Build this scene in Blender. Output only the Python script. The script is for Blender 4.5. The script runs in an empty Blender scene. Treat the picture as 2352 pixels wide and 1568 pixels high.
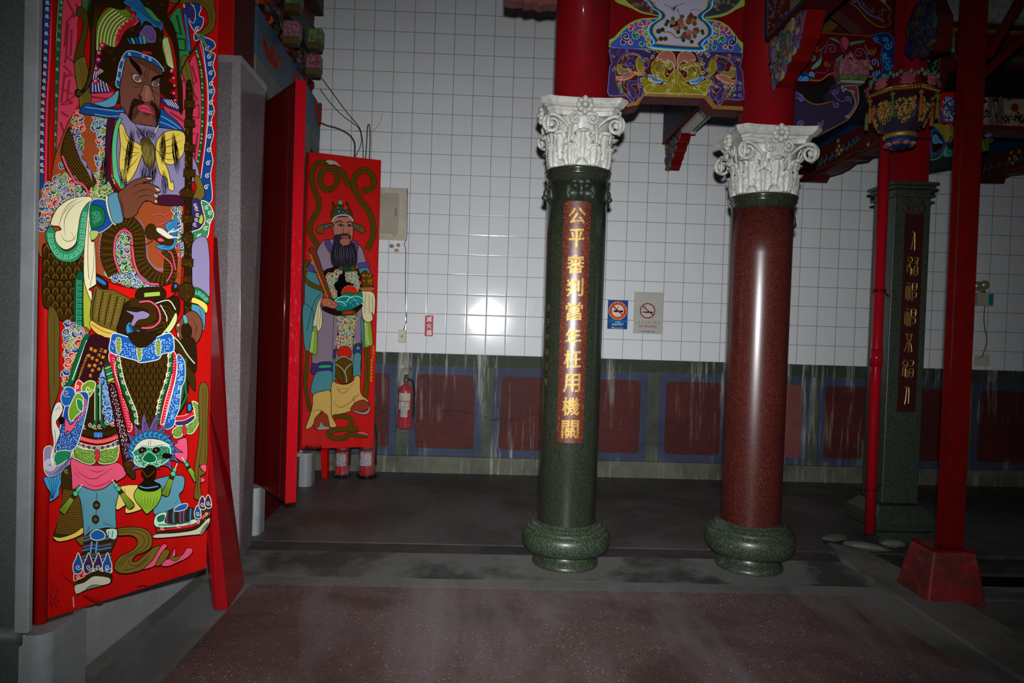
import bpy, bmesh, math, random
import numpy as np
from mathutils import Vector, Matrix
from mathutils.geometry import tessellate_polygon
SC = bpy.context.scene
C = SC.collection
PI = math.pi
# ---------------------------------------------------------------- camera
CP = np.array([1.027, 0.0, 1.491])
RT = np.array([0.9989090788, -0.0343103722, 0.0316772886])
UP = np.array([-0.0309304431, 0.0220837832, 0.9992775461])
FW = np.array([0.034985139, 0.9991672057, -0.0209984565])
cd = bpy.data.cameras.new('camera'); cam = bpy.data.objects.new('camera', cd); C.objects.link(cam)
cd.lens = 24; cd.sensor_width = 36; cd.clip_start = .05; cd.clip_end = 60
cam.matrix_world = Matrix(((RT[0], UP[0], -FW[0], CP[0]), (RT[1], UP[1], -FW[1], CP[1]), (RT[2], UP[2], -FW[2], CP[2]), (0, 0, 0, 1)))
SC.camera = cam
# ---------------------------------------------------------------- world: faint ambient light of a dim porch
w = bpy.data.worlds.new('world'); SC.world = w; w.use_nodes = True
w.node_tree.nodes['Background'].inputs[0].default_value = (.75, .9, 1, 1)
w.node_tree.nodes['Background'].inputs[1].default_value = .008
SC.view_settings.view_transform = 'Standard'; SC.view_settings.look = 'None'
SC.view_settings.gamma = 1; SC.view_settings.exposure = 0
SC.view_settings.use_curve_mapping = False
# ---------------------------------------------------------------- the photographer's flash, on the hot shoe above the lens
FLASH = 1380.0
ld = bpy.data.lights.new('flash', 'SPOT'); ld.energy = FLASH; ld.color = (.965, .985, 1)
ld.spot_size = math.radians(150); ld.spot_blend = .3; ld.shadow_soft_size = .028
fl = bpy.data.objects.new('flash', ld); C.objects.link(fl)
fp = CP + UP * .16 + RT * .012 + FW * -.02
fl.matrix_world = Matrix(((RT[0], UP[0], -FW[0], fp[0]), (RT[1], UP[1], -FW[1], fp[1]), (RT[2], UP[2], -FW[2], fp[2]), (0, 0, 0, 1)))
ld.use_nodes = True
nt = ld.node_tree; em = nt.nodes['Emission']
def lnode(t, **k):
    n = nt.nodes.new(t)
    for a, b in k.items(): setattr(n, a, b)
    return n
tc = lnode('ShaderNodeTexCoord'); sx = lnode('ShaderNodeSeparateXYZ'); nt.links.new(tc.outputs['Normal'], sx.inputs[0])
def lm(op, a, b=None):
    n = lnode('ShaderNodeMath', operation=op)
    for i, v in enumerate((a, b)):
        if v is None: continue
        if isinstance(v, (int, float)): n.inputs[i].default_value = v
        else: nt.links.new(v, n.inputs[i])
    return n.outputs[0]
SU, SV = .62, .465          # beam widths of the flash reflector (tangent units): wider than high
z_ = lm('ABSOLUTE', sx.outputs[2])
u_ = lm('POWER', lm('ABSOLUTE', lm('DIVIDE', lm('DIVIDE', sx.outputs[0], z_), SU)), 2)
v_ = lm('POWER', lm('ABSOLUTE', lm('DIVIDE', lm('ADD', lm('DIVIDE', sx.outputs[1], z_), .07), SV)), 2)
s_ = lm('EXPONENT', lm('MULTIPLY', lm('ADD', u_, v_), -1.0))
nt.links.new(s_, em.inputs['Strength'])
# ---------------------------------------------------------------- helpers
def lin(c):
    if isinstance(c, str): c = [int(c[i:i + 2], 16) / 255 for i in (0, 2, 4)]
    return tuple(((v + .055) / 1.055) ** 2.4 if v > .04045 else v / 12.92 for v in c[:3]) + (1.0,)
def ray(x, y): return RT * ((x - 1176) / 1568) - UP * ((y - 784) / 1568) + FW
def at_y(x, y, Y): d = ray(x, y); return CP + d * (Y / d[1])
def at_z(x, y, z): d = ray(x, y); return CP + d * ((z - CP[2]) / d[2])
def at_x(x, y, X): d = ray(x, y); return CP + d * ((X - CP[0]) / d[0])
def at_plane(x, y, n, q): d = ray(x, y); return CP + d * (((q - CP) @ n) / (d @ n))
class MB:
    def __init__(s): s.v = []; s.f = []; s.m = []; s.c = []; s.mi = 0; s.smooth = []; s.sm = False
    def add(s, vs, fs, col=None):
        o = len(s.v); s.v += [tuple(map(float, p)) for p in vs]
        for f in fs: s.f.append(tuple(i + o for i in f)); s.m.append(s.mi); s.smooth.append(s.sm); s.c.append(col)
        return s
    def box(s, x0, x1, y0, y1, z0, z1):
        return s.add([(x, y, z) for x in (x0, x1) for y in (y0, y1) for z in (z0, z1)],
                     [(0, 1, 3, 2), (4, 6, 7, 5), (0, 4, 5, 1), (2, 3, 7, 6), (0, 2, 6, 4), (1, 5, 7, 3)])
    def hexa(s, p): # 8 points: bottom 4 ccw, top 4 ccw
        return s.add(p, [(3, 2, 1, 0), (4, 5, 6, 7), (0, 1, 5, 4), (1, 2, 6, 5), (2, 3, 7, 6), (3, 0, 4, 7)])
    def prism(s, pts, to3, d0, d1): # outline pts (2D) extruded, to3(u,v,d)->xyz
        n = len(pts); a = [to3(u, v, d0) for u, v in pts]; b = [to3(u, v, d1) for u, v in pts]
        tr = tessellate_polygon([[Vector((u, v, 0)) for u, v in pts]])
        return s.add(a + b, [tuple(t) for t in tr] + [(t[0] + n, t[2] + n, t[1] + n) for t in tr] +
                     [(i, (i + 1) % n, (i + 1) % n + n, i + n) for i in range(n)])
    def lathe(s, prof, cx=0, cy=0, n=48, z0=0):
        vs = []; fs = []
        for r, z in prof:
            for k in range(n): a = 2 * PI * k / n; vs.append((cx + r * math.cos(a), cy + r * math.sin(a), z + z0))
        for i in range(len(prof) - 1):
            for k in range(n): k2 = (k + 1) % n; fs.append((i * n + k, i * n + k2, i * n + n + k2, i * n + n + k))
        fs.append(tuple(reversed(range(n)))); fs.append(tuple(range((len(prof) - 1) * n, len(prof) * n)))
        return s.add(vs, fs)
    def tube(s, path, r, n=8, closed=False, sy=1):
        P = [Vector(p) for p in path]; m = len(P); vs = []; fs = []
        up = Vector((0, 0, 1))
        prev = None
        for i, p in enumerate(P):
            t = (P[(i + 1) % m] - P[i - 1]) if closed else (P[min(i + 1, m - 1)] - P[max(i - 1, 0)])
            t.normalize()
            if prev is None:
                a = t.orthogonal().normalized() if abs(t.dot(up)) > .95 else t.cross(up).normalized()
            else:
                a = (prev - t * prev.dot(t)).normalized()
            prev = a; b = t.cross(a)
            rr = r[i] if isinstance(r, (list, tuple)) else r
            for k in range(n): an = 2 * PI * k / n; vs.append(p + a * (rr * math.cos(an)) + b * (rr * sy * math.sin(an)))
        for i in range(m if closed else m - 1):
            j = (i + 1) % m
            for k in range(n): k2 = (k + 1) % n; fs.append((i * n + k, i * n + k2, j * n + k2, j * n + k))
        if not closed: fs.append(tuple(reversed(range(n)))); fs.append(tuple(range((m - 1) * n, m * n)))
        return s.add(vs, fs)
    def ball(s, c, r, n=10, m=7):
        rx, ry, rz = (r, r, r) if isinstance(r, (int, float)) else r
        vs = [(c[0], c[1], c[2] - rz)]; fs = []
        for i in range(1, m):
            a = -PI / 2 + PI * i / m
            for k in range(n): b = 2 * PI * k / n; vs.append((c[0] + rx * math.cos(a) * math.cos(b), c[1] + ry * math.cos(a) * math.sin(b), c[2] + rz * math.sin(a)))
        vs.append((c[0], c[1], c[2] + rz)); L = len(vs) - 1
        for k in range(n):
            k2 = (k + 1) % n; fs.append((0, 1 + k2, 1 + k)); fs.append((L, L - n + k, L - n + k2))
            for i in range(m - 2): fs.append((1 + i * n + k, 1 + i * n + k2, 1 + (i + 1) * n + k2, 1 + (i + 1) * n + k))
        return s.add(vs, fs)
    def grid(s, P): # P rows x cols of points
        r, c = len(P), len(P[0])
        return s.add([p for row in P for p in row], [(i * c + j, i * c + j + 1, i * c + c + j + 1, i * c + c + j) for i in range(r - 1) for j in range(c - 1)])
    def build(s, name, mats, parent=None, bevel=0, seg=2, solid=0):
        me = bpy.data.meshes.new(name); me.from_pydata(s.v, [], s.f)
        if not isinstance(mats, (list, tuple)): mats = [mats]
        for m in mats: me.materials.append(m)
        me.polygons.foreach_set('material_index', s.m); me.polygons.foreach_set('use_smooth', s.smooth)
        if any(c is not None for c in s.c):
            ca = me.color_attributes.new('Col', 'FLOAT_COLOR', 'CORNER'); buf = []
            for f, c in zip(s.f, s.c): buf += list(c or (1, 1, 1, 1)) * len(f)
            ca.data.foreach_set('color', buf)
        me.update()
        o = bpy.data.objects.new(name, me); C.objects.link(o)
        if parent is not None:
            o.parent = parent; o.matrix_parent_inverse = parent.matrix_world.inverted() if parent.parent is None else Matrix()
        if solid: md = o.modifiers.new('solid', 'SOLIDIFY'); md.thickness = solid; md.offset = 0
        if bevel:
            md = o.modifiers.new('bevel', 'BEVEL'); md.width = bevel; md.segments = seg; md.limit_method = 'ANGLE'; md.angle_limit = math.radians(40)
        return o
def fixnormals(o):
    bm = bmesh.new(); bm.from_mesh(o.data); bmesh.ops.recalc_face_normals(bm, faces=bm.faces); bm.to_mesh(o.data); bm.free(); return o
def tag(o, label, cat, group=None):
    o['label'] = label; o['category'] = cat
    if group: o['group'] = group
    return o
def thing(name, label, cat, loc=(0, 0, 0), group=None):
    o = bpy.data.objects.new(name, None); C.objects.link(o); o.location = loc; o.empty_display_size = .1
    o.matrix_world = Matrix.Translation(loc)
    return tag(o, label, cat, group)
def struct(o): o['kind'] = 'structure'; return o
def dup(root, loc, label=None):
    r = root.copy(); C.objects.link(r); r.location = loc
    if label: r['label'] = label
    for ch in list(root.children):
        c = ch.copy(); C.objects.link(c); c.parent = r
        for g in ch.children: d = g.copy(); C.objects.link(d); d.parent = c
    return r
# ---------------------------------------------------------------- materials
class NM:
    def __init__(s, name, rough=.5, metal=0, spec=.5):
        s.m = bpy.data.materials.new(name); s.m.use_nodes = True; s.t = s.m.node_tree; s.b = s.t.nodes['Principled BSDF']
        s.b.inputs['Roughness'].default_value = rough; s.b.inputs['Metallic'].default_value = metal; s.b.inputs['Specular IOR Level'].default_value = spec
    def n(s, t, ins=None, **k):
        x = s.t.nodes.new(t)
        for a, b in k.items(): setattr(x, a, b)
        for a, b in (ins or {}).items(): s.put(x.inputs[a], b)
        return x
    def put(s, inp, v):
        if hasattr(v, 'links') or isinstance(v, bpy.types.NodeSocket): s.t.links.new(v, inp)
        else: inp.default_value = v
    def obj(s): return s.n('ShaderNodeTexCoord').outputs['Object']
    def pos(s): return s.n('ShaderNodeNewGeometry').outputs['Position']
    def noise(s, scale, detail=4, rough=.5, vec=None, dist=0):
        x = s.n('ShaderNodeTexNoise', {'Scale': scale, 'Detail': detail, 'Roughness': rough, 'Distortion': dist})
        if vec is not None: s.put(x.inputs['Vector'], vec)
        return x.outputs['Fac']
    def mapping(s, vec, scale=(1, 1, 1), loc=(0, 0, 0), rot=(0, 0, 0)):
        return s.n('ShaderNodeMapping', {'Vector': vec, 'Scale': scale, 'Location': loc, 'Rotation': rot}).outputs[0]
    def ramp(s, fac, stops, interp='LINEAR'):
        x = s.n('ShaderNodeValToRGB', {'Fac': fac}); e = x.color_ramp.elements; x.color_ramp.interpolation = interp
        while len(e) < len(stops): e.new(.5)
        for i, (p, c) in enumerate(stops):
            e[i].position = p; e[i].color = lin(c) if not isinstance(c, (int, float)) else (c, c, c, 1)
        return x.outputs[0]
    def mix(s, f, a, b, mode='MIX'):
        x = s.n('ShaderNodeMix', data_type='RGBA', blend_type=mode)
        s.put(x.inputs[0], f); s.put(x.inputs[6], a); s.put(x.inputs[7], b); return x.outputs[2]
    def math(s, op, a, b=0.0):
        x = s.n('ShaderNodeMath', operation=op); s.put(x.inputs[0], a); s.put(x.inputs[1], b); return x.outputs[0]
    def color(s, v): s.put(s.b.inputs['Base Color'], v); return s
    def rough(s, v): s.put(s.b.inputs['Roughness'], v); return s
    def bump(s, h, dist=.01, strength=1):
        x = s.n('ShaderNodeBump', {'Height': h, 'Distance': dist, 'Strength': strength}); s.t.links.new(x.outputs[0], s.b.inputs['Normal']); return s
    def coat(s, w=.5, r=.1): s.b.inputs['Coat Weight'].default_value = w; s.b.inputs['Coat Roughness'].default_value = r; return s
def plain(name, c, rough=.5, metal=0, var=.12, scale=6, coat=0):
    n = NM(name, rough, metal, .15); c = lin(c)
    f = n.noise(scale, 5, .6, n.pos()); d = tuple(v * (1 - var * 2) for v in c[:3]) + (1,); l = tuple(min(1, v * (1 + var)) for v in c[:3]) + (1,)
    n.color(n.mix(n.math('MULTIPLY', n.math('SUBTRACT', f, .3), 2.4), d, l))
    if coat: n.coat(coat)
    return n.m
def speckle(name, base, dots, rough=.3, scale=180, thr=(.55, .7), dirt=None, coat=0):
    n = NM(name, rough); p = n.pos()
    v = n.n('ShaderNodeTexVoronoi', {'Vector': p, 'Scale': scale}, feature='F1')
    cr = n.n('ShaderNodeSeparateColor', {0: v.outputs['Color']})
    m = n.ramp(cr.outputs[0], [(thr[0], 0), (thr[1], 1)])
    c = n.mix(m, lin(base), lin(dots[0])); m2 = n.ramp(cr.outputs[1], [(.72, 0), (.8, 1)])
    c = n.mix(m2, c, lin(dots[1] if len(dots) > 1 else dots[0]))
    f = n.noise(2.2, 5, .6, p); c = n.mix(n.ramp(f, [(.35, 0), (.7, .55)]), c, lin(dirt or base))
    n.color(c)
    if coat: n.coat(coat, .12)
    return n.m
# ---------------------------------------------------------------- surface materials
def tile_mat():
    n = NM('white glazed wall tile', .16, 0, .3); p = n.pos(); s = n.n('ShaderNodeSeparateXYZ', {0: p})
    def edge(v, off):
        f = n.math('FRACT', n.math('DIVIDE', n.math('SUBTRACT', v, off), .2))
        return n.math('MULTIPLY', n.math('MINIMUM', f, n.math('SUBTRACT', 1.0, f)), .2)
    e = n.math('MINIMUM', edge(s.outputs[0], -20.0), edge(s.outputs[2], -18.8))
    g = n.ramp(e, [(.0024, 0), (.0038, 1)])
    dirt = n.noise(1.6, 6, .65, p); sp = n.noise(9, 5, .6, n.mapping(p, (1, 1, .35)))
    c = n.mix(n.math('MULTIPLY', n.ramp(dirt, [(.35, 0), (.75, 1)]), .12), lin('d9dbdd'), lin('a39c94'))
    c = n.mix(n.math('MULTIPLY', n.ramp(sp, [(.6, 0), (.8, 1)]), .12), c, lin('8d8478'))
    n.color(n.mix(g, lin('2c2924'), c)).rough(n.ramp(g, [(0, .8), (1, .10)]))
    h = n.ramp(e, [(.0025, 0), (.005, .8), (.010, 1)], 'EASE')
    wob = n.noise(3.2, 1, .4, p)
    n.bump(n.math('ADD', n.math('MULTIPLY', h, .0010), n.math('MULTIPLY', wob, .0016)), 1.0)
    return n.m
def streak(n, p, c, col='8f8f84', amt=.6, sc=14):
    """pale mineral runs down the stone"""
    f = n.noise(sc, 4, .7, n.mapping(p, (1, 1, .06))); g = n.noise(1.3, 3, .5, p)
    k = n.math('MULTIPLY', n.ramp(f, [(.53, 0), (.66, 1)]), n.ramp(g, [(.42, 0), (.56, 1)]))
    return n.mix(n.math('MULTIPLY', k, amt), c, lin(col))
def stone_mat(name, base, alt, dark, sc=160, rough=.55, runs=.6, amt=.5):
    n = NM(name, rough, 0, .12); p = n.pos()
    f = n.noise(sc, 3, .8, p); c = n.mix(n.ramp(f, [(.4, 0), (.62, 1)]), lin(base), lin(alt))
    d = n.noise(1.9, 7, .65, p, .4); c = n.mix(n.math('MULTIPLY', n.ramp(d, [(.42, 0), (.68, 1)]), amt), c, lin(dark))
    if runs: c = streak(n, p, c, 'a3a295', runs)
    n.color(c); n.bump(f, .002, .4); return n.m
def terrazzo(name, base, chips, dark, pale, rough=.55):
    n = NM(name, rough); p = n.pos()
    v = n.n('ShaderNodeTexVoronoi', {'Vector': p, 'Scale': 95.0, 'Randomness': 1.0}, feature='F1')
    cr = n.n('ShaderNodeSeparateColor', {0: v.outputs['Color']})
    inside = n.ramp(v.outputs['Distance'], [(.30, 1), (.42, 0)])
    c = n.mix(n.math('MULTIPLY', inside, n.ramp(cr.outputs[0], [(.45, 0), (.5, .75)])), lin(base), lin(chips[0]))
    c = n.mix(n.math('MULTIPLY', inside, n.ramp(cr.outputs[1], [(.86, 0), (.9, .8)])), c, lin(chips[1]))
    c = n.mix(n.math('MULTIPLY', inside, n.ramp(cr.outputs[2], [(.8, 0), (.85, .8)])), c, lin(chips[2]))
    f = n.noise(.9, 8, .62, n.mapping(p, (1, 1, 1), rot=(0, 0, .7)), .6)
    c = n.mix(n.math('MULTIPLY', n.ramp(f, [(.42, 1), (.54, 0)]), .65), c, lin(dark))
    g = n.noise(1.1, 7, .6, n.mapping(p, (1.6, .45, 1), loc=(3, 1, 0), rot=(0, 0, -.75)), .5)
    c = n.mix(n.math('MULTIPLY', n.ramp(g, [(.46, 0), (.64, 1)]), .5), c, lin(pale))
    n.color(c); n.bump(v.outputs['Distance'], .0015, .25); return n.m
def concrete(name, base, dark, pale, sc=1.2, rough=.6, amt=.8, seed=0, dust=False):
    n = NM(name, rough); p = n.mapping(n.pos(), loc=(seed, seed * 2, 0))
    f = n.noise(sc, 8, .65, p, .3); g = n.noise(90, 3, .7, p)
    c = n.mix(n.math('MULTIPLY', n.ramp(f, [(.45, 0), (.56, 1)]), amt), lin(base), lin(dark))
    if dust:
        sp_ = n.n('ShaderNodeSeparateXYZ', {0: n.pos()}); wob = n.math('MULTIPLY', n.math('SUBTRACT', n.noise(5, 5, .6, p), .5), .5); m_ = None
        for cx, cy in ((1.562, 4.33), (2.755, 4.33)):
            d = n.math('ADD', n.math('SQRT', n.math('ADD', n.math('POWER', n.math('SUBTRACT', sp_.outputs[0], cx), 2.0), n.math('POWER', n.math('SUBTRACT', sp_.outputs[1], cy), 2.0))), wob)
            k_ = n.ramp(d, [(.34, 1), (.46, 0)]); m_ = k_ if m_ is None else n.math('MAXIMUM', m_, k_)
        c = n.mix(n.math('MULTIPLY', m_, .85), c, lin(pale))
    h = n.noise(sc * 2.7, 8, .7, n.mapping(p, (1, .5, 1)), .8); c = n.mix(n.math('MULTIPLY', n.ramp(h, [(.55, 0), (.75, 1)]), .4), c, lin(pale))
    c = n.mix(n.math('MULTIPLY', n.ramp(g, [(.45, 0), (.6, 1)]), .25), c, lin(dark))
    n.color(c); n.bump(g, .002, .3); return n.m
def paint_mat(name, rough=.5, coat=.22):
    n = NM(name, rough, 0, 0); a = n.n('ShaderNodeVertexColor', layer_name='Col'); n.color(a.outputs[0]); n.coat(coat, .05); return n.m
def lacquer(name, base, dark, rough=.3, coat=.6, sc=3, stretch=.15, amt=.6, bumps=0):
    n = NM(name, rough, 0, .05); p = n.pos(); f = n.noise(sc, 6, .65, n.mapping(p, (3, 3, stretch * 3)))
    n.color(n.mix(n.math('MULTIPLY', n.ramp(f, [(.45, 0), (.75, 1)]), amt), lin(base), lin(dark))); n.coat(coat * .6, .08)
    if bumps: n.bump(n.noise(bumps, 4, .6, n.mapping(p, (1, 1, .3)), 1.0), .01, .5)
    return n.m
def gold_mat():
    n = NM('old gilding', .4, .5); p = n.pos(); f = n.noise(120, 3, .6, p)
    n.color(n.mix(f, lin('5c4114'), lin('c4964a'))); n.rough(n.ramp(n.noise(40, 3, .6, p), [(.3, .3), (.7, .5)])); n.bump(f, .003, .5); return n.m
M_TILE = tile_mat()
M_DADO = stone_mat('green grey dado stone', '555b4e', '40463b', '22241d', runs=1, amt=.6)
M_DADOT = stone_mat('dark green dado cap', '3f463b', '2c332a', '1a1e18', runs=.9)
M_BLUE = stone_mat('blue grey stone frame', '424a62', '343a50', '22242e', runs=.8)
M_REDP = stone_mat('dull red stone panel', '592624', '43201e', '261715', sc=60, runs=.5)
M_PINKP = stone_mat('pinkish red stone panel', '7c4743', '6d3e3b', '5f3a38', sc=60, runs=.1, amt=.2)
M_BASE = stone_mat('pale stained base stone', '6c6d5e', '50534a', '2e2f28', runs=.8, amt=.7)
M_TERR = terrazzo('red washed terrazzo', '5e4b48', ('764740', 'b8a898', '2a2322'), '3c2523', '82787a')
M_GREYS = terrazzo('grey washed terrazzo border', '60625f', ('6c6b67', '77766f', '34332f'), '3b3a36', '7c7c78')
M_STRIP = concrete('damp grey stone strip', '666764', '33302b', '74736f', 1.1, amt=.95, dust=True)
M_STRIPL = concrete('worn grey threshold strip', '6e6f6d', '4a4a47', '83827e', 1.4, amt=.6, seed=7)
M_INNER = concrete('dark worn aisle floor', '4d4846', '2f2725', '5c5957', .9, rough=.5)
M_GUT = concrete('blackened groove stone', '3a332f', '1c1715', '4d443e', 2.2)
M_KERB = concrete('grey kerb stone', '6a6863', '4a4843', '827d75', 1.6, seed=4)
M_YARD = concrete('grey green yard paving', '5a5b54', '3b3d37', '6c6b64', 1.0, seed=8)
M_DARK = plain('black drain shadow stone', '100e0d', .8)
M_GRAN = speckle('dark grey granite', '4c5150', ('3c4140', '5b605e'), .45, 420, dirt='434746')
M_SMOOTH = concrete('smooth grey stone', '8b8f90', '76797a', 'a2a5a5', 2.0, rough=.4, amt=.6, seed=2)
M_SMOOTH2 = concrete('grey threshold stone', '9c9e9f', '868888', 'b0b0ac', 2.4, rough=.4, amt=.6, seed=5)
M_PIL = speckle('pinkish grey granite', '655a5c', ('74696b', '92888a'), .3, 330, thr=(.6, .75), dirt='564b4d', coat=.3)
M_PILS = speckle('pale polished granite edge', '777072', ('8d8688', 'a09a9c'), .3, 330, thr=(.6, .75), dirt='80777a', coat=.3)
M_GREEN = speckle('polished green granite', '181b15', ('23291e', '3b4032'), .22, 380, thr=(.45, .6), dirt='1d231d', coat=.5)
M_GREEND = speckle('dusty dark green granite', '20281f', ('2c352b', '3a4338'), .5, 260, dirt='262b26')
M_GREENB = speckle('worn green granite', '1f271d', ('2c3a28', '55614c'), .38, 260, thr=(.45, .6), dirt='2b2f2a', coat=.12)
M_RCOL = speckle('polished red granite', '421813', ('5c2822', '290d0b'), .3, 240, thr=(.5, .65), dirt='35130f', coat=.07)
M_PLAQ = speckle('red stone inscription ground', '49110d', ('571a14', '6b3f1a'), .35, 200, thr=(.6, .8), dirt='44120f', coat=.1)
M_GOLD = gold_mat()
M_MARB = NM('grey veined white marble', .42); _p = M_MARB.pos()

_c = M_MARB.mix(M_MARB.math('MULTIPLY', M_MARB.ramp(M_MARB.noise(16, 7, .7, _p, 1.5), [(.47, 0), (.62, 1)]), .5), lin('b9b7b0'), lin('86847e'))
M_MARB.color(_c); M_MARB = M_MARB.m
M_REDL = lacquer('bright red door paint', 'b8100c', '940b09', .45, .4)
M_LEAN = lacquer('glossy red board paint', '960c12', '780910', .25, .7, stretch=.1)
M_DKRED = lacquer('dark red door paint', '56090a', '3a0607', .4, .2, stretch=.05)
M_WRAP = lacquer('red paint under crinkled plastic film', 'a80e1a', '8c0b15', .12, 1, bumps=45)
M_REDM = lacquer('mid red bracket paint', '6e0a0b', '4a0808', .4, .2)
M_POST = lacquer('worn red steel paint', '5a0807', '2a0f0d', .35, .3, sc=5, stretch=.5, amt=.7)
M_SHAFT = lacquer('dusty red column paint', '780912', '42161a', .5, .06, sc=2, stretch=.6)
M_PIPE = lacquer('glossy red pipe paint', '8e0a18', '6a0812', .18, .8)
M_BEAMR = lacquer('dull dark red beam paint', '4e1516', '37100f', .5, .1)
M_PAINT = paint_mat('hand painted lacquer colours')
M_MATTE = paint_mat('dusty painted carving', .5, .1)
M_BLACK = plain('black plastic', '101010', .4)
M_CREAM = plain('cream painted metal', 'b5ab9b', .45, var=.08)
M_IVORY = plain('ivory plastic', 'bdb8a4', .35, var=.05)
M_WHITE = plain('white plastic', 'b7b6b0', .4, var=.05)
# ---------------------------------------------------------------- floor
def slab(name, mat, x0, x1, y0, y1, z1=0, th=.1, lab=None):
    return struct(MB().box(x0, x1, y0, y1, z1 - th, z1).build(name, mat))
def poly_floor(name, mat, pts, z1=0, th=.1):
    return struct(MB().prism(pts, lambda u, v, d: (u, v, d), z1 - th, z1).build(name, mat))
slab('floor', M_INNER, -1.3, 6.2, 4.64, 7.3, -.002)
slab('trim_1', M_TERR, -.262, 3.235, -1.5, 3.86)                                       # red terrazzo field
slab('trim_2', M_GREYS, -.62, 3.42, 3.862, 3.99)                                       # grey border strip
slab('trim_3', M_STRIP, -.62, 3.42, 3.992, 4.44)                                       # stone under the columns
slab('trim_4', M_GUT, -.62, 3.44, 4.441, 4.638, -.006)                                 # dark groove
slab('trim_5', M_STRIPL, -.75, -.264, -1.5, 3.861)                                      # strip along the thresholds
slab('trim_6', M_GREYS, 3.237, 3.425, -1.5, 3.861)
poly_floor('trim_7', M_KERB, [(3.428, -1.5), (3.78, -1.5), (3.76, 4.0), (3.70, 4.60), (3.52, 4.80), (3.428, 4.45)], .018)
slab('trim_8', M_YARD, 3.782, 9.5, -1.5, 3.82, -.004)
slab('trim_9', M_STRIP, 3.765, 9.5, 3.822, 4.04, -.002)
slab('trim_10', M_DARK, 3.5, 9.5, 4.02, 4.66, -.16)
slab('trim_11', M_GUT, 3.6, 9.5, 4.50, 4.66, -.03, .05)
slab('trim_12', M_INNER, 6.2, 9.5, 4.64, 7.3, -.002)
slab('trim_13', M_GUT, 3.72, 3.95, 4.3, 4.64, -.012)
# ---------------------------------------------------------------- back wall: tiles above a stone dado
WY = 6.912
struct(MB().box(-1.3, 9.5, WY, WY + .2, 1.2, 6.5).build('wall_back', M_TILE))
dado = struct(MB().box(-1.3, 9.5, WY - .012, WY + .2, -.1, 1.2).build('wall_back_dado', M_DADO))
MB().box(-1.3, 9.5, WY - .022, WY - .012, 1.075, 1.196).build('dado_cap', M_DADOT, dado)
MB().box(-1.3, 9.5, WY - .045, WY - .012, -.05, .165).build('base_course', M_BASE, dado)
def rrect(x0, x1, z0, z1, c, k=3):
    pts = []
    for cx, cz, a0 in ((x1 - c, z1 - c, 0), (x0 + c, z1 - c, 90), (x0 + c, z0 + c, 180), (x1 - c, z0 + c, 270)):
        for i in range(k + 1): a = math.radians(a0 + 90 * i / k); pts.append((cx + c * math.cos(a), cz + c * math.sin(a)))
    return pts
frames = [(-.59, .13), (.254, .985), (1.10, 1.83), (1.95, 2.67), (2.79, 3.50), (3.63, 4.345), (4.446, 5.17), (5.30, 5.98), (6.07, 6.8), (6.9, 7.6)]
for i, (x0, x1) in enumerate(frames):
    y = WY - .012
    MB().box(x0, x1, y - .006, y, .168, 1.07).build('blue_border', M_BLUE, dado)
    MB().prism(rrect(x0 + .068, x1 - .075, .245, .99, .045), lambda u, v, d: (u, d, v), y - .011, y - .006).build('red_panel', M_PINKP if i == 5 else M_REDP, dado)
def crack(pts, wdt=.006, seed=1):
    R = random.Random(seed); mb = MB(); P = []
    for (a, b), (c, d) in zip(pts, pts[1:]):
        for k in range(6): t = k / 6; P.append((a + (c - a) * t + R.uniform(-.012, .012), b + (d - b) * t + R.uniform(-.012, .012)))
    for (a, b), (c, d) in zip(P, P[1:]):
        h = wdt * R.uniform(.3, 1) / 2; mb.add([(a, WY - .0245, b - h), (c, WY - .0245, d - h), (c, WY - .0245, d + h), (a, WY - .0245, b + h)], [(0, 1, 2, 3)])
    mb.build('crack', M_DARK, dado)
for k, c in enumerate([[(.31, .52), (.48, .52), (.58, .62), (.74, .63), (.90, .60)], [(1.0, .58), (1.13, .55), (1.35, .56), (1.5, .62), (1.7, .62)], [(-.1, .65), (0, .6), (.09, .56)]]): crack(c, seed=k)
# ---------------------------------------------------------------- left facade
fac = struct(MB().box(-1.25, -1.05, 2.6, 6.9, -.1, 6).build('wall_left', M_DKRED))
MB().box(-3.2, -.645, 2.5, 2.58, -.1, .28).build('granite_plinth', M_GRAN, fac)
MB().box(-3.2, -.645, 2.5, 2.58, .352, 3.6).build('granite_slab', M_GRAN, fac)
mb = MB(); mb.sm = True
prof = [(2.5, .28)] + [(2.5 - .022 * math.sin(PI * k / 8), .28 + .072 * k / 8) for k in range(9)] + [(2.56, .352), (2.56, .28)]
mb.prism(prof, lambda u, v, d: (d, u, v), -3.2, -.632); fixnormals(mb.build('cushion_moulding', M_GRAN, fac))
st = tag(MB().box(-.643, -.592, 2.488, 2.512, .335, 3.6).build('stone_jamb', M_SMOOTH, bevel=.004), 'smooth grey stone jamb strip beside dark granite wall at far left', 'jamb')
def pivot(x0, x1, y0, y1, top, label, name='pivot_stone'):
    r = (y1 - y0) / 2; r = min(r, (x1 - x0) * .45); out = [(x0, y0), (x0 + (x1 - x0) * .38, y0), (x0 + (x1 - x0) * .38, y0 - .008)]
    cx = x1 - r
    out += [(cx + r * math.sin(a), y0 - .008 + r - r * math.cos(a)) for a in [PI / 2 * k / 8 for k in range(9)]] + [(x1, y1), (x0, y1)]
    mb = MB(); mb.prism(out, lambda u, v, d: (u, v, d), -.02, top); return tag(fixnormals(mb.build(name, M_SMOOTH, bevel=.004)), label, 'stone block')
pivot(-.665, -.545, 2.52, 2.765, .316, 'grey stone door pivot block under the large painted door leaf')
pivot(-.60, -.515, 4.74, 4.86, .325, 'short grey stone block under the dark red edge-on door leaf')
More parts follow.
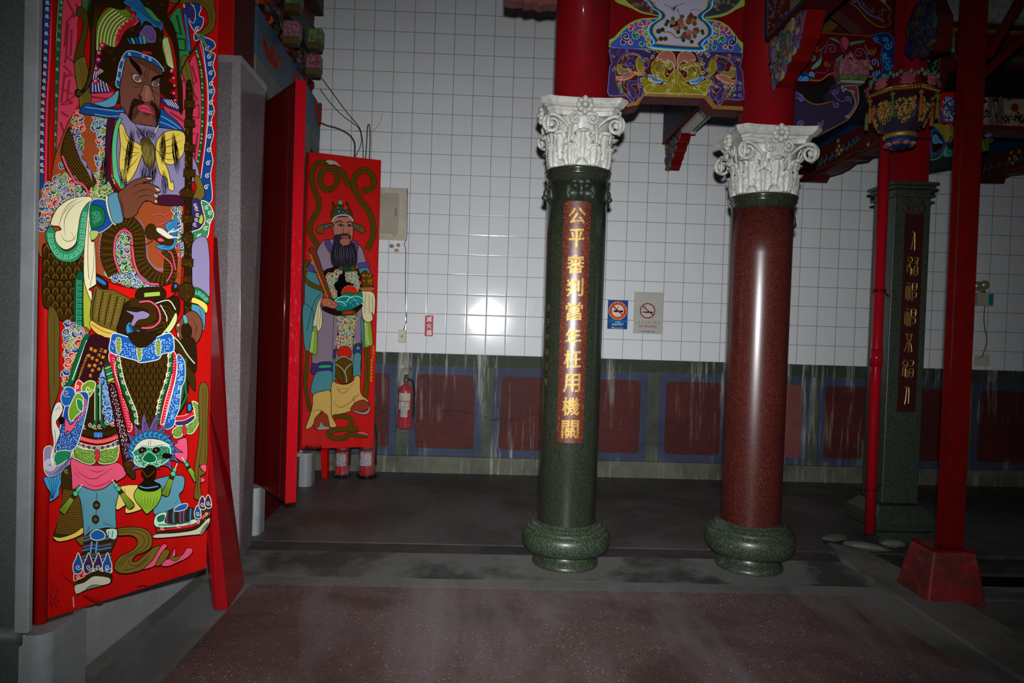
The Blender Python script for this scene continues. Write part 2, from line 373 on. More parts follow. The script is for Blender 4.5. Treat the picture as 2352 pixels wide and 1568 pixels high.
pivot(-.67, -.53, 6.17, 6.32, .30, 'short grey stone block under the small painted door leaf')
tag(MB().hexa([(-.9, 2.77, 0), (-.60, 2.77, 0), (-.565, 4.28, 0), (-.9, 4.28, 0), (-.9, 2.77, .30), (-.62, 2.77, .30), (-.585, 4.28, .30), (-.9, 4.28, .30)]).build('threshold', M_SMOOTH2, bevel=.006),
    'grey stone threshold running from front pivot block to pinkish pilaster', 'threshold')
tag(MB().hexa([(-.598, 2.772, -.01), (-.545, 2.772, -.01), (-.515, 4.28, -.01), (-.563, 4.28, -.01), (-.598, 2.772, .03), (-.553, 2.772, .018), (-.523, 4.28, .018), (-.563, 4.28, .03)]).build('ledge', M_KERB),
    'narrow worn stone ledge at the foot of the grey threshold', 'ledge')
tag(MB().hexa([(-.9, 4.87, 0), (-.57, 4.87, 0), (-.63, 6.16, 0), (-.9, 6.16, 0), (-.9, 4.87, .27), (-.57, 4.87, .27), (-.63, 6.16, .27), (-.9, 6.16, .27)]).build('threshold', M_DKRED),
    'dark red threshold board behind the edge-on door leaf', 'threshold')
pil = thing('pilaster', 'pinkish grey granite pilaster with pale cap behind the large door leaf', 'pilaster', (-.7, 4.45, 0))
MB().hexa([(-.95, 4.3, -.02), (-.485, 4.3, -.02), (-.50, 4.56, -.02), (-.95, 4.56, -.02), (-.95, 4.3, 3.06), (-.545, 4.3, 3.06), (-.50, 4.62, 3.0), (-.95, 4.62, 3.0)]).build('body', M_PIL, pil)
MB().hexa([(-.60, 4.292, -.02), (-.487, 4.292, -.02), (-.487, 4.302, -.02), (-.60, 4.302, -.02), (-.597, 4.292, 3.06), (-.547, 4.292, 3.06), (-.547, 4.302, 3.06), (-.597, 4.302, 3.06)]).build('edge_strip', M_PILS, pil)
MB().hexa([(-.95, 4.288, 3.061), (-.542, 4.288, 3.061), (-.495, 4.63, 3.001), (-.95, 4.63, 3.001), (-.95, 4.288, 3.105), (-.542, 4.288, 3.105), (-.495, 4.63, 3.045), (-.95, 4.63, 3.045)]).build('cap', M_PILS, pil)
fp_ = thing('frame_post', 'red upper door-frame post standing on the granite pilaster cap', 'post', (-.7, 4.4, 3.1))
MB().box(-.95, -.617, 4.34, 4.37, 3.106, 4.6).build('front_board', M_REDL, fp_)
MB().hexa([(-.95, 4.371, 3.106), (-.612, 4.371, 3.106), (-.585, 4.63, 3.052), (-.95, 4.63, 3.052), (-.95, 4.371, 4.6), (-.612, 4.371, 4.6), (-.585, 4.63, 4.6), (-.95, 4.63, 4.6)]).build('side_board', M_BEAMR, fp_)
tag(MB().box(-1.0, -.672, 6.22, 6.42, .30, 3.1).build('stone_jamb', M_GRAN), 'dark grey jamb between edge-on leaf and small painted leaf', 'jamb')
# leaves
def leaf_frame(A, B, z0, z1, th, back):
    """local frame of a door leaf: origin hinge A bottom, u along to B, n outward (towards the camera side)"""
    A = np.array(A + (0,)); B = np.array(B + (0,)); L = np.linalg.norm(B - A); u = (B - A) / L; n = np.array([u[1], -u[0], 0]) * back
    return A, u, n, L
def leaf(A, B, z0, z1, th, mats, parent, name='panel', sgn=1, bevel=.004):
    a, u, n, L = leaf_frame(A, B, z0, z1, th, sgn); p = []
    for z in (z0, z1):
        for s, t in ((0, 0), (L, 0), (L, -th), (0, -th)): q = a + u * s + n * t; p.append((q[0], q[1], z))
    o = MB().hexa(p).build(name, mats, parent, bevel=bevel); fixnormals(o); return a, u, n, L, o
# ---------------------------------------------------------------- text and flat painting helpers
_tc = {}
def glyphs(body, bold=.012):
    """triangles of a piece of text in em units, from Blender's own built-in font"""
    k = (body, bold)
    if k in _tc: return _tc[k]
    cu = bpy.data.curves.new('t', 'FONT'); cu.body = body; cu.size = 1; cu.offset = bold
    o = bpy.data.objects.new('t', cu); C.objects.link(o); dg = bpy.context.evaluated_depsgraph_get(); dg.update()
    e = o.evaluated_get(dg); me = e.to_mesh(); vs = [tuple(v.co[:2]) for v in me.vertices]; fs = [tuple(p.vertices) for p in me.polygons]
    e.to_mesh_clear(); bpy.data.objects.remove(o); bpy.data.curves.remove(cu); _tc[k] = (vs, fs); return vs, fs
def centred(body, w, h, bold=.012):
    vs, fs = glyphs(body, bold); xs = [v[0] for v in vs]; ys = [v[1] for v in vs]
    x0, x1, y0, y1 = min(xs), max(xs), min(ys), max(ys)
    return [((x - (x0 + x1) / 2) / (x1 - x0) * w, (y - (y0 + y1) / 2) / (y1 - y0) * h) for x, y in vs], fs
def subdiv(vs, fs, k=1):
    for _ in range(k):
        vs = list(vs); out = []; mid = {}
        def m(a, b):
            e = (min(a, b), max(a, b))
            if e not in mid: mid[e] = len(vs); vs.append(tuple((p + q) / 2 for p, q in zip(vs[a], vs[b])))
            return mid[e]
        for f in fs:
            for i in range(1, len(f) - 1):
                a, b, c = f[0], f[i], f[i + 1]; x, y, z = m(a, b), m(b, c), m(c, a); out += [(a, x, z), (x, b, y), (z, y, c), (x, y, z)]
        fs = out
    return vs, fs
def smooth(pts, closed=True, k=5):
    n = len(pts); out = []
    if n < 3: return list(pts)
    for i in range(n if closed else n - 1):
        p0, p1, p2, p3 = (pts[(i - 1) % n], pts[i], pts[(i + 1) % n], pts[(i + 2) % n]) if closed else (pts[max(i - 1, 0)], pts[i], pts[i + 1], pts[min(i + 2, n - 1)])
        for j in range(k):
            t = j / k; t2 = t * t; t3 = t2 * t
            out.append(tuple(.5 * (2 * b + (c - a) * t + (2 * a - 5 * b + 4 * c - d) * t2 + (3 * b - a - 3 * c + d) * t3) for a, b, c, d in zip(p0, p1, p2, p3)))
    if not closed: out.append(tuple(pts[-1]))
    return out
def inside(x, y, poly):
    c = False; j = len(poly) - 1
    for i in range(len(poly)):
        xi, yi = poly[i]; xj, yj = poly[j]
        if (yi > y) != (yj > y) and x < (xj - xi) * (y - yi) / (yj - yi) + xi: c = not c
        j = i
    return c
class Brush:
    """brush work on a real flat surface; outlines were digitised from the photo and are unprojected onto that surface"""
    def __init__(s, org, u, nrm, step=.00003, xf=None):
        s.o = np.array(org, float); s.u = np.array(u, float); s.n = np.array(nrm, float); s.mb = MB(); s.lv = 8; s.step = step; s.xf = xf
    def P(s, x, y):
        q = s.xf(x, y) if s.xf else at_plane(x, y, s.n, s.o)
        return q + s.n * (s.step * s.lv)
    def fill(s, pts, col, ol=1.3, olc='17100c', sm=True, k=4):
        q = smooth(pts, True, k) if sm else list(pts)
        tr = tessellate_polygon([[Vector((x, y, 0)) for x, y in q]])
        s.lv += 1; s.mb.add([s.P(x, y) for x, y in q], [tuple(t) for t in tr], lin(col))
        if ol: s.line(q, ol, olc, closed=True, sm=False)
        return q
    def line(s, pts, wd=1.3, col='17100c', closed=False, sm=True, k=4, taper=False, up=True):
        q = smooth(pts, closed, k) if sm and len(pts) > 2 else list(pts); n = len(q)
        if n < 2: return
        if up: s.lv += 1
        L = []; R = []
        for i in range(n):
            a = q[(i - 1) % n] if closed else q[max(i - 1, 0)]; b = q[(i + 1) % n] if closed else q[min(i + 1, n - 1)]
            dx, dy = b[0] - a[0], b[1] - a[1]; m = math.hypot(dx, dy) or 1; h = wd / 2
            if taper: h *= max(.15, math.sin(PI * (i + .3) / (n - .4))) if taper is True else (1 - .85 * i / n)
            L.append(s.P(q[i][0] - dy / m * h, q[i][1] + dx / m * h)); R.append(s.P(q[i][0] + dy / m * h, q[i][1] - dx / m * h))
        fs = [(i, (i + 1) % n, (i + 1) % n + n, i + n) for i in range(n if closed else n - 1)]
        s.mb.add(L + R, fs, lin(col))
    def lines(s, many, wd=1.2, col='17100c', **k):
        s.lv += 1
        for p in many: s.line(p, wd, col, up=False, **k)
    def disc(s, x, y, r, col, ol=0, olc='17100c', ry=None, n=14):
        ry = ry or r; q = [(x + r * math.cos(2 * PI * i / n), y + ry * math.sin(2 * PI * i / n)) for i in range(n)]
        s.mb.add([s.P(a, b) for a, b in q], [tuple(range(n))], lin(col))
        if ol: s.line(q, ol, olc, closed=True, sm=False)
    def curl(s, x, y, r, a0, d=1, turns=1.3, wd=1.2, col='e8e4d4', tail=1.2):
        q = []
        for i in range(15): t = i / 14; a = a0 + d * turns * 2 * PI * t; rr = r * (1 - .85 * t); q.append((x + rr * math.cos(a), y + rr * math.sin(a)))
        if tail: q = [(q[0][0] + r * tail * math.cos(a0 - d * PI / 2), q[0][1] + r * tail * math.sin(a0 - d * PI / 2))] + q
        s.line(q, wd, col, sm=False, up=False)
    def clouds(s, poly, cols, size=9, seed=1, edge='efe9d6', dens=1.0):
        """scroll clouds filling an outline"""
        R = random.Random(seed); xs = [p[0] for p in poly]; ys = [p[1] for p in poly]; pl = smooth(poly, True, 4); st = size * 1.25 / dens
        pts = []; y = min(ys)
        while y < max(ys):
            x = min(xs) + R.uniform(0, st)
            while x < max(xs):
                a, b = x + R.uniform(-.3, .3) * st, y + R.uniform(-.3, .3) * st
                if inside(a, b, pl): pts.append((a, b))
                x += st
            y += st * .82
        R.shuffle(pts)
        for a, b in pts:
            c = R.choice(cols); r = size * R.uniform(.55, .8); an = R.uniform(0, 6.28); d = R.choice((-1, 1))
            s.lv += 1
            for k in range(3): s.disc(a + .75 * r * math.cos(an + k * 1.0), b + .75 * r * math.sin(an + k * 1.0), r * .62 + 1.1, edge, n=10)
            s.disc(a, b, r + .6, edge, n=12); s.lv += 1
            for k in range(3): s.disc(a + .75 * r * math.cos(an + k * 1.0), b + .75 * r * math.sin(an + k * 1.0), r * .62, c, n=10)
            s.disc(a, b, r - .2, c, n=12); s.lv += 1
            s.curl(a, b, r * .78, an + 2, d, 1.25, max(.9, size * .13), edge, 0)
    def dots(s, poly, sp, r, col, seed=1, smth=True):
        R = random.Random(seed); pl = smooth(poly, True, 4) if smth else poly; xs = [p[0] for p in pl]; ys = [p[1] for p in pl]; s.lv += 1; y = min(ys)
        while y < max(ys):
            x = min(xs) + R.uniform(0, sp)
            while x < max(xs):
                a, b = x + R.uniform(-.25, .25) * sp, y + R.uniform(-.35, .35) * sp
                if inside(a, b, pl): s.disc(a, b, r * R.uniform(.55, 1.0), col, n=7)
                x += sp * R.uniform(.8, 1.2)
            y += sp * .9
    def scales(s, poly, sp=7, col='0f0a06', wd=1, col2=None, ang=0, flat=.8):
        pl = smooth(poly, True, 4); xs = [p[0] for p in pl]; ys = [p[1] for p in pl]; s.lv += 1; y = min(ys); r = 0
        while y < max(ys):
            x = min(xs) + (sp / 2 if r % 2 else 0)
            while x < max(xs):
                if inside(x, y, pl):
                    for q, cc, ww in ((1, col, wd), (.6, col2, wd * .8)):
                        if cc: s.line([(x + sp * .52 * q * math.cos(ang + PI * t / 6), y + sp * flat * q * math.sin(ang + PI * t / 6)) for t in range(7)], ww, cc, sm=False, up=False)
                x += sp
            y += sp * flat * .8; r += 1
    def fret(s, path, wd, col, lw=1.2, n=None):
        """greek key band along a path"""
        q = smooth(path, False, 8); D = [0]
        for a, b in zip(q, q[1:]): D.append(D[-1] + math.hypot(b[0] - a[0], b[1] - a[1]))
        def at(d, o):
            d = max(0, min(d, D[-1] - .01)); i = max(j for j in range(len(D)) if D[j] <= d); i = min(i, len(q) - 2)
            t = (d - D[i]) / max(D[i + 1] - D[i], 1e-6); dx, dy = q[i + 1][0] - q[i][0], q[i + 1][1] - q[i][1]; m = math.hypot(dx, dy) or 1
            return (q[i][0] + dx * t - dy / m * o, q[i][1] + dy * t + dx / m * o)
        N = n or max(1, int(D[-1] / wd)); st = D[-1] / N; h = wd / 2; s.lv += 1
        for k in range(N):
            f = lambda a, b: at((k + a) * st, b * h * .8)
            s.line([f(.05, 1), f(.9, 1), f(.9, -.8), f(.3, -.8), f(.3, .3), f(.62, .3), f(.62, -.2)], lw, col, sm=False, up=False)
    def strands(s, a0, a1, b0, b1, n, wd=.8, col='120d0a', bow=0, seed=1, jit=0):
        R = random.Random(seed); s.lv += 1
        for i in range(n):
            t = (i + .5) / n; p = (a0[0] + (a1[0] - a0[0]) * t, a0[1] + (a1[1] - a0[1]) * t); e = (b0[0] + (b1[0] - b0[0]) * t + R.uniform(-jit, jit), b0[1] + (b1[1] - b0[1]) * t + R.uniform(-jit, jit))
            if jit > 1: q_ = R.uniform(0, .3) * (.3 + abs(t - .5) * 1.6); p = (p[0] + (e[0] - p[0]) * q_, p[1] + (e[1] - p[1]) * q_); q_ = R.uniform(0, .35) * (.2 + abs(t - .5) * 2); e = (e[0] + (p[0] - e[0]) * q_, e[1] + (p[1] - e[1]) * q_)
            m = ((p[0] + e[0]) / 2 + bow * (t - .5) * 2, (p[1] + e[1]) / 2)
            s.line([p, m, e], wd * (.85 if jit > 1 else 1), col, up=False, k=3, taper=True if jit > 1 else 'end')
    def text(s, body, x, y, w, h, col, ang=0, bold=.02, **kw):
        vs, fs = centred(body, w, h, 0); c, n = math.cos(ang), math.sin(ang)
        for d in (((-.022, 0), (.022, .01), (0, -.02)) if bold > .01 else ((0, 0),)):
            e_ = min(w / max(1, len(body)), h); s.lv += 1; s.mb.add([s.P(x + (a + d[0] * e_) * c + (b + d[1] * e_) * n, y + (a + d[0] * e_) * n - (b + d[1] * e_) * c) for a, b in vs], fs, lin(col))
    def done(s, name, parent, mat=None): return s.mb.build(name, mat or M_PAINT, parent)
# ---------------------------------------------------------------- round columns
def rot4(f):
    for k in range(4): a = k * PI / 2; c, s = math.cos(a), math.sin(a); f(lambda p, c=c, s=s: (p[0] * c - p[1] * s, p[0] * s + p[1] * c, p[2]), k)
def capital_parts(cx, cy, z0, z1, root):
    H = z1 - z0; zt = z1 - .092
    # abacus
    mb = MB(); rings = [(.78, 0), (.80, .024), (.83, .027), (.835, .042), (.90, .047), (.965, .063), (1, .078), (1, .092)]
    def ring(sc, z):
        h = .264 * sc; ct = .05 * sc; sag = .022; P = []
        for k in range(4):
            a = k * PI / 2
            pts = [(-h + ct, -h)] + [(x, -h + sag * (1 - (x / h) ** 2)) for x in (-h * .6, -h * .25, 0, h * .25, h * .6)] + [(h - ct, -h)]
            for x, y in pts: P.append((x * math.cos(a) - y * math.sin(a) + cx, x * math.sin(a) + y * math.cos(a) + cy, z))
        return P
    R_ = [ring(sc, zt + z) for sc, z in rings]; n = len(R_[0])
    for r in R_: mb.v += r
    for i in range(len(R_) - 1):
        for k in range(n): mb.f.append((i * n + k, i * n + (k + 1) % n, (i + 1) * n + (k + 1) % n, (i + 1) * n + k))
    mb.f.append(tuple(reversed(range(n)))); mb.f.append(tuple(range((len(R_) - 1) * n, len(R_) * n)))
    mb.m = [0] * len(mb.f); mb.smooth = [False] * len(mb.f); mb.c = [None] * len(mb.f)
    cap = mb.build('abacus', M_MARB, root)
    mb = MB(); mb.sm = True
    def ros(T, k):
        for i in range(8):
            a = 2 * PI * i / 8; p = T((.036 * math.cos(a), -.243, .036 * math.sin(a))); mb.ball((cx + p[0], cy + p[1], zt + .048 + p[2]), (.021, .021, .017) if i % 2 else (.019, .019, .022), 8, 6)
        p = T((0, -.256, 0)); mb.ball((cx + p[0], cy + p[1], zt + .048), .017, 8, 6)
    rot4(ros); mb.build('rosettes', M_MARB, root)
    # bell
    mb = MB(); mb.sm = True
    mb.lathe([(.172, z0), (.172, z0 + .02), (.168, z0 + .1), (.172, z0 + .17), (.18, z0 + .22), (.2, zt - .012), (.2, zt + .004)], cx, cy, 40); mb.build('bell', M_MARB, root)
    # acanthus leaves in two tiers
    mb = MB(); mb.sm = True
    def leaf_(ang, zb, h, wd, r0, curl):
        G = []
        for i in range(17):
            v = i / 16; row = []
            lob = 1 + .22 * math.cos(v * PI * 7) * (.3 + v)
            wv = wd * (.62 + .38 * math.sin(PI * min(v * 1.05, 1))) * lob * (1 if v < .86 else max(.12, (1 - v) / .14))
            z = zb + h * (v if v < .82 else .82 + (v - .82) * .55 - ((v - .82) / .18) ** 2 * .10)
            r = r0 + .012 * math.sin(PI * v) + curl * max(0, (v - .55) / .45) ** 2.0
            for j in range(13):
                u = -1 + j / 6; fold = .008 * math.cos(u * PI * 3) + .010 * (1 - abs(u)) + (.006 * math.cos(v * PI * 14) * abs(u))
                rr = r + fold - .012 * abs(u) ** 3; a = ang + u * wv / r
                row.append((cx + rr * math.cos(a), cy + rr * math.sin(a), z - .02 * abs(u) ** 2 * v))
            G.append(row)
        mb.grid(G)
    for i in range(8): leaf_(PI / 8 + i * PI / 4, z0 + .005, .15, .062, .182, .035)
    for i in range(8): leaf_(i * PI / 4, z0 + .04, .205, .066, .180, .055)
    fo = mb.build('acanthus_leaves', M_MARB, root, solid=.007)
    # volutes: corner scrolls and small inner scrolls
    mb = MB(); mb.sm = True
    def vol(T, k):
        for sd in (-1, 1):
            def sp(c, r0, rot, turns, x_in, zs, wid, yy0, yy1):
                path = []; rad = []
                sx_, sz_ = c
                st = (x_in * sd, yy0, zs)
                top = (sx_ + 0, sz_ + r0)
                for t in np.linspace(0, 1, 9)[:-1]:
                    x = st[0] + (sx_ * sd - st[0]) * t ** .9; z = zs + (top[1] - zs) * math.sin(t * PI / 2) ** .8
                    path.append((x, yy0 + (yy1 - yy0) * t, z)); rad.append(wid * (.6 + .5 * t))
                for i in range(26):
                    t = i / 25; a = PI / 2 - 2 * PI * turns * t; rr = r0 * (1 - .82 * t)
                    path.append(((sx_ + rr * math.cos(a)) * sd, yy1 - .012 * t, sz_ + rr * math.sin(a))); rad.append(wid * (1.1 - .5 * t))
                q = [T(p) for p in path]; mb.tube([(cx + p[0], cy + p[1], p[2]) for p in q], rad, 7)
                e = T((sx_ * sd, yy1 - .008, sz_)); mb.ball((cx + e[0], cy + e[1], e[2]), r0 * .3, 8, 6)
            sp((.192, z0 + H * .60), .058, 0, 1.6, .045, z0 + .17, .012, -.18, -.215)
            sp((.052, z0 + H * .685), .036, 0, 1.3, .030, z0 + .2, .009, -.19, -.222)
        # cauliculus between the leaves
        p = [T(q) for q in ((.085, -.172, z0 + .06), (.085, -.178, z0 + .16), (.078, -.19, z0 + .24))]
        mb.tube([(cx + a[0], cy + a[1], a[2]) for a in p], [.006, .010, .018], 8)
        p = [T(q) for q in ((-.085, -.172, z0 + .06), (-.085, -.178, z0 + .16), (-.078, -.19, z0 + .24))]
        mb.tube([(cx + a[0], cy + a[1], a[2]) for a in p], [.006, .010, .018], 8)
    rot4(vol); mb.build('volutes', M_MARB, root)
def round_column(cx, cy, shaft_mat, label, zn, zb, lions, name='stone_column'):
    t = thing(name, label, 'column', (cx, cy, 0), 'round granite columns with white capitals')
    b = MB(); b.sm = True
    b.lathe([(.205, -.01), (.212, .012), (.205, .03), (.178, .05), (.165, .075), (.164, .088), (.21, .092), (.25, .108), (.275, .142), (.283, .185), (.280, .215), (.268, .24), (.256, .247), (.253, .25), (.252, .264), (.242, .27), (.232, .271), (.23, .283), (.212, .29), (.2, .291), (.2, .302)], cx, cy, 64)
    b.v = [(x, y, z * zb / .29) for x, y, z in b.v]
    b.build('base', M_GREENB, t)
    s = MB(); s.sm = True
    s.lathe([(.183, zb - .002), (.185, zb + .02), (.187, 1.0), (.189, 2.0), (.191, zn - .08)], cx, cy, 64); s.build('shaft', shaft_mat, t)
    r = MB(); r.sm = True
    r.lathe([(r, z + zn - 2.486) for r, z in ((.191, 2.40), (.194, 2.425), (.206, 2.44), (.209, 2.449), (.202, 2.454), (.202, 2.458), (.212, 2.464), (.213, 2.474), (.205, 2.482), (.19, 2.486))], cx, cy, 64); r.build('necking_ring', M_GREEN, t)
    capital_parts(cx, cy, zn, zn + .389, t)
    lh = MB(); lh.sm = True
    def lion(T, k):
        if k not in lions: return
        def B(x, d, z, rr): p = T((x, -(.186 + d), z)); q = T((rr[0], rr[1], 0)); lh.ball((cx + p[0], cy + p[1], z + zn - 2.486), (abs(q[0]), abs(q[1]), rr[2]), 10, 7)
        B(0, .016, 2.315, (.022, .024, .02)); B(0, .010, 2.345, (.014, .02, .03)); B(0, .006, 2.385, (.026, .016, .016))
        for sd in (-1, 1):
            B(.034 * sd, .000, 2.362, (.015, .012, .012)); B(.045 * sd, -.006, 2.318, (.036, .018, .022)); B(.072 * sd, -.016, 2.33, (.022, .016, .045)); B(.04 * sd, -.004, 2.39, (.022, .012, .012))
    rot4(lion); lh.build('lion_heads', M_GREEND, t)
    u = MB(); u.sm = True; u.lathe([(.168, zn + .39), (.168, 4.9)], cx, cy, 48); tag(u.build('red_post', M_SHAFT), label.replace('stone column', 'round wooden post above the capital of the column') if 0 else 'round red post rising from the capital of the ' + ('green' if shaft_mat is M_GREEN else 'dark red') + ' column', 'post', 'round red upper posts')
    return t
gc = round_column(1.562, 4.33, M_GREEN, 'dark green granite column with gold lettering on a red strip, white leafy capital', 2.486, .262, (0, 1, 3))
rc = round_column(2.755, 4.33, M_RCOL, 'plain dark red granite column with green base and white leafy capital', 2.37, .285, (1,))
for o in rc.children: # its capital sits a little lower
    pass
# inscription on the green column: a strip let into the shaft with gilded characters
CX, CY, A0 = 1.562, 4.33, math.radians(-95.5)
def wrap(x, z, d=0): a = A0 + x / .1885; return (CX + (.1885 + .0015 * 1 + d) * math.cos(a), CY + (.1885 + .0015 + d) * math.sin(a), z)
mb = MB(); mb.sm = True
hw, zb_, zt_ = .082, .795, 2.268
G = []
for i in range(35):
    t = i / 34; t = [0, .002, .005, .009, .014][i] if i < 5 else ([1, .998, .995, .991, .986][34 - i] if i > 29 else .02 + (i - 5) / 24 * .96); z = zb_ + (zt_ - zb_) * t; e = min(z - zb_, zt_ - z); cut = .016 * (1 - math.sqrt(max(0, 1 - (1 - min(1, e / .018)) ** 2))) ; w_ = hw - cut
    G.append([wrap(-w_ + 2 * w_ * j / 10, z, .001 + .0012 * z / 2) for j in range(11)])
G2 = [G[0]] + G[1:]
mb.grid(G2); mb.build('inscription_strip', M_PLAQ, gc)
mb = MB()
for ch, z in zip('公平審判當年枉用機關', (2.178, 2.043, 1.885, 1.745, 1.600, 1.443, 1.308, 1.162, 1.020, .880)):
    w_ = .098 if ch not in '平年' else .088
    vs, fs = centred(ch, w_, .108 if ch not in '公' else .094, .0)
    vs, fs = subdiv(vs, fs, 2)
    vs = [(a + .10 * b * 0 - .0 + (b * -.0), b + a * .06) for a, b in vs]
    for dx, dz in ((-.0024, 0), (.0024, .001), (0, -.002), (0, .002)): mb.add([wrap(a + dx, z + b + dz, .0058 + .0012 * z / 2 + dx * .02 + dz * .05) for a, b in vs], fs)
    ed = {}
    for f in fs:
        for i in range(len(f)): e = (f[i], f[(i + 1) % len(f)]); ed[e] = 1
    for (a, b) in list(ed):
        if (b, a) not in ed: mb.add([wrap(*vs[a][:1], z + vs[a][1], .0055 + .0012 * z / 2), wrap(vs[b][0], z + vs[b][1], .0055 + .0012 * z / 2), wrap(vs[b][0], z + vs[b][1], 0), wrap(vs[a][0], z + vs[a][1], 0)], [(0, 1, 2, 3)])
mb.build('gold_characters', M_GOLD, gc)
mb = MB()
for i, ch in enumerate('弟子義隆行敬'):
    vs, fs = centred(ch, .035, .042, .005); vs, fs = subdiv(vs, fs, 1); mb.add([wrap(a - .182, 1.62 - i * .092 + b, .0012) for a, b in vs], fs)
mb.build('donor_characters', plain('dull worn gilding', '6a5a34', .5, .3), gc)
# ---------------------------------------------------------------- painted and carved beam between the two round columns
def scrollset(b, items):
    """items: (x, y, r, a0, d, colour, width, tail)"""
    b.lv += 1
    for x, y, r, a0, d, c, wd, tl in items: b.curl(x, y, r, math.radians(a0), d, 1.35, wd, c, tl)
def blobcurl(b, x, y, r, col, edge, a=0, d=1):
    b.lv += 1; b.disc(x, y, r + 1.2, edge); b.lv += 1; b.disc(x, y, r, col); b.lv += 1; b.curl(x, y, r * .75, a, d, 1.2, max(1, r * .2), edge, 0)
BY = 4.33
bt = thing('painted_beam', 'painted and carved beam with flower vase panel between the two columns', 'beam', (2.16, BY, 2.9))
MB().box(1.732, 2.585, BY + .0, BY + .12, 3.285, 4.3).build('upper_board', M_SHAFT, bt)
out = [at_y(x, y, BY - .03) for x, y in ((1396, 113), (1396, 244), (1443, 249), (1468, 243), (1480, 223), (1618, 228), (1637, 252), (1706, 257), (1706, 122))]
low = MB().prism([(min(2.587, max(1.731, p[0])), p[2]) for p in out], lambda u, v, d: (u, d, v), BY - .03, BY + .10).build('carved_board', M_BEAMR, bt); fixnormals(low)
Yb = BY - .034
mb = MB(); e = [at_y(x, y, Yb) for x, y in ((1440, 246), (1466, 241), (1479, 221), (1618, 226), (1638, 250), (1706, 254))]; e2 = [at_y(x, y, Yb) for x, y in ((1440, 238), (1459, 234), (1474, 213), (1624, 218), (1644, 242), (1706, 245))]
for i in range(5): mb.add([(e[i][0], Yb - .004, e[i][2]), (e[i + 1][0], Yb - .004, e[i + 1][2]), (e2[i + 1][0], Yb - .004, e2[i + 1][2]), (e2[i][0], Yb - .004, e2[i][2]), (e[i][0], Yb + .004, e[i][2]), (e[i + 1][0], Yb + .004, e[i + 1][2]), (e2[i + 1][0], Yb + .004, e2[i + 1][2]), (e2[i][0], Yb + .004, e2[i][2])], [(0, 1, 2, 3), (4, 7, 6, 5), (0, 4, 5, 1), (3, 2, 6, 7)])
mb.build('gilt_edge', M_GOLD, bt)
b = Brush((0, BY - .002, 0), (1, 0, 0), (0, -1, 0), .0001)
# upper board: lilac panel in a vase outline, scroll fields either side (crop scale 5.809 from x 1380)
def K(pts, ox=1380, oy=0, s=5.809): return [(ox + x / s, oy + y / s) for x, y in pts]
b.fill(K([(95, 628), (180, 500), (290, 380), (420, 290), (560, 245), (770, 232), (700, 205), (560, 180), (430, 120), (270, -20), (1950, -20), (1800, 130), (1640, 215), (1470, 245), (1390, 250), (1560, 275), (1700, 350), (1830, 520), (1890, 710)]), '8fae45', 0)
b.fill(K([(140, 625), (230, 500), (330, 390), (450, 310), (560, 268), (800, 250), (760, 200), (620, 170), (500, 130), (330, -20), (640, -30), (1490, -30), (1850, -20), (1760, 110), (1640, 180), (1480, 215), (1380, 240), (1400, 275), (1560, 300), (1690, 375), (1800, 540), (1850, 700), (1300, 690), (700, 655)]), '3a4fa6', 0)
b.fill(K([(330, -20), (500, 130), (640, 170), (770, 200), (790, 100), (650, -20)]), '5b2d2a', 0); b.fill(K([(1490, -20), (1380, 120), (1400, 210), (1600, 180), (1760, 100), (1840, -20)]), '3c3a34', 0)
vase = [(620, -30), (630, 40), (680, 110), (770, 170), (780, 240), (690, 300), (630, 360), (625, 440), (680, 520), (700, 580), (680, 650), (1350, 690), (1360, 600), (1400, 540), (1490, 470), (1500, 390), (1450, 310), (1375, 250), (1380, 190), (1480, 110), (1500, 20), (1490, -30)]
def shrink(pts, d, cx=1060, cy=330): return [(x + (d if x < cx else -d), min(y, (668 + (x - 1000) * .06) - d * .85 - (0 if y > 640 else 12 + d * .3)) if y > 480 else y) for x, y in pts]
for d, c in ((0, 'b8dde6'), (14, '3c9fc9'), (32, '0d4a92'), (62, '62512a'), (72, 'c99a55'), (90, 'b0aabf')): b.fill(K(shrink(vase, d)), c, 0)
for x, y, r in ((1010, 330, 42), (960, 300, 32), (1060, 290, 36), (1030, 370, 34), (1090, 350, 30), (1200, 240, 40), (1170, 290, 34), (1240, 280, 30), (1130, 470, 40), (1180, 440, 34), (1170, 500, 30), (1270, 410, 36), (1250, 440, 28), (1000, 380, 26)):
    px, py = K([(x, y)])[0]; b.disc(px, py, r / 4.6, random.Random(x).choice(('7a4a3a', '8c5a48', '6c3434', '9a6a50', '74403c'))); b.lv += 1
for x, y, r in ((890, 290, 24), (870, 330, 22), (960, 250, 24), (1080, 225, 26), (1130, 380, 26), (1030, 430, 24), (1250, 320, 26), (1260, 240, 20), (770, 420, 30), (820, 400, 26), (800, 520, 28), (860, 520, 26), (1080, 500, 24), (1100, 540, 22), (1210, 560, 24), (1250, 490, 24), (1350, 420, 22), (1360, 450, 18), (940, 350, 22), (1200, 200, 20)):
    px, py = K([(x, y)])[0]; b.disc(px, py, r / 4.9, random.Random(y).choice(('2f4426', '3f5a2a', '24382a', '4a5a24'))); b.lv += 1
b.line(K([(830, 430), (930, 440), (1010, 510), (1070, 490)]), 3, '8a6236'); b.line(K([(1050, 210), (1010, 130), (1040, 160), (1000, 60)]), 1, '5b5442'); b.line(K([(930, 110), (960, 130), (990, 100), (960, 180)]), 4, '5a564c', taper=True)
b.line(K([(840, 60), (950, 100), (1120, 40)]), 1.2, '5a564c'); b.line(K([(1180, 180), (1220, 130), (1320, 150)]), 1, '5b5442')
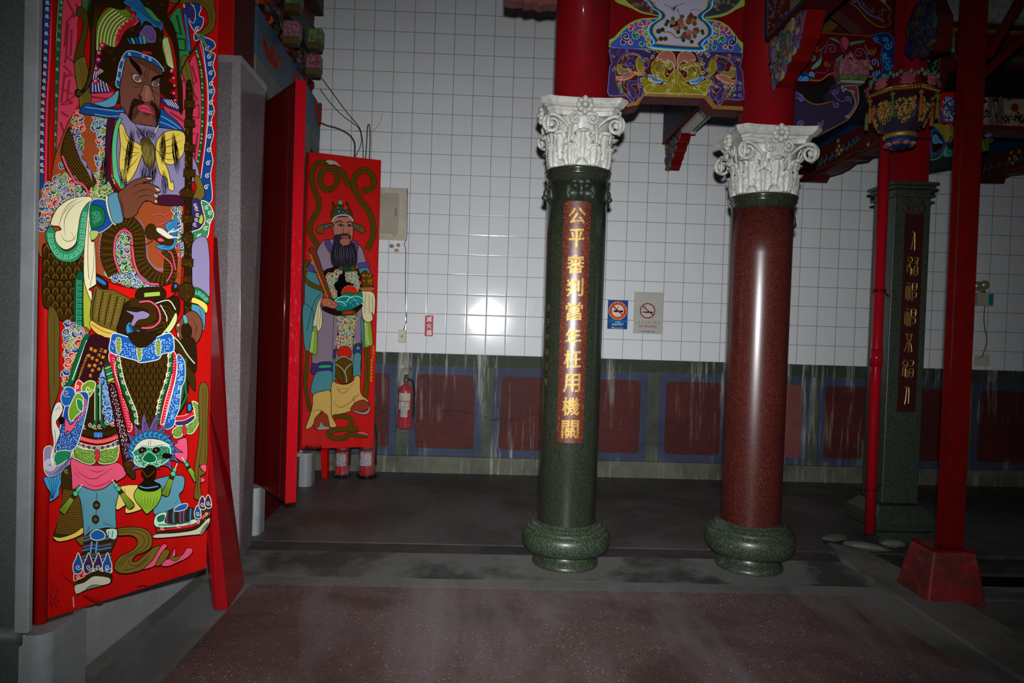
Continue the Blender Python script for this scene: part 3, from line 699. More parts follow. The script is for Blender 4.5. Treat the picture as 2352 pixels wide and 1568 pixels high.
for x, y, r, a0, d, c, wd, tl in ((330, 490, 52, 90, 1, '33285e', 4.6, 1.6), (300, 570, 26, 200, -1, '3c3068', 4, 1), (410, 350, 34, 60, 1, 'c23a48', 4, 1.3), (390, 390, 20, 0, 1, 'b33340', 3.4, 1), (520, 320, 32, 60, 1, 'c4404a', 3.6, 1.3), (510, 430, 28, 30, -1, 'c4404a', 3.4, 1.2), (630, 300, 34, 90, -1, 'c4552e', 3.6, 1), (580, 380, 30, 30, 1, '96923a', 4, .8), (590, 460, 30, 30, 1, '96923a', 4, .8), (620, 530, 28, 30, -1, '96923a', 4, .8), (640, 600, 26, 90, 1, '96923a', 4, .8), (470, 480, 44, 200, -1, '127a48', 4.4, 1.4), (540, 590, 26, 0, 1, '127a48', 4, 1), (390, 570, 22, 20, 1, 'd0602e', 4, .5),
                                  (1745, 560, 46, 0, 1, '33285e', 4.6, 1.6), (1730, 640, 26, 200, -1, '3c3068', 4, 1), (1660, 390, 32, 60, -1, 'b33340', 4, 1.3), (1700, 450, 24, 0, 1, 'b33340', 3.6, 1), (1600, 370, 30, 60, -1, 'c4404a', 3.6, 1.3), (1600, 480, 26, 30, 1, 'c4404a', 3.4, 1.2), (1520, 340, 28, 90, 1, 'c4552e', 3.6, 1), (1540, 420, 30, 30, -1, '96923a', 4, .8), (1520, 500, 30, 30, 1, '96923a', 4, .8), (1450, 560, 28, 30, -1, '96923a', 4, .8), (1410, 630, 26, 90, 1, '96923a', 4, .8), (1620, 540, 44, 200, 1, '127a48', 4.4, 1.4), (1500, 640, 26, 0, 1, '127a48', 4, 1), (1650, 630, 22, 20, 1, 'd0602e', 4, .5)):
    px, py = K([(x, y)])[0]
    b.lv += 1; b.curl(px, py, r / 5.8, math.radians(a0), d, 1.2, wd + 1.8, 'e6e4e0', tl); b.lv += 1; b.curl(px, py, r / 5.8, math.radians(a0), d, 1.2, wd, c, tl)
R = random.Random(4)
for k in range(46):
    x, y = (R.uniform(420, 720), R.uniform(-10, 190)) if k % 2 else (R.uniform(1440, 1760), R.uniform(-10, 200))
    if y < 230 - abs(x - (760 if k % 2 else 1400)) * .25 - 40:
        px, py = K([(x, y)])[0]; b.lv += 1; b.curl(px, py, R.uniform(2.5, 5), R.uniform(0, 6), R.choice((-1, 1)), 1.1, 1.1, R.choice(('8f8d80', '7a7466', '93908c')), .6)
b.done('flower_panel_painting', bt, M_MATTE)
# carved lower board: layered relief
def relief(parent, Y, lay, name, n=(0, -1, 0), org=None, mat=None):
    """carved layers: each outline is cut as a solid of its own height above the board"""
    o = np.array(org if org is not None else (0, Y, 0), float); nn = np.array(n, float); mb = MB()
    def P(x, y, h): return at_plane(x, y, nn, o) + nn * h
    for pts, col, h, edge, ew in lay:
        q = smooth(pts, True, 3); m = len(q)
        for (qq, hh, cc) in ((q, h, edge),):
            tr = tessellate_polygon([[Vector((x, y, 0)) for x, y in qq]])
            mb.add([P(x, y, hh) for x, y in qq] + [P(x, y, 0) for x, y in qq], [tuple(t) for t in tr] + [(i, (i + 1) % m, (i + 1) % m + m, i + m) for i in range(m)], lin(cc))
        if ew:
            cx, cy = sum(p[0] for p in q) / m, sum(p[1] for p in q) / m; L = []
            for i in range(m):
                a, c = q[i - 1], q[(i + 1) % m]; dx, dy = c[0] - a[0], c[1] - a[1]; mm = math.hypot(dx, dy) or 1
                L.append((q[i][0] - dy / mm * ew, q[i][1] + dx / mm * ew))
            ar = sum(q[i][0] * q[(i + 1) % m][1] - q[(i + 1) % m][0] * q[i][1] for i in range(m))
            if ar < 0: L = [(2 * q[i][0] - L[i][0], 2 * q[i][1] - L[i][1]) for i in range(m)]
            tr = tessellate_polygon([[Vector((x, y, 0)) for x, y in L]])
            mb.add([P(x, y, h + .0012) for x, y in L], [tuple(t) for t in tr], lin(col))
    return fixn(mb.build(name, mat or M_MATTE, parent))
def fixn(o): return o
def mirror(pts, ax=996, ay=.028): return [(2 * ax - x, y + (2 * (ax - x)) * .032) for x, y in pts]
PUR, PURE, OLV, OLVE, SAL, SALE = '362b54', '77689c', '7c7118', 'b5aa70', '9a5f4e', 'd9a594'
L1 = [([(115, 660), (300, 650), (560, 670), (700, 680), (715, 730), (660, 800), (630, 900), (570, 945), (560, 860), (530, 770), (440, 725), (330, 740), (250, 800), (205, 920), (200, 1050), (240, 1180), (330, 1260), (420, 1290), (440, 1360), (400, 1370), (330, 1290), (100, 1280), (95, 1100), (110, 900), (140, 860), (125, 780)], PUR, .014, PURE, 1.6),
      ([(330, 830), (380, 780), (450, 800), (460, 880), (430, 930), (380, 930), (330, 880)], PUR, .012, PURE, 1.1),
      ([(480, 780), (530, 790), (555, 860), (550, 940), (590, 1000), (540, 1000), (480, 940), (465, 860)], OLV, .018, OLVE, 1.3),
      ([(215, 880), (270, 880), (290, 920), (380, 925), (400, 960), (320, 990), (230, 990)], OLV, .014, OLVE, 1.2),
      ([(195, 1030), (260, 1030), (340, 980), (430, 970), (465, 990), (400, 1050), (300, 1085), (220, 1075)], SAL, .02, SALE, 1.3),
      ([(345, 1130), (380, 1080), (470, 1090), (500, 1020), (610, 1000), (600, 1030), (520, 1060), (480, 1130), (400, 1150), (450, 1210), (465, 1300), (420, 1330), (360, 1230)], PUR, .016, PURE, 1.2),
      ([(500, 1110), (550, 1120), (560, 1220), (530, 1310), (480, 1300), (510, 1220), (480, 1160)], PUR, .016, PURE, 1.2),
      ([(225, 1110), (270, 1150), (290, 1230), (250, 1200)], '2e8a3a', .012, '7cc074', .8),
      ([(740, 810), (760, 740), (840, 690), (920, 700), (975, 760), (985, 870), (970, 945), (950, 870), (890, 820), (830, 850), (790, 810)], SAL, .022, SALE, 1.4),
      ([(680, 840), (760, 830), (850, 850), (940, 880), (930, 940), (860, 900), (780, 880), (740, 900), (730, 960), (760, 1060), (700, 1020), (665, 940)], OLV, .016, OLVE, 1.2),
      ([(750, 930), (800, 900), (850, 930), (840, 1000), (880, 1050), (920, 1000), (980, 960), (990, 1250), (880, 1260), (650, 1250), (590, 1250), (520, 1060), (620, 1060), (700, 1120), (800, 1140), (880, 1090), (800, 1080), (740, 1020)], OLV, .013, OLVE, 1.4),
      ([(625, 1010), (680, 1020), (760, 1070), (800, 1060), (805, 1110), (720, 1110), (650, 1070)], '3a74b8', .019, 'b8d4ea', 1.1),
      ([(580, 1200), (610, 1150), (680, 1140), (700, 1180), (650, 1220), (600, 1240)], OLV, .017, OLVE, 1.1),
      ([(855, 1240), (870, 1190), (930, 1200), (950, 1130), (980, 1120), (970, 1180), (940, 1250)], OLV, .017, OLVE, 1.0)]
LL = [(K(p), c, h, e, w) for p, c, h, e, w in L1] + [(K(mirror(p)), c, h, e, w) for p, c, h, e, w in L1]
LL.append((K([(960, 960), (996, 940), (1030, 960), (1015, 1120), (1060, 1250), (930, 1250), (975, 1120)]), OLV, .018, OLVE, 1.2))
relief(bt, BY - .03, LL, 'carved_relief')
b = Brush((0, BY - .03, 0), (1, 0, 0), (0, -1, 0), .0001)
for pts in ([(95, 640), (1890, 720)],): pass
mb = MB()
def gline(pts, r=.0035, hh=.02, Y=BY - .03, m=None):
    mb.tube([at_y(x, y, Y - hh) for x, y in smooth(m or K(pts), False, 4)], r, 6)
for P_ in ([(560, 860), (530, 770), (440, 725), (330, 740), (250, 800), (205, 920), (200, 1050), (240, 1180), (300, 1250), (355, 1250), (350, 1200), (305, 1150), (320, 1080)], [(560, 870), (550, 940), (590, 1000), (520, 1000), (460, 970)], [(625, 1040), (680, 1090), (760, 1130), (850, 1130), (910, 1080), (920, 1010), (870, 970)], [(665, 940), (690, 870), (740, 830)], [(430, 860), (440, 910)], [(800, 950), (830, 1000)], [(455, 1210), (500, 1180), (515, 1130)], [(590, 665), (660, 700)], [(150, 710), (140, 770)]):
    gline(P_); mp = mirror(P_); gline(mp)
mb.build('gilt_beading', M_GOLD, bt)
mb = MB(); RR = random.Random(2)
mb.sm = True
for k in range(170):
    x, y = RR.uniform(120, 1860), RR.uniform(680, 1280)
    if 1230 < y - (x - 996) * .03 and 560 < x < 1430: continue
    p = at_y(*K([(x, y + (x - 996) * .03)])[0], BY - .05); c = random.Random(k).choice((PURE, '5e517e', '8f80b4', 'c9a05a') if abs(x - 996) > 440 else (OLVE, '8d8440', 'cfc48c', '6a6218')); sz_ = RR.uniform(.009, .019)
    P0 = [(p[0] + sz_ * (1 - i / 12) * math.cos(i * .7 + k), BY - .050, p[2] + sz_ * (1 - i / 12) * math.sin(i * .7 + k)) for i in range(10)]
    o = len(mb.f); mb.tube(P0, .0028, 5)
    for i in range(o, len(mb.f)): mb.c[i] = lin(c)
mb.build('carved_curls', M_MATTE, bt)['kind'] = 'stuff'
# ---------------------------------------------------------------- beam running back to the wall behind it, with its hanging bracket and lamp
tb = thing('purple_beam', 'dark purple cross beam with carved bracket, seen under the flower beam', 'beam', (2.55, 5.6, 3.2))
def yb(x, y, Y): p = at_y(x, y, Y); return (p[0], p[1], p[2])
bx = 2.72
MB().box(bx, bx + .17, 4.62, 6.86, 3.40, 3.9).build('beam_body', plain('purple grey beam paint', '3d3848', .6, var=.4, scale=14), tb)
MB().box(bx - .004, bx + .174, 4.62, 6.86, 3.375, 3.399).build('red_underside', M_BEAMR, tb)
out = [(6.25, 3.374), (6.86, 3.374), (6.86, 3.17), (6.80, 3.11), (6.70, 3.085), (6.64, 3.12), (6.60, 3.16), (6.56, 3.165), (6.53, 3.21), (6.47, 3.225), (6.44, 3.27), (6.38, 3.28), (6.34, 3.33), (6.27, 3.335)]
fixnormals(MB().prism(out, lambda u, v, d: (d, u, v), bx + .035, bx + .135).build('carved_bracket', M_REDM, tb))
mb = MB(); mb.sm = True; RR = random.Random(5)
for k in range(150):
    u = RR.uniform(6.3, 6.86); v = RR.uniform(3.09, 3.37)
    if inside(u, v, out):
        o = len(mb.f); mb.ball((bx + .034, u, v), (.012, RR.uniform(.012, .035), RR.uniform(.01, .03)), 7, 5); c = lin(RR.choice(('2f6f9e', '6f6a2a', '4a5a4a', '93762f', '5a4a6a', '3f3a4a', '7a2a2a', '3b5a4a')))
        for i in range(o, len(mb.f)): mb.c[i] = c
mb.build('bracket_carving', M_MATTE, tb)['kind'] = 'stuff'
lt = thing('strip_light', 'unlit white fluorescent strip light fixed under the purple cross beam', 'lamp', (2.8, 5.8, 3.3))
MB().box(2.745, 2.825, 5.20, 6.27, 3.325, 3.373).build('housing', M_WHITE, lt, bevel=.006)
mb = MB(); mb.sm = True; mb.tube([(2.85, 5.22, 3.335), (2.85, 6.24, 3.335)], .013, 12); mb.build('tube', M_WHITE, lt)
for y0, y1 in ((5.20, 5.24), (6.23, 6.27)): MB().box(2.826, 2.87, y0, y1, 3.318, 3.372).build('end_cap', M_IVORY, lt)
# ---------------------------------------------------------------- left facade frieze
fb = struct(MB().hexa([(-.95, 4.72, 3.10), (-.60, 4.72, 3.10), (-.70, 6.86, 3.10), (-.95, 6.86, 3.10), (-.95, 4.72, 3.285), (-.60, 4.72, 3.285), (-.70, 6.86, 3.285), (-.95, 6.86, 3.285)]).build('trim_14', M_STRIP))
struct(MB().hexa([(-.95, 4.72, 3.02), (-.63, 4.72, 3.02), (-.73, 6.86, 3.02), (-.95, 6.86, 3.02), (-.95, 4.72, 3.098), (-.63, 4.72, 3.098), (-.73, 6.86, 3.098), (-.95, 6.86, 3.098)]).build('trim_15', M_DKRED))
fz = thing('blue_frieze_beam', 'blue painted beam with orange flame tips above the door openings', 'beam', (-.7, 5.6, 3.3))
fzx = lambda y: -.598 - (y - 4.72) * .0467
MB().hexa([(-.95, 4.72, 3.287), (fzx(4.72), 4.72, 3.287), (fzx(6.86), 6.86, 3.287), (-.95, 6.86, 3.287), (-.95, 4.72, 3.61), (fzx(4.72), 4.72, 3.61), (fzx(6.86), 6.86, 3.61), (-.95, 6.86, 3.61)]).build('beam_body', concrete('faded blue paint', '2f5a78', '253f52', '3e77a0', 1.5, amt=.7), fz)
nf = np.array([1, .0467, 0.]); nf /= np.linalg.norm(nf)
b = Brush((-.598, 4.72, 3.3), (0, 1, 0), nf, .0002)
def Kf(pts): return [(480 + x / 7.127, y / 7.127) for x, y in pts]
b.fill(Kf([(890, 590), (915, 640), (960, 760), (1000, 800), (1040, 740), (1075, 800), (1100, 930), (1170, 900), (1190, 960), (1140, 1010), (1120, 1160), (1000, 1040), (930, 940), (890, 740)]), '8e2f22', 1.5, 'c85a1e')
b.fill(Kf([(1380, 1160), (1400, 1220), (1440, 1300), (1480, 1260), (1520, 1330), (1500, 1420), (1380, 1380)]), '8e2f22', 1.5, 'c85a1e')
b.fill([(724, 225), (728, 240), (734, 236), (739, 245), (735, 290), (727, 280), (724, 250)], '8e2f22', 1.2, 'c85a1e')
b.done('flame_painting', fz, M_MATTE)
bs = thing('bracket_tier', 'dark carved bracket tier with pink and green blocks above the blue beam', 'carving', (-.6, 5.6, 3.8))
def run(x0, x1, z0, z1, name, mat, ye=6.86): # a course following the skewed facade
    d = .0467 * (ye - 4.72)
    MB().hexa([(-.95, 4.72, z0), (x0, 4.72, z0), (x0 - d, ye, z0), (-.95, ye, z0), (-.95, 4.72, z1), (x1, 4.72, z1), (x1 - d, ye, z1), (-.95, ye, z1)]).build(name, mat, bs)
M_DKGRN = plain('dull dark green beam paint', '2c3636', .5, var=.2)
run(-.66, -.64, 3.612, 3.868, 'back_board', M_BEAMR, 6.5); run(-.56, -.56, 3.87, 4.10, 'green_course', M_DKGRN, 6.4); run(-.60, -.58, 4.102, 4.3, 'back_board', M_BEAMR, 6.4); run(-.50, -.50, 4.302, 4.6, 'brown_course', plain('dull brown beam paint', '3b2b28', .5), 6.4)
M_PINK = speckle('pink marbled paint', '7c4753', ('966572', '6c2a39'), .5, 60, dirt='7d4a55'); M_GRNP = speckle('green marbled paint', '4d6434', ('6f8450', '33471f'), .5, 60, dirt='475a30')
M_OCH = plain('ochre paint edge', '4f401e', .5)
def block(x, y, z, s, m1, nm='pink_block'):
    MB().box(x - .12, x, y - s, y + s, z - .05, z + .065).build(nm, m1, bs, bevel=.006); MB().hexa([(x - .12, y - s * .8, z - .105), (x - .015, y - s * .8, z - .105), (x - .015, y + s * .8, z - .105), (x - .12, y + s * .8, z - .105), (x - .12, y - s * .95, z - .051), (x - .005, y - s * .95, z - .051), (x - .005, y + s * .95, z - .051), (x - .12, y + s * .95, z - .051)]).build('block_foot', M_OCH, bs)
block(-.47, 5.29, 3.68, .05, M_PINK); block(-.49, 6.02, 3.715, .055, M_PINK); block(-.47, 5.98, 3.92, .05, M_GRNP, 'green_block'); block(-.46, 5.28, 3.92, .05, M_GRNP, 'green_block')
mb = MB(); mb.sm = True; RR = random.Random(9)
for k in range(120):
    y = RR.uniform(4.75, 6.45); z = RR.uniform(3.63, 3.85) if k % 4 else RR.uniform(4.12, 4.28); o = len(mb.f)
    mb.ball((-.628 - (y - 4.72) * .0467 + RR.uniform(0, .035), y, z), (RR.uniform(.015, .04), RR.uniform(.02, .05), RR.uniform(.015, .045)), 8, 5)
    c = lin(RR.choice(('4d2a2c', '5c3a40', '33403a', '3a1517', '6a5030', '2b3c4a', '5b2024', '465048')) if y > 5.0 else RR.choice(('8a3218', 'a4501c', '5c1512')))
    for i in range(o, len(mb.f)): mb.c[i] = c
mb.build('carved_clouds', M_MATTE, bs)['kind'] = 'stuff'
# ---------------------------------------------------------------- right side: bracket arm, boards, hanging basket post
def K2(pts, ox=1780, oy=0, s=6.534): return [(ox + x / s, oy + y / s) for x, y in pts]
def K4(pts): return K2(pts, 1800, 180, 6.271)
def plate(name, pts, axis, d0, d1, mat, parent, sm=False):
    """outline traced on its own plane (y = d0 or x = d0) and cut as a solid board d0..d1"""
    q = smooth(pts, True, 3) if sm else pts
    if axis == 'y': w_ = [at_y(x, y, d0) for x, y in q]; o = MB().prism([(p[0], p[2]) for p in w_], lambda u, v, d: (u, d, v), d0, d1)
    else: w_ = [at_x(x, y, d0) for x, y in q]; o = MB().prism([(p[1], p[2]) for p in w_], lambda u, v, d: (d, u, v), d0, d1)
    return fixnormals(o.build(name, mat, parent))
def blobs(name, parent, n, seed, area, put, cols, r=(.01, .03), mat=None):
    mb = MB(); mb.sm = True; RR = random.Random(seed); xs = [p[0] for p in area]; ys = [p[1] for p in area]; k = 0
    while k < n:
        u, v = RR.uniform(min(xs), max(xs)), RR.uniform(min(ys), max(ys)); k += 1
        if not inside(u, v, area): continue
        o = len(mb.f); c = lin(RR.choice(cols)); p = put(u, v); a = RR.uniform(0, 6.28)
        if k % 5 < 3:
            L_ = RR.uniform(*r) * 2.2; bx_, bz_ = math.cos(a), math.sin(a); q0 = np.array(p); ux = np.array(put(u + 1, v)) - q0; ux /= np.linalg.norm(ux); cv = RR.uniform(-.5, .5)
            mb.tube([q0 + ux * (bx_ * L_ * (t - .5) - bz_ * cv * L_ * (t - .5) ** 2) + np.array((0, 0, 1.)) * (bz_ * L_ * (t - .5) + bx_ * cv * L_ * (t - .5) ** 2) for t in (0, .2, .4, .6, .8, 1)], [L_ * q for q in (.04, .13, .18, .16, .10, .02)], 6)
        else:
            R_ = RR.uniform(*r) * 1.2; d = RR.choice((-1, 1)); ax = put(u + 1, v); ax = np.array(ax) - np.array(p); ax /= np.linalg.norm(ax); ay = np.array((0, 0, 1.))
            mb.tube([np.array(p) + ax * R_ * (1 - .8 * i / 11) * math.cos(a + d * i * .75) + ay * R_ * (1 - .8 * i / 11) * math.sin(a + d * i * .75) for i in range(12)], R_ * .22, 5)
        for i in range(o, len(mb.f)): mb.c[i] = c
    o = mb.build(name, mat or M_MATTE, parent); o['kind'] = 'stuff'; return o
M_PURP = plain('dark purple paint', '2a2436', .5, var=.15)
M_NAVY = plain('deep blue beam paint', '0c3560', .5, var=.25)
M_OCHB = plain('ochre ceiling board', '6a4a1e', .6)
sb = thing('carved_board', 'red carved board with blue corner scrolls between red granite column and hanging post', 'beam', (3.25, 4.33, 3.2))
plate('board', K2([(262, 1180), (262, 460), (600, 462), (1770, 545), (1765, 1190), (1290, 1165), (900, 1120), (760, 1180), (640, 1245), (262, 1205)]), 'y', 4.33, 4.42, M_BEAMR, sb)
MB().box(2.93, 3.56, 4.43, 4.62, 2.98, 3.42).build('shaded_rear_beam', M_DARK, sb)  # beam box added behind the board; its near-black colour stands in for shadow
YB = 4.328
b = Brush((0, YB, 0), (1, 0, 0), (0, -1, 0), .0001)
b.fill(K2([(262, 1175), (262, 465), (600, 468), (1765, 552), (1765, 1180), (1290, 1160), (900, 1115), (760, 1170), (620, 1230)]), '560a10', 0, sm=False)
b.line(K2([(590, 478), (1100, 520), (1765, 560)]), 2.2, '6a4f22'); b.line(K2([(500, 1195), (680, 1205), (800, 1120), (930, 1085)]), 3, '8a5f22'); b.line(K2([(1270, 1140), (1460, 1150)]), 3, '8a5f22')
for pts in ([(1460, 530), (1765, 550), (1765, 1180), (1450, 1170), (1480, 1120), (1590, 1100), (1620, 1000), (1580, 880), (1600, 760), (1630, 690), (1560, 650), (1490, 600)], [(262, 1190), (262, 1120), (380, 1010), (440, 1080), (500, 1130), (560, 1110), (540, 1190), (450, 1215)]): b.fill(K2(pts), '0d2c5c', 1, '2f78a8')
scr = [(1690, 690, 55, 0, 1, '4a94bc'), (1680, 900, 60, 180, -1, '3a84b4'), (1650, 830, 40, 90, 1, '4a94bc'), (1690, 1000, 50, 30, 1, '3a84b4'), (1640, 1140, 40, 60, 1, '4aa4d4'), (1500, 1130, 36, 200, -1, '3a84b4'), (1530, 1090, 34, 0, 1, '3a84b4'), (1520, 590, 40, 100, 1, '3a84b4'), (1650, 600, 40, 0, -1, '3a84b4'), (540, 1120, 40, 0, -1, '4aa4d4'), (380, 1170, 44, 30, 1, '4a9ad4'), (470, 1190, 36, 200, 1, '4aa4d4'), (380, 980, 40, 0, 1, '3a84b4'), (560, 880, 55, 180, 1, '4a90b8'), (480, 780, 40, 90, -1, '4a90b8'), (560, 510, 40, 100, 1, '4a90b8'), (1490, 940, 55, 0, -1, '4a8ac0'), (850, 740, 80, 200, 1, '6a4f80'), (1260, 800, 80, 330, -1, '6a4f80'), (600, 700, 50, 180, -1, '7a6a3a'), (1450, 780, 50, 0, 1, '7a6a3a'), (770, 960, 40, 60, 1, '6f5a20'), (1290, 1000, 40, 60, -1, '6f5a20')]
b.lv += 1
for x, y, r, a, d, c in scr: px, py = K2([(x, y)])[0]; b.lv += 1; b.curl(px, py, r / 6.5, math.radians(a), d, 1.3, 2.4, c, 1.2)
for pts, c in (([(1000, 570), (1060, 560), (1110, 640), (1060, 760), (1010, 700), (980, 610)], '9a3a50'), ([(780, 570), (900, 580), (980, 650), (930, 640), (840, 600)], '3f7a62'), ([(1120, 640), (1200, 620), (1340, 610), (1330, 640), (1200, 670), (1120, 690)], '3f7a62'), ([(930, 960), (900, 900), (960, 850), (1010, 820), (1000, 900), (960, 950)], '2f7a55'), ([(1060, 850), (1150, 920), (1160, 980), (1100, 960), (1060, 900)], '2f7a55'), ([(540, 1050), (560, 990), (660, 900), (700, 840), (690, 940), (640, 1010)], '5a8f74'), ([(1360, 850), (1400, 930), (1470, 1040), (1420, 1050), (1370, 960)], '5a8f74'), ([(1010, 900), (1050, 930), (1080, 990), (970, 1000)], '8a3a48')): b.fill(K2(pts), c, .8, '1a1410')
for pts, c in (([(590, 1120), (620, 1090), (740, 1100), (800, 1040), (830, 940), (910, 930)], '4f3f78'), ([(1170, 970), (1260, 980), (1290, 1080), (1420, 1100)], '4f3f78'), ([(690, 740), (680, 850), (600, 950)], '1d4f8a'), ([(1380, 780), (1390, 880), (1460, 960)], '1d4f8a'), ([(960, 640), (1010, 760), (1060, 800)], '5a4a70'), ([(540, 620), (580, 750), (640, 770), (740, 700), (790, 600)], '7a6a3a'), ([(1340, 680), (1400, 800), (1470, 820), (1500, 720)], '7a6a3a')): b.line(K2(pts), 3, c, taper='end')
b.done('painted_scrolls', sb, M_MATTE)
# curled bracket under it
cb = thing('curled_bracket', 'dark purple curled bracket with pink block on top, right of red granite column', 'bracket', (3.1, 4.33, 3.0))
oc = K4([(125, 205), (240, 225), (300, 300), (420, 365), (560, 368), (680, 335), (730, 300), (700, 230), (662, 180), (680, 120), (760, 82), (1040, 92), (1078, 200), (1088, 320), (1050, 440), (960, 560), (850, 640), (720, 725), (600, 775), (500, 810), (400, 860), (125, 870)])
plate('arm', oc, 'y', 4.26, 4.38, M_PURP, cb, True)
b = Brush((0, 4.258, 0), (1, 0, 0), (0, -1, 0), .0001)
b.fill(oc, '2b2438', 0); b.fill(K4([(125, 205), (240, 225), (295, 300), (240, 330), (225, 280), (125, 300)]), '3d2f62', 1.2, '7a5fa0')
for x, y, r, a, d in ((245, 290, 40, 300, 1), (740, 190, 45, 0, 1), (920, 300, 44, 0, -1), (760, 380, 46, 180, -1), (250, 650, 44, 180, 1), (520, 660, 42, 0, 1), (500, 690, 30, 60, -1)): px, py = K4([(x, y)])[0]; b.lv += 1; b.curl(px, py, r / 6.3, math.radians(a), d, 1.2, 2.2, '6f5596', 1.4)
b.line(K4([(660, 180), (720, 240), (800, 320), (880, 330)]), 1.6, '6f5596'); b.line(K4([(300, 300), (420, 368), (560, 368), (690, 335)]), 2.2, '8a5a20'); b.line(K4([(500, 805), (650, 740), (850, 640), (940, 580)]), 2.2, '7a5020')
b.line(K4([(830, 110), (850, 190), (880, 170), (870, 150)]), 1.8, 'a89890'); b.fill(K4([(830, 110), (1040, 110), (1070, 200), (1075, 320), (1030, 440), (950, 560), (910, 560), (980, 470), (1030, 360), (1010, 270), (970, 200), (880, 150)]), '5e332b', 1.3, 'a89c94')
b.curl(*K4([(985, 190)])[0], 4.5, 0, 1, 1.2, 1.8, 'a89890', 0); b.curl(*K4([(910, 550)])[0], 4, 0, 1, 1.2, 1.8, 'a89890', 0)
b.done('painted_cloud', cb, M_MATTE)
for nm, z0, z1, e, m in (('pink_block', 3.140, 3.235, 0, M_PINK), ('green_ledge', 3.112, 3.139, -.008, M_GRNP), ('white_ledge', 3.095, 3.111, -.016, plain('dusty white paint', '8a8376', .5))):
    MB().box(3.175 - e, 3.362 + e, 4.235 - e, 4.325 + e, z0, z1).build(nm, m, cb, bevel=.004)
mb = MB(); mb.sm = True
for i in range(5): mb.ball((3.24 + .012 * (i - 2), 4.245, 3.245 + .012 * (2 - abs(i - 2))), (.012, .01, .018), 7, 5)
mb.build('pink_flower', M_PINK, cb)
# beam coming forward from the red granite column, carved triangular bracket below it
fbm = thing('forward_beam', 'red beam coming forward from the right round column, lattice painted side', 'beam', (2.755, 3.4, 3.4))
MB().box(2.655, 2.855, 1.6, 4.15, 3.276, 3.32).build('underside_board', M_BEAMR, fbm); MB().box(2.655, 2.855, 1.6, 4.15, 3.321, 3.9).build('beam_body', M_BEAMR, fbm)
nx = np.array([-1., 0, 0])
b = Brush((2.653, 3.5, 3.4), (0, 1, 0), nx, .0001, xf=lambda x, y: at_x(x, y, 2.653))
b.fill([(1756, -8), (1756, 96), (1765, 87), (1860, -10)], '1c2f55', 0, sm=False); b.fill([(1762, -8), (1762, 84), (1769, 79), (1845, -4)], '6a4a26', 0, sm=False); b.fill([(1765, -8), (1765, 78), (1813, 32), (1816, -6)], '5a2220', 0, sm=False)
R = random.Random(3)
for k in range(60):
    x, y = R.uniform(1766, 1812), R.uniform(-6, 74)
    if y < 76 - (x - 1766): b.lv += 1; b.curl(x, y, R.uniform(2, 4.5), R.uniform(0, 6), R.choice((-1, 1)), 1.1, 1.1, R.choice(('3a5a9a', '8f9098', 'a06a58', '28407a', '8a8f94')), .8)
b.fill([(1818, -8), (1817, 26), (1832, 12), (1850, -8)], '6f6455', 0, sm=False)
b.done('lattice_painting', fbm, M_MATTE)
def tribracket(name, label, Xl, th, outl, cols, seed, n, edge):
    t = thing(name, label, 'bracket', (Xl, 3.9, 3.2), 'triangular carved brackets')
    if Xl > 3: outl = [(x, y) for x, y in outl]
    w_ = [at_x(x, y, Xl) for x, y in outl]; ylim = 3.99 if Xl > 3 else 0; fixnormals(MB().prism([(max(ylim, p[1]), p[2]) for p in w_], lambda u, v, d: (d, u, v), Xl, Xl + th).build('board', edge, t))
    ar = [(max(ylim, p[1]), p[2]) for p in w_]
    cy_, cz_ = sum(a[0] for a in ar) / len(ar), sum(a[1] for a in ar) / len(ar); ar2 = [(cy_ + (a - cy_) * .93, cz_ + (c - cz_) * .93) for a, c in ar]
    blobs('carving', t, int(n * .55), seed, ar2, lambda u, v: (Xl - .003, u, v), cols, (.02, .06)); return t
def K7(pts): return K2(pts, 1700, 0, 3.408)
tribracket('carved_bracket', 'colourful carved bracket with scalloped red edge in front of right round column', 2.70, .11, K7([(245, 340), (300, 290), (470, 120), (520, 70), (505, 140), (480, 240), (470, 290), (440, 360), (400, 470), (330, 560), (285, 640), (255, 680), (246, 600)]), ('5c5470', '3f5c50', '6a6448', '7a3a42', '566f80', '77786c', '3a5a4a', '857654', '5a3a5a', '4a4a5c'), 3, 380, M_REDM)
# hanging post with lotus basket
hp = thing('hanging_post', 'red post ending above a carved flower basket pendant with gold panels', 'post', (3.66, 4.33, 3.1))
mb = MB(); mb.lathe([(.105, 3.16), (.105, 4.7)], 3.672, 4.33, 8); mb.build('post', M_SHAFT, hp)
PX, PY = 3.632, 4.33
mb = MB(); mb.lathe([(.06, 2.80), (.075, 2.80), (.10, 2.825), (.15, 2.88), (.172, 2.94), (.168, 2.99), (.14, 3.03), (.12, 3.04)], PX, PY, 8); fixnormals(mb.build('basket_body', M_PURP, hp))
mb = MB(); mb.lathe([(.12, 3.02), (.185, 3.035), (.205, 3.06), (.19, 3.12), (.12, 3.135)], PX, PY, 8); fixnormals(mb.build('rim', M_BEAMR, hp))
mb = MB(); mb.sm = True
for k in range(8):
    a = 2 * PI * k / 8; a2 = 2 * PI * (k + 1) / 8
    for i in range(9):
        t = i / 9; r = .207; x = PX + r * ((1 - t) * math.cos(a) + t * math.cos(a2)); y = PY + r * ((1 - t) * math.sin(a) + t * math.sin(a2)); mb.ball((x, y, 3.042), .0085, 6, 5)
    mb.tube([(PX + .208 * math.cos(a), PY + .208 * math.sin(a), 3.055), (PX + .208 * math.cos(a2), PY + .208 * math.sin(a2), 3.055)], .006, 6)
mb.build('gold_beads', M_GOLD, hp)
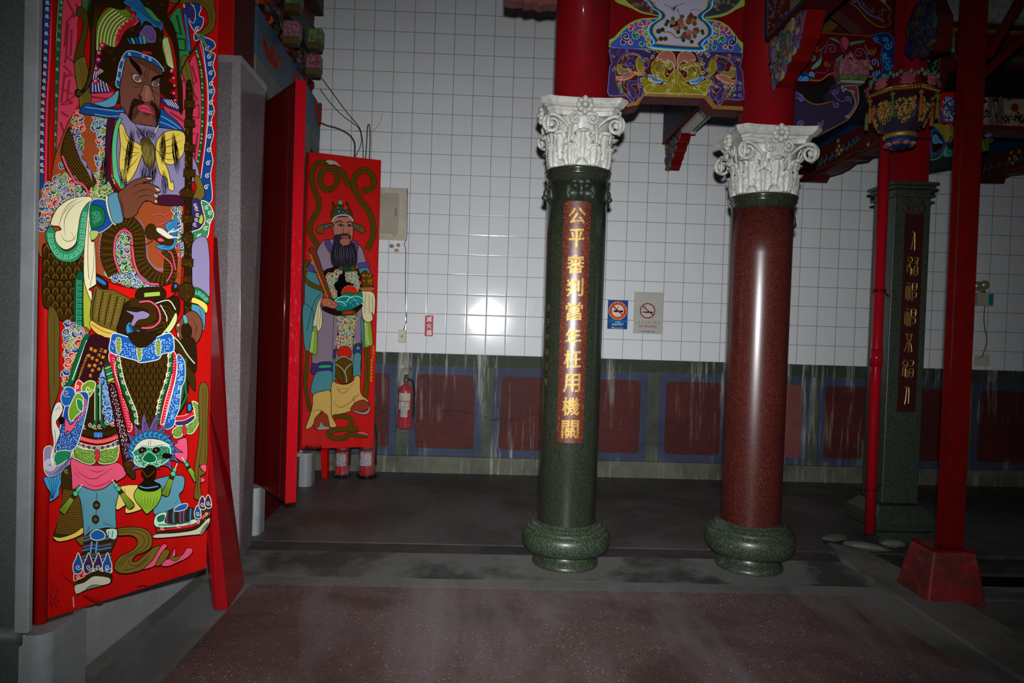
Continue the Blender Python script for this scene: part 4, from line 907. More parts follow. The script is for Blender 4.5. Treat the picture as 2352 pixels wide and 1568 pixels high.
for k in range(8):
    a = 2 * PI * (k + .5) / 8; t_ = np.array((-math.sin(a), math.cos(a), 0)); c_ = np.array((PX + .200 * math.cos(a), PY + .200 * math.sin(a), 0)); mb = MB(); mb.sm = True
    for zz, w_, rr, bow in ((3.118, .032, .010, .008), (3.105, .046, .012, 0), (3.088, .040, .010, -.005), (3.072, .048, .011, -.008)):
        mb.tube([c_ + t_ * (w_ * q) + np.array((0, 0, zz - bow * q * q + .003 * math.cos(q * 9))) for q in (-1, -.7, -.35, 0, .35, .7, 1)], [rr * q for q in (.25, .8, 1, 1.05, 1, .8, .25)], 7)
    mb.ball(c_ + np.array((.008 * math.cos(a), .008 * math.sin(a), 3.104)), (.014, .014, .010), 8, 5); mb.c = [lin('8a4450' if k % 2 else '9c5058')] * len(mb.f); mb.build('flower_head', M_MATTE, hp)
mb = MB(); mb.sm = True; RR = random.Random(8)
for k in range(64):
    a = 2 * PI * k / 64; rr = .19 + .01 * math.cos(8 * a); z = 3.135 + .012 * math.cos(k * 2.1); o = len(mb.f)
    mb.ball((PX + rr * math.cos(a), PY + rr * math.sin(a), z), (.011, .011, .016), 6, 5)
    for i in range(o, len(mb.f)): mb.c[i] = lin(('4a7a6a', '7a6a52', '3f6f62', '6a6a50')[k % 4])
mb.build('leaf_crown', M_MATTE, hp)
RR = random.Random(18)
for k in range(8):
    a = 2 * PI * (k + .5) / 8; mb = MB(); mb.sm = True
    for j in range(64):
        u = RR.uniform(-.052, .052); z = RR.uniform(2.855, 2.99)
        if abs(u) > .05 - max(0, 2.93 - z) * .35: continue
        r = (.15 + (z - 2.88) * .37 if z < 2.94 else .172 - (z - 2.94) * .08) * .935 + .002; x = PX + r * math.cos(a) - u * math.sin(a); y = PY + r * math.sin(a) + u * math.cos(a)
        if j % 3: mb.ball((x, y, z), (RR.uniform(.006, .013), RR.uniform(.006, .013), RR.uniform(.007, .016)), 6, 5)
        else: mb.tube([(x - .012 * math.sin(a) * math.cos(i), y + .012 * math.cos(a) * math.cos(i), z + .012 * math.sin(i)) for i in range(7)], .004, 5)
    mb.build('gold_panel', M_GOLD, hp)['kind'] = 'stuff'
for k in range(8):
    a = 2 * PI * k / 8; x, y = PX + .203 * math.cos(a), PY + .203 * math.sin(a); tt = MB(); tt.sm = True
    tt.lathe([(.003, 3.03), (.016, 3.012), (.016, 3.004), (.005, 2.998), (.009, 2.985), (.004, 2.975), (.011, 2.968), (.013, 2.87), (.004, 2.868)], x, y, 8)
    o = tt.build('tassel', plain('tassel green' if k % 2 else 'tassel orange', '4f6426' if k % 2 else '8a4a26', .6) if k < 2 else bpy.data.materials['tassel green' if k % 2 else 'tassel orange'], hp)
mb = MB(); mb.sm = True; mb.lathe([(.085, 2.775), (.098, 2.782), (.10, 2.795), (.098, 2.805), (.08, 2.81)], PX, PY, 24); mb.build('gold_collar', M_GOLD, hp)
mb = MB(); mb.sm = True; mb.lathe([(.03, 2.72), (.06, 2.728), (.085, 2.75), (.088, 2.776), (.06, 2.78)], PX, PY, 24); mb.build('blue_cup', M_NAVY, hp)
mb = MB(); mb.sm = True
for k in range(8): a = 2 * PI * k / 8; mb.ball((PX + .07 * math.cos(a), PY + .07 * math.sin(a), 2.742), (.028, .028, .016), 8, 6)
mb.build('lotus_petals', M_PINK, hp)
tribracket('carved_bracket', 'dark carved bracket with blue feathers in front of the hanging post', 3.60, .12, [(2094, 34), (2106, 14), (2128, -6), (2206, -8), (2192, 36), (2172, 72), (2154, 98), (2136, 116), (2112, 122), (2094, 128)], ('26264a', '22344a', '32283e', '2c4444', '38362a', '1c2a50', '3c1e28', '44442e'), 7, 420, M_BEAMR)
# slanting carved board above
cr = thing('slanting_board', 'dark red slanting carved board near the top, right of the round columns', 'beam', (3.3, 4.6, 3.6))
plate('board', K2([(1040, -20), (1170, 55), (1270, 160), (1400, 340), (1520, 420), (1775, 430), (1775, 540), (1380, 505), (1080, 255), (940, 160), (900, 60), (960, -20)]), 'y', 4.46, 4.56, M_BEAMR, cr)
plate('carved_face', K2([(1050, -20), (1170, 45), (1270, 150), (1400, 330), (1520, 412), (1700, 410), (1760, 370), (1720, 250), (1760, 190), (1690, 90), (1560, -20)]), 'y', 4.44, 4.458, M_BEAMR, cr)
mb = MB(); mb.sm = True
def tline(pts, r, c, Y=4.435):
    o = len(mb.f); mb.tube([at_y(x, y, Y) for x, y in smooth(K2(pts), False, 4)], r, 6)
    for i in range(o, len(mb.f)): mb.c[i] = lin(c)
tline([(1110, 30), (1230, 110), (1340, 240), (1450, 340), (1560, 400), (1680, 405)], .004, '8a6226'); tline([(1560, -10), (1680, 80), (1740, 170)], .004, '8a6226')
tline([(1230, 0), (1320, 130), (1440, 230), (1580, 280), (1630, 325)], .007, '5a5080'); tline([(1290, 10), (1350, 90), (1440, 170), (1480, 180), (1460, 110)], .008, '4a4438'); tline([(1560, 240), (1620, 200), (1600, 140), (1680, 160)], .007, '5a4438'); tline([(1150, -10), (1190, 40), (1210, 0)], .006, '5a5080'); tline([(1700, 400), (1730, 320), (1700, 250), (1740, 200)], .008, '5a332c')
mb.build('raised_scrolls', M_MATTE, cr)
mb = MB(); Yc = 4.9; q = [at_y(*p, Yc) for p in K2([(560, 520), (560, 330), (900, 60), (1150, 60), (1500, 480), (1500, 620)])]
struct(MB().prism([(p[0], p[2]) for p in q], lambda u, v, d: (u, d, v), Yc, Yc + .03).build('trim_16', M_OCHB))
dk = [at_y(*p, 4.82) for p in K2([(800, 520), (1100, 250), (1500, 560)])]
struct(MB().prism([(p[0], p[2]) for p in dk], lambda u, v, d: (u, d, v), 4.82, 4.86).build('trim_17', M_BEAMR))
# small scalloped bracket left of the green column, only its foot in view
sbk = tag(plate('scalloped_bracket', [(1158, -30), (1158, -2), (1180, 3), (1200, 1), (1206, 8), (1228, 5), (1240, 12), (1262, 8), (1280, 10), (1280, -30)], 'y', 4.28, 4.38, M_PINKP, None), 'foot of dusty red scalloped bracket at top edge left of green column', 'bracket')
# ---------------------------------------------------------------- square green column
M_SQ = speckle('dark green dressed granite', '20271e', ('2e3a2c', '41493c'), .4, 240, dirt='2b2f28'); M_SQD = speckle('dark red stone ground', '300d0d', ('3c1413', '1f0908'), .4, 200, dirt='280b0b')
sq = thing('square_column', 'dark green square granite column with narrow red strip of gold seal characters', 'column', (4.12, 5.1, 0))
x0, x1, y0, y1 = 3.985, 4.262, 4.95, 5.22
MB().box(x0, x1, y0, y1, .27, 2.60).build('shaft', M_SQ, sq, bevel=.008)
for z0, z1, e in ((2.601, 2.625, .02), (2.626, 2.65, .038), (2.54, 2.56, .022)): MB().box(x0 - e, x1 + e, y0 - e, y1 + e, z0, z1).build('moulding', M_SQ, sq, bevel=.004)
prof = [(.035, .0), (.035, .05), (.03, .07), (.05, .085), (.075, .10), (.08, .15), (.075, .20), (.045, .235), (.02, .265), (.0, .272)]
mb = MB(); cx_, cy_, h_ = (x0 + x1) / 2, (y0 + y1) / 2, (x1 - x0) / 2; vs = []
for r, z in prof:
    for sx_, sy_ in ((-1, -1), (1, -1), (1, 1), (-1, 1)): vs.append((cx_ + sx_ * (h_ + r), cy_ + sy_ * (h_ + r), z - .01))
mb.add(vs, [(i * 4 + k, i * 4 + (k + 1) % 4, i * 4 + 4 + (k + 1) % 4, i * 4 + 4 + k) for i in range(len(prof) - 1) for k in range(4)] + [(3, 2, 1, 0), tuple(len(vs) - 4 + k for k in range(4))]); mb.build('base', M_SQ, sq)
MB().box(4.068, 4.21, 4.946, 4.95, .955, 2.42).build('inscription_strip', M_SQD, sq)
mb = MB()
def seal(z, strokes, w=.088, h=.135):
    for st in strokes: mb.tube([(4.137 + x * w / 2, 4.944, z + y * h / 2) for x, y in smooth(st, False, 3)], .0042, 5)
def cmp(right): return [[(-.8, .95), (-.2, .9)], [(-.9, .6), (-.1, .6)], [(-.85, .5), (-.85, -.8)], [(-.5, .6), (-.5, -1)], [(-.2, .5), (-.2, -.85)]] + right
seal(2.22, [[(-.5, .95), (.1, .95), (.3, .5), (.4, -1)], [(.1, .7), (-.1, 0), (-.5, -.95)]], .06)
seal(2.035, [[(-.5, 1), (-.8, .6), (-.3, .4), (-.8, 0), (-.8, -.7)], [(-.3, 1), (0, .6), (-.5, .1), (-.2, -.3), (-.2, -1)], [(.1, -.3), (.0, -.8)], [(.3, .9), (.9, .9), (.8, .4), (.3, .3)], [(.5, .6), (.9, .2), (.4, 0)], [(.35, -.1), (.35, -.9), (.85, -.95), (.9, -.1), (.35, -.1)], [(.4, -.5), (.85, -.5)]])
seal(1.845, cmp([[(.2, .9), (.9, .9), (.8, .2), (.2, .3), (.2, .9)], [(.3, .6), (.8, .6)], [(.2, .2), (.2, -1)], [(.5, -.1), (.9, -.1), (.8, -.6), (.45, -.6)]]))
seal(1.655, cmp([[(.2, .9), (.9, .9), (.85, .1), (.2, .2), (.2, .9)], [(.2, .5), (.8, .5)], [(.1, .1), (.1, -1)], [(.4, -.1), (.9, -.1), (.85, -.6), (.4, -.6)]]))
seal(1.467, [[(-.8, .95), (.8, .95)], [(-.4, .9), (-.3, .3), (.3, .3), (.4, .9)], [(0, .3), (0, -1)], [(-.2, .1), (-.5, -.3), (-.8, -.95)], [(.2, .1), (.5, -.3), (.6, -.95)]], .075)
seal(1.275, [[(-.6, 1), (-.9, .5), (-.3, .4), (-.8, .1), (-.85, -.8)], [(-.3, .9), (0, .5), (-.4, 0), (-.4, -.85)], [(-.1, -.1), (-.1, -1)], [(.3, .9), (.9, .9), (.8, .4), (.3, .3)], [(.3, 0), (.3, -.8), (.85, -.8), (.9, 0), (.3, 0)], [(.3, -.4), (.85, -.4)]])
seal(1.08, [[(-.6, .95), (-.1, .8), (-.15, 0), (-.4, -1)], [(-.1, .8), (.5, .8), (.5, -.9)]], .06)
mb.build('seal_characters', M_GOLD, sq)
mb = MB(); mb.sm = True
for sd in (-1, 1): mb.ball((4.137 + sd * .045, 4.947, 2.51), (.022, .008, .018), 8, 5); mb.ball((4.137 + sd * .06, 4.947, 2.462), (.026, .008, .03), 8, 5); mb.ball((4.137 + sd * .02, 4.947, 2.455), (.012, .008, .03), 8, 5)
mb.build('carved_flower', plain('rusty carved stone', '3a2a20', .6), sq)
MB().box(4.0, 4.248, 4.97, 5.2, 2.652, 4.4).build('red_top_post', M_SHAFT, sq)
# red pipe with clamps
pp = thing('drain_pipe', 'glossy red drain pipe clamped to the left side of the square column', 'pipe', (3.79, 4.78, 0))
mb = MB(); mb.sm = True; mb.tube([(3.795, 4.76, .10), (3.788, 4.76, 1.2), (3.785, 4.76, 3.4)], .036, 20); mb.build('pipe', M_PIPE, pp)
for z in (.42, 1.83): 
    mb = MB(); mb.sm = True; mb.tube([(3.79, 4.76, z - .012), (3.79, 4.76, z + .012)], .043, 20); mb.tube([(3.83, 4.77, z - .005), (3.985, 4.98, z - .02)], .007, 6); mb.build('clamp', M_POST, pp)
mb = MB(); mb.sm = True; mb.tube([(3.79, 4.76, 1.29), (3.79, 4.76, 1.42)], .040, 20); mb.build('coupling', M_PIPE, pp)
# ---------------------------------------------------------------- steel post on its concrete foot
sp = thing('steel_post', 'red painted steel I-beam post with chipped edges and diagonal braces', 'post', (3.72, 3.85, 0))
mb = MB()
lean = lambda x, z: x + 0 * z
for a, b_, c, d in ((3.672, 3.790, 3.80, 3.812), (3.672, 3.790, 3.862, 3.872), (3.724, 3.737, 3.812, 3.862)): mb.box(a, b_, c, d, .305, 4.6)
mb.build('i_section', M_POST, sp)
MB().box(3.60, 3.84, 3.77, 3.98, .292, .304).build('foot_plate', M_POST, sp)
for p0, p1, nm in (((3.79, 3.877, 2.99), (4.30, 3.877, 3.48), 'brace'), ((3.79, 3.77, 3.10), (4.07, 3.77, 3.64), 'brace')):
    d = np.array(p1) - np.array(p0); d /= np.linalg.norm(d); up_ = np.array((-d[2], 0, d[0])) * .02; q = np.array(p1)
    MB().hexa([tuple(np.array(p0) - up_ + (0, 0, 0)), tuple(q - up_), tuple(q - up_ + (0, .03, 0)), tuple(np.array(p0) - up_ + (0, .03, 0)), tuple(np.array(p0) + up_), tuple(q + up_), tuple(q + up_ + (0, .03, 0)), tuple(np.array(p0) + up_ + (0, .03, 0))]).build(nm, M_POST, sp)
ft = tag(fixnormals(MB().hexa([(3.55, 3.74, -.01), (3.90, 3.74, -.01), (3.90, 4.05, -.01), (3.55, 4.05, -.01), (3.592, 3.765, .29), (3.845, 3.765, .29), (3.845, 3.985, .29), (3.592, 3.985, .29)]).build('post_footing', concrete('chipped red painted concrete', '740f10', '3c1a18', '8d6a62', 6, amt=.7, seed=3), bevel=.012)), 'red painted tapered concrete footing under the steel post, paint flaking', 'footing')
# rubble beside the column base
for k, (x, y, z, rx, ry, rz, rot) in enumerate([(3.72, 4.68, .03, .16, .05, .03, -.5), (3.98, 4.78, .025, .10, .05, .03, .1), (3.62, 4.90, .02, .12, .06, .02, .4)]):
    mb = MB(); R = random.Random(k); mb.ball((0, 0, 0), (rx, ry, rz), 9, 6); mb.v = [(x + (a * math.cos(rot) - b_ * math.sin(rot)) * R.uniform(.85, 1.1), y + (a * math.sin(rot) + b_ * math.cos(rot)) * R.uniform(.85, 1.1), max(-.004, z + c)) for a, b_, c in mb.v]
    tag(mb.build('stone_shard', M_KERB), ('pale long stone shard lying at the foot of the red pipe', 'grey broken stone lump in front of the square column base', 'flat grey stone chip behind the foot of the red pipe')[k], 'stone')
# ---------------------------------------------------------------- tie beams to the back wall, right-hand entablature
def tie(name, label, X, fas, low, blue_pts, seed):
    t = thing(name, label, 'beam', (X, 6, 3.2))
    plate('blue_face', blue_pts, 'x', X + .01, X + .14, M_NAVY, t)
    plate('carved_fascia', fas + list(reversed(low)), 'x', X - .012, X + .15, M_BEAMR, t)
    return t
t1 = tie('tie_beam', 'blue tie beam with scalloped carved red fascia left of the square column', 4.10, [(1836, 366), (1868, 349), (1932, 312), (1993, 282), (2075, 240)], [(1834, 418), (1862, 417), (1868, 404), (1896, 394), (1914, 383), (1928, 371), (1953, 366), (1964, 356), (1983, 353), (1996, 346), (2023, 342), (2090, 320)], [(1836, 370), (1840, 300), (2075, 60), (2075, 242), (1993, 284), (1932, 314), (1868, 351)], 1)
t2 = tie('tie_beam', 'blue tie beam with carved red fascia right of the steel post', 5.98, [(2225, 374), (2249, 366), (2300, 350), (2352, 333), (2420, 312)], [(2222, 422), (2270, 420), (2274, 408), (2285, 402), (2322, 397), (2340, 390), (2370, 388), (2420, 375)], [(2225, 376), (2230, 290), (2420, 240), (2420, 316), (2352, 336), (2249, 368)], 2)
def vine(t, X, pts, col, n, seed):
    mb = MB(); mb.sm = True; P = smooth(pts, False, 5)
    def tb_(q, r, c):
        o = len(mb.f); mb.tube([at_x(x, y, X - .016) for x, y in q], r, 5)
        for i in range(o, len(mb.f)): mb.c[i] = lin(c)
    tb_(P, .008, col)
    for i in range(2, len(P) - 1, max(1, len(P) // n)):
        x, y = P[i]; tb_([(x, y), (x + 1, y - 7), (x - 2, y - 14)], .007, col); tb_([(x, y), (x - 4, y + 6), (x - 4, y + 10)], .006, col)
    mb.build('carved_vine', M_MATTE, t)
    return mb
vine(t1, 4.10, [(1876, 380), (1892, 370), (1925, 352), (1955, 332), (1975, 318)], '35585a', 8, 1); vine(t2, 5.98, [(2258, 392), (2275, 384), (2310, 376), (2352, 362), (2380, 350)], '2f5658', 7, 2)
for t, X, c in ((t1, 4.10, [(1925, 323), (1927, 335), (1922, 345), (1932, 344), (1927, 352), (1994, 331), (1840, 404)]), (t2, 5.98, [(2322, 350), (2330, 360), (2318, 364), (2334, 364), (2326, 374), (2341, 348)])):
    mb = MB(); mb.sm = True
    for x, y in c: p = at_x(x, y, X - .02); mb.ball(p, (.012, .02, .022), 7, 5)
    mb.build('gilt_flower', M_GOLD, t)
for t, X, P in ((t1, 4.10, [(1862, 400), (1880, 388), (1925, 370), (1960, 350), (1985, 345), (2020, 322)]), (t2, 5.98, [(2252, 408), (2290, 396), (2352, 384)])):
    mb = MB(); mb.sm = True; mb.tube([at_x(x, y, X - .014) for x, y in smooth(P, False, 4)], .007, 5); mb.build('edge_bead', M_OCH, t)
# entablature right of the square column, in the plane of its front
en = thing('entablature', 'dim stack of painted beams behind and right of the steel post', 'beam', (4.9, 5.1, 3.5))
M_FRZ = plain('grey white carved plaster', '8d958f', .6, var=.25, scale=20)
EY = 5.05; RX = 6.6
def course(nm, z0, z1, m, dy=0, x0=4.29, x1=RX): MB().box(x0, x1, EY + dy, EY + .16, z0, z1).build(nm, m, en)
course('lower_board', 3.085, 3.12, M_BEAMR, -.02); course('picture_board', 3.121, 3.33, plain('beige painted board', '8f7d66', .6), 0, 4.66); course('tile_end', 3.121, 3.36, M_REDL, .01, 4.29, 4.659)
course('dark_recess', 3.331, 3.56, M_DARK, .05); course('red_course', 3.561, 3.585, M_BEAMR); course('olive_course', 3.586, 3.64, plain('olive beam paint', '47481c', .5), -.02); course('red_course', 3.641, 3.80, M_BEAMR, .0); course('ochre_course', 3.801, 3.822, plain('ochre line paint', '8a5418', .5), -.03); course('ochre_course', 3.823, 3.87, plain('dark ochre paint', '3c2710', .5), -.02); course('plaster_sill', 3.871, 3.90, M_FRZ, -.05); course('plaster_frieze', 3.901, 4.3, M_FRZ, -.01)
b = Brush((0, EY - .001, 0), (1, 0, 0), (0, -1, 0), .0001)
def K3(pts): return K2(pts, 2100, 200, 6.532)
for pts in ([(1110, 170), (1170, 170), (1165, 380), (1215, 570), (1130, 570), (1120, 400)], [(1260, 175), (1330, 175), (1325, 570), (1240, 570), (1250, 380)], [(1170, 175), (1185, 175), (1240, 480), (1225, 560)]): b.fill(K3(pts), '5a5048', .8, '2c241e')
R = random.Random(4)
for cx_, cy_, w_, h_, n in ((1040, 210, 60, 45, 26), (1080, 400, 60, 80, 30), (1220, 230, 50, 70, 26), (1370, 480, 90, 80, 46), (1560, 460, 110, 70, 60), (1240, 420, 24, 90, 14), (1400, 190, 60, 20, 10), (1620, 520, 60, 60, 20)):
    for k in range(n): px, py = K3([(R.gauss(cx_, w_ * .5), R.gauss(cy_, h_ * .5))])[0]; b.disc(px, py, R.uniform(1, 2.3), R.choice(('26281c', '2f3020', '1e1f17', '38372a')), n=8)
    b.lv += 1
b.disc(*K3([(1505, 308)])[0], 8.6, '6e2018', 1, '4a1612', n=24)
b.line(K3([(1400, 560), (1440, 420), (1450, 400)]), 1, '3a2a20'); b.line(K3([(1380, 560), (1390, 400)]), 1, '3a2a20')
b.done('pine_and_sun_picture', en, M_MATTE)
b = Brush((0, EY + .008, 0), (1, 0, 0), (0, -1, 0), .0001)
b.fill(K3([(440, 145), (620, 145), (620, 520), (360, 520), (430, 330)]), '2c3f7a', 0, sm=False)
R = random.Random(6)
for k in range(70): px, py = K3([(R.uniform(400, 600), R.uniform(160, 505))])[0]; b.lv += 1; b.curl(px, py, R.uniform(1.5, 3.2), R.uniform(0, 6), 1, 1.1, 1.1, R.choice(('b8bcc4', 'c8ccd0', 'a04a28', '2a5a9a', 'b0b4bc')), .5)
b.fill(K3([(345, 440), (370, 430), (365, 515), (335, 515)]), 'b09a98', 0)
b.done('painted_tiles', en, M_MATTE)
mb = MB(); mb.sm = True; R = random.Random(5)
for k in range(26):
    x = R.uniform(4.6, 5.5); z = R.uniform(3.92, 4.15); mb.tube([(x + .05 * math.cos(i * .5 + k) * (1 - i / 14) + .01 * i, EY - .012, z + .035 * math.sin(i * .5 + k)) for i in range(12)], .005, 5)
mb.build('plaster_vines', M_FRZ, en)
# roundel bracket on the column's right
rb_ = thing('roundel_bracket', 'carved roundel bracket with yellow leaves, right of square column top', 'bracket', (4.45, 5.05, 2.95))
plate('board', K2([(2138, 290), (2200, 292), (2276, 306), (2270, 340), (2250, 352), (2225, 368), (2186, 376), (2160, 380), (2138, 386)], 0, 0, 1), 'y', 5.02, 5.12, plain('dark teal bracket paint', '1c2a24', .5), rb_)
LLr = [(K3([(245, 620), (330, 650), (420, 730), (430, 860), (380, 960), (290, 1010), (240, 1010)]), '1a3f78', .02, '2f66a0', 1.6), (K3([(245, 700), (320, 710), (380, 790), (380, 900), (320, 960), (245, 980)]), '2a0c0c', .028, '3a1010', 1), (K3([(245, 740), (290, 730), (320, 780), (380, 860), (310, 850), (290, 870), (245, 850)]), '3a78a8', .034, '6ab0d4', 1.2),
       (K3([(250, 570), (320, 560), (400, 600), (420, 700), (460, 800), (440, 900), (420, 780), (360, 690), (280, 610)]), '7a7420', .036, '8f8a34', 1), (K3([(430, 580), (470, 620), (480, 740), (450, 850), (420, 700)]), '84802a', .04, '98923c', 1), (K3([(470, 600), (500, 565), (530, 600), (490, 700)]), '9a3a5a', .03, 'b05a74', .8), (K3([(560, 600), (580, 600), (560, 740), (480, 850), (490, 740)]), '7a7420', .036, '8f8a34', 1),
       (K3([(420, 920), (450, 910), (480, 960), (560, 970), (550, 1040), (460, 1050), (430, 1000)]), '2f6a54', .034, '5aa488', 1.3), (K3([(980, 800), (1040, 830), (1080, 900), (1070, 960), (1030, 960), (1000, 880)]), '3a5020', .03, '56702f', 1), (K3([(1060, 710), (1130, 720), (1100, 760), (1070, 750)]), '5a5a8a', .03, '7a74a4', .8), (K3([(1040, 800), (1110, 780), (1140, 810), (1100, 850), (1060, 850)]), '4a4a1a', .034, '6a6a2a', .8)]
relief(rb_, 5.02, LLr, 'carved_leaves')
mb = MB(); mb.sm = True
for c, r, P in (('3f7a62', .009, [(240, 1090), (320, 1080), (390, 1040), (420, 980)]), ('4a3a6a', .012, [(240, 1040), (330, 1020), (440, 900), (540, 750)])):
    o = len(mb.f); mb.tube([at_y(x, y, 4.99) for x, y in smooth(K3(P), False, 4)], r, 6)
    for i in range(o, len(mb.f)): mb.c[i] = lin(c)
mb.build('carved_rim', M_MATTE, rb_)
# bracket cluster between hanging post and steel post
bc = thing('bracket_cluster', 'dark red bracket blocks with small gold edged panel above the square column', 'bracket', (4.35, 4.9, 3.4))
plate('red_block', K2([(650, 790), (870, 790), (870, 1050), (780, 1090), (690, 1370), (545, 1370), (520, 1200), (570, 1060)], 2060), 'y', 4.86, 5.0, M_BEAMR, bc)
plate('blue_white_sill', K2([(620, 770), (660, 720), (870, 720), (870, 780)], 2060), 'y', 4.84, 5.0, plain('faded pale blue paint', '5f8494', .5), bc)
plate('plaster_block', K2([(700, 590), (720, 545), (870, 545), (870, 715), (660, 715)], 2060), 'y', 4.86, 5.0, plain('dull ochre plaster', '6a6650', .6), bc)
plate('ochre_sill', K2([(760, 500), (800, 455), (870, 455), (870, 530), (780, 530)], 2060), 'y', 4.84, 5.0, M_OCHB, bc)
plate('gold_edged_panel', K2([(470, 930), (500, 870), (650, 800), (640, 1000), (560, 1130), (480, 1180), (440, 1100)], 2060), 'y', 4.84, 4.858, plain('dark green panel paint', '16281e', .5), bc)
mb = MB(); mb.sm = True; mb.tube([at_y(x, y, 4.835) for x, y in K2([(640, 830), (635, 1000), (560, 1120), (530, 1190)], 2060)], .005, 5); mb.tube([at_y(x, y, 4.835) for x, y in K2([(470, 930), (500, 870), (640, 810)], 2060)], .004, 5); mb.build('gold_edge', M_GOLD, bc)
mb = MB(); mb.sm = True; mb.tube([at_y(x, y, 4.83) for x, y in K2([(610, 900), (560, 950), (590, 980), (530, 1020), (545, 1060)], 2060)], .008, 5); mb.build('leaf_carving', plain('dull green white paint', '4f7262', .5), bc)
# ---------------------------------------------------------------- things on the tiled wall
F = WY - .001
def wpt(x, y, Y=WY): return at_y(x, y, Y)
pb = thing('electrical_panel', 'cream metal electrical box mounted flush on the white tiles', 'box', (0, F, 2.6))
MB().box(-.14, .168, F - .022, F, 2.325, 2.845).build('frame', M_CREAM, pb, bevel=.004)
MB().box(-.12, .148, F - .032, F - .0225, 2.343, 2.825).build('cover', M_CREAM, pb, bevel=.004)
MB().box(-.10, .095, F - .040, F - .0325, 2.385, 2.785).build('door', plain('cream panel door', 'a39787', .45, var=.06), pb, bevel=.003)
MB().box(.062, .076, F - .052, F - .0405, 2.56, 2.64).build('latch', plain('dull latch metal', '8a8478', .3, .6), pb.children[-1], bevel=.003)
mb = MB(); mb.prism([(.060 + .018 * math.cos(a * PI / 8), 2.372 + .018 * math.sin(a * PI / 8)) for a in range(16)], lambda u, v, d: (u, d, v), F - .0415, F - .0402); fixnormals(tag(mb.build('round_sticker', plain('pale yellow sticker', 'b09a5a', .5)), 'small round yellow sticker at lower corner of electrical box door', 'sticker', 'stickers by the electrical box'))
for k, (x, y, r, ry, c, lab) in enumerate([(900, 565, .024, .021, '6f8f7c', 'small oval green sticker on the tile below the electrical box'), (915, 563, .022, .022, '8a6a7a', 'small faceted pinkish sticker on the tile below the electrical box'), (911, 575, .026, .018, 'a6a058', 'small oval yellow green sticker, lowest below the electrical box')]):
    p = wpt(x, y); n = 14 if k != 1 else 5; mb = MB(); mb.prism([(p[0] + r * math.cos(a * 2 * PI / n), p[2] + ry * math.sin(a * 2 * PI / n)) for a in range(n)], lambda u, v, d: (u, d, v), F - .003, F - .0002)
    tag(fixnormals(mb.build('wall_sticker', plain('sticker paper %d' % k, c, .4, var=.3, scale=40))), lab, 'sticker', 'stickers by the electrical box')
# cables
M_CAB = plain('dark grey cable', '34332f', .5); M_CABG = plain('grey cable', '4f4f4a', .5)
def cable(name, label, px, r, m, off=.012, grp=None):
    mb = MB(); mb.sm = True; P = [wpt(x, y, WY - off) for x, y in px]; mb.tube(smooth([tuple(p) for p in P], False, 6), r, 8); return tag(mb.build(name, m), label, 'cable', grp)
cable('cable', 'thin dark cable running down right edge of electrical box to the wall switch', [(936, 432), (935, 500), (934, 545), (929, 560), (932, 578), (931, 640), (932, 700), (933, 735), (929, 752), (925, 758)], .0035, M_CAB)
G_ = 'loose cables above the small door leaf'
cable('cable', 'longest thin cable sloping from the frieze across the tiles', [(732, 170), (765, 215), (800, 262), (825, 292), (832, 320), (834, 345), (834, 372)], .0045, M_CAB, .02, G_)
cable('cable', 'thin cable sloping just below the longest one across the tiles', [(735, 205), (762, 240), (790, 268), (822, 292), (830, 315), (828, 335), (815, 362)], .004, M_CAB, .03, G_)
cable('cable', 'thick grey cable sagging from the frieze behind the small door leaf', [(733, 280), (750, 288), (775, 295), (800, 308), (813, 325), (815, 345), (813, 372)], .009, M_CABG, .02, G_)
cable('cable', 'grey cable doubled in a tight loop above the small door leaf', [(839, 375), (842, 330), (844, 295), (846, 286), (849, 290), (850, 320), (848, 375)], .006, M_CABG, .02, G_)
cable('wire', 'hair thin stray wire curling up from the cable loop', [(812, 302), (830, 301), (850, 302), (860, 298), (872, 282), (879, 260)], .0015, M_CABG, .02, G_)
sw = thing('wall_switch', 'ivory wall switch plate at the end of the thin cable', 'switch', (.16, F, 1.36))
p = wpt(924, 772); MB().box(p[0] - .038, p[0] + .038, F - .022, F, p[2] - .065, p[2] + .065).build('plate', M_IVORY, sw, bevel=.004); MB().box(p[0] - .012, p[0] + .012, F - .028, F - .0225, p[2] - .012, p[2] + .012).build('rocker', plain('brownish rocker', '9a8f78', .4), sw.children[0], bevel=.002)
def board(name, label, cat, x0, y0, x1, y1, mat, dep=.004, rnd=0):
    a = wpt((x0 + x1) / 2, y0); c = wpt((x0 + x1) / 2, y1); l = wpt(x0, (y0 + y1) / 2); r = wpt(x1, (y0 + y1) / 2)
    pts = rrect(l[0], r[0], c[2], a[2], rnd or .001, 4); mb = MB(); mb.prism(pts, lambda u, v, d: (u, d, v), F - dep, F); t = thing(name, label, cat, ((l[0] + r[0]) / 2, F, c[2])); fixnormals(mb.build('board', mat, t)); return t, (l[0], r[0], c[2], a[2])
class WB(Brush):
    pass
def wbrush(dep): 
    b = Brush((0, F - dep, 0), (1, 0, 0), (0, -1, 0), .00012); b.lv = 3; return b
es, _ = board('extinguisher_sign', 'small red sign with three white characters on the tiles', 'sign', 976, 724, 995, 772, plain('red sign plastic', 'a8182c', .35, var=.04)); b = wbrush(.004)
for ch, y in zip('滅火器', (732.5, 748, 763.5)): b.text(ch, 985.7, y, 12, 12, 'e8e2e4', .0, .02)
b.done('white_characters', es)
bl, _ = board('no_smoking_sign', 'blue no smoking sign with red ring and phone number', 'sign', 1395.5, 689.5, 1441.5, 755.5, plain('blue sign print', '123f86', .35, var=.05)); b = wbrush(.004)
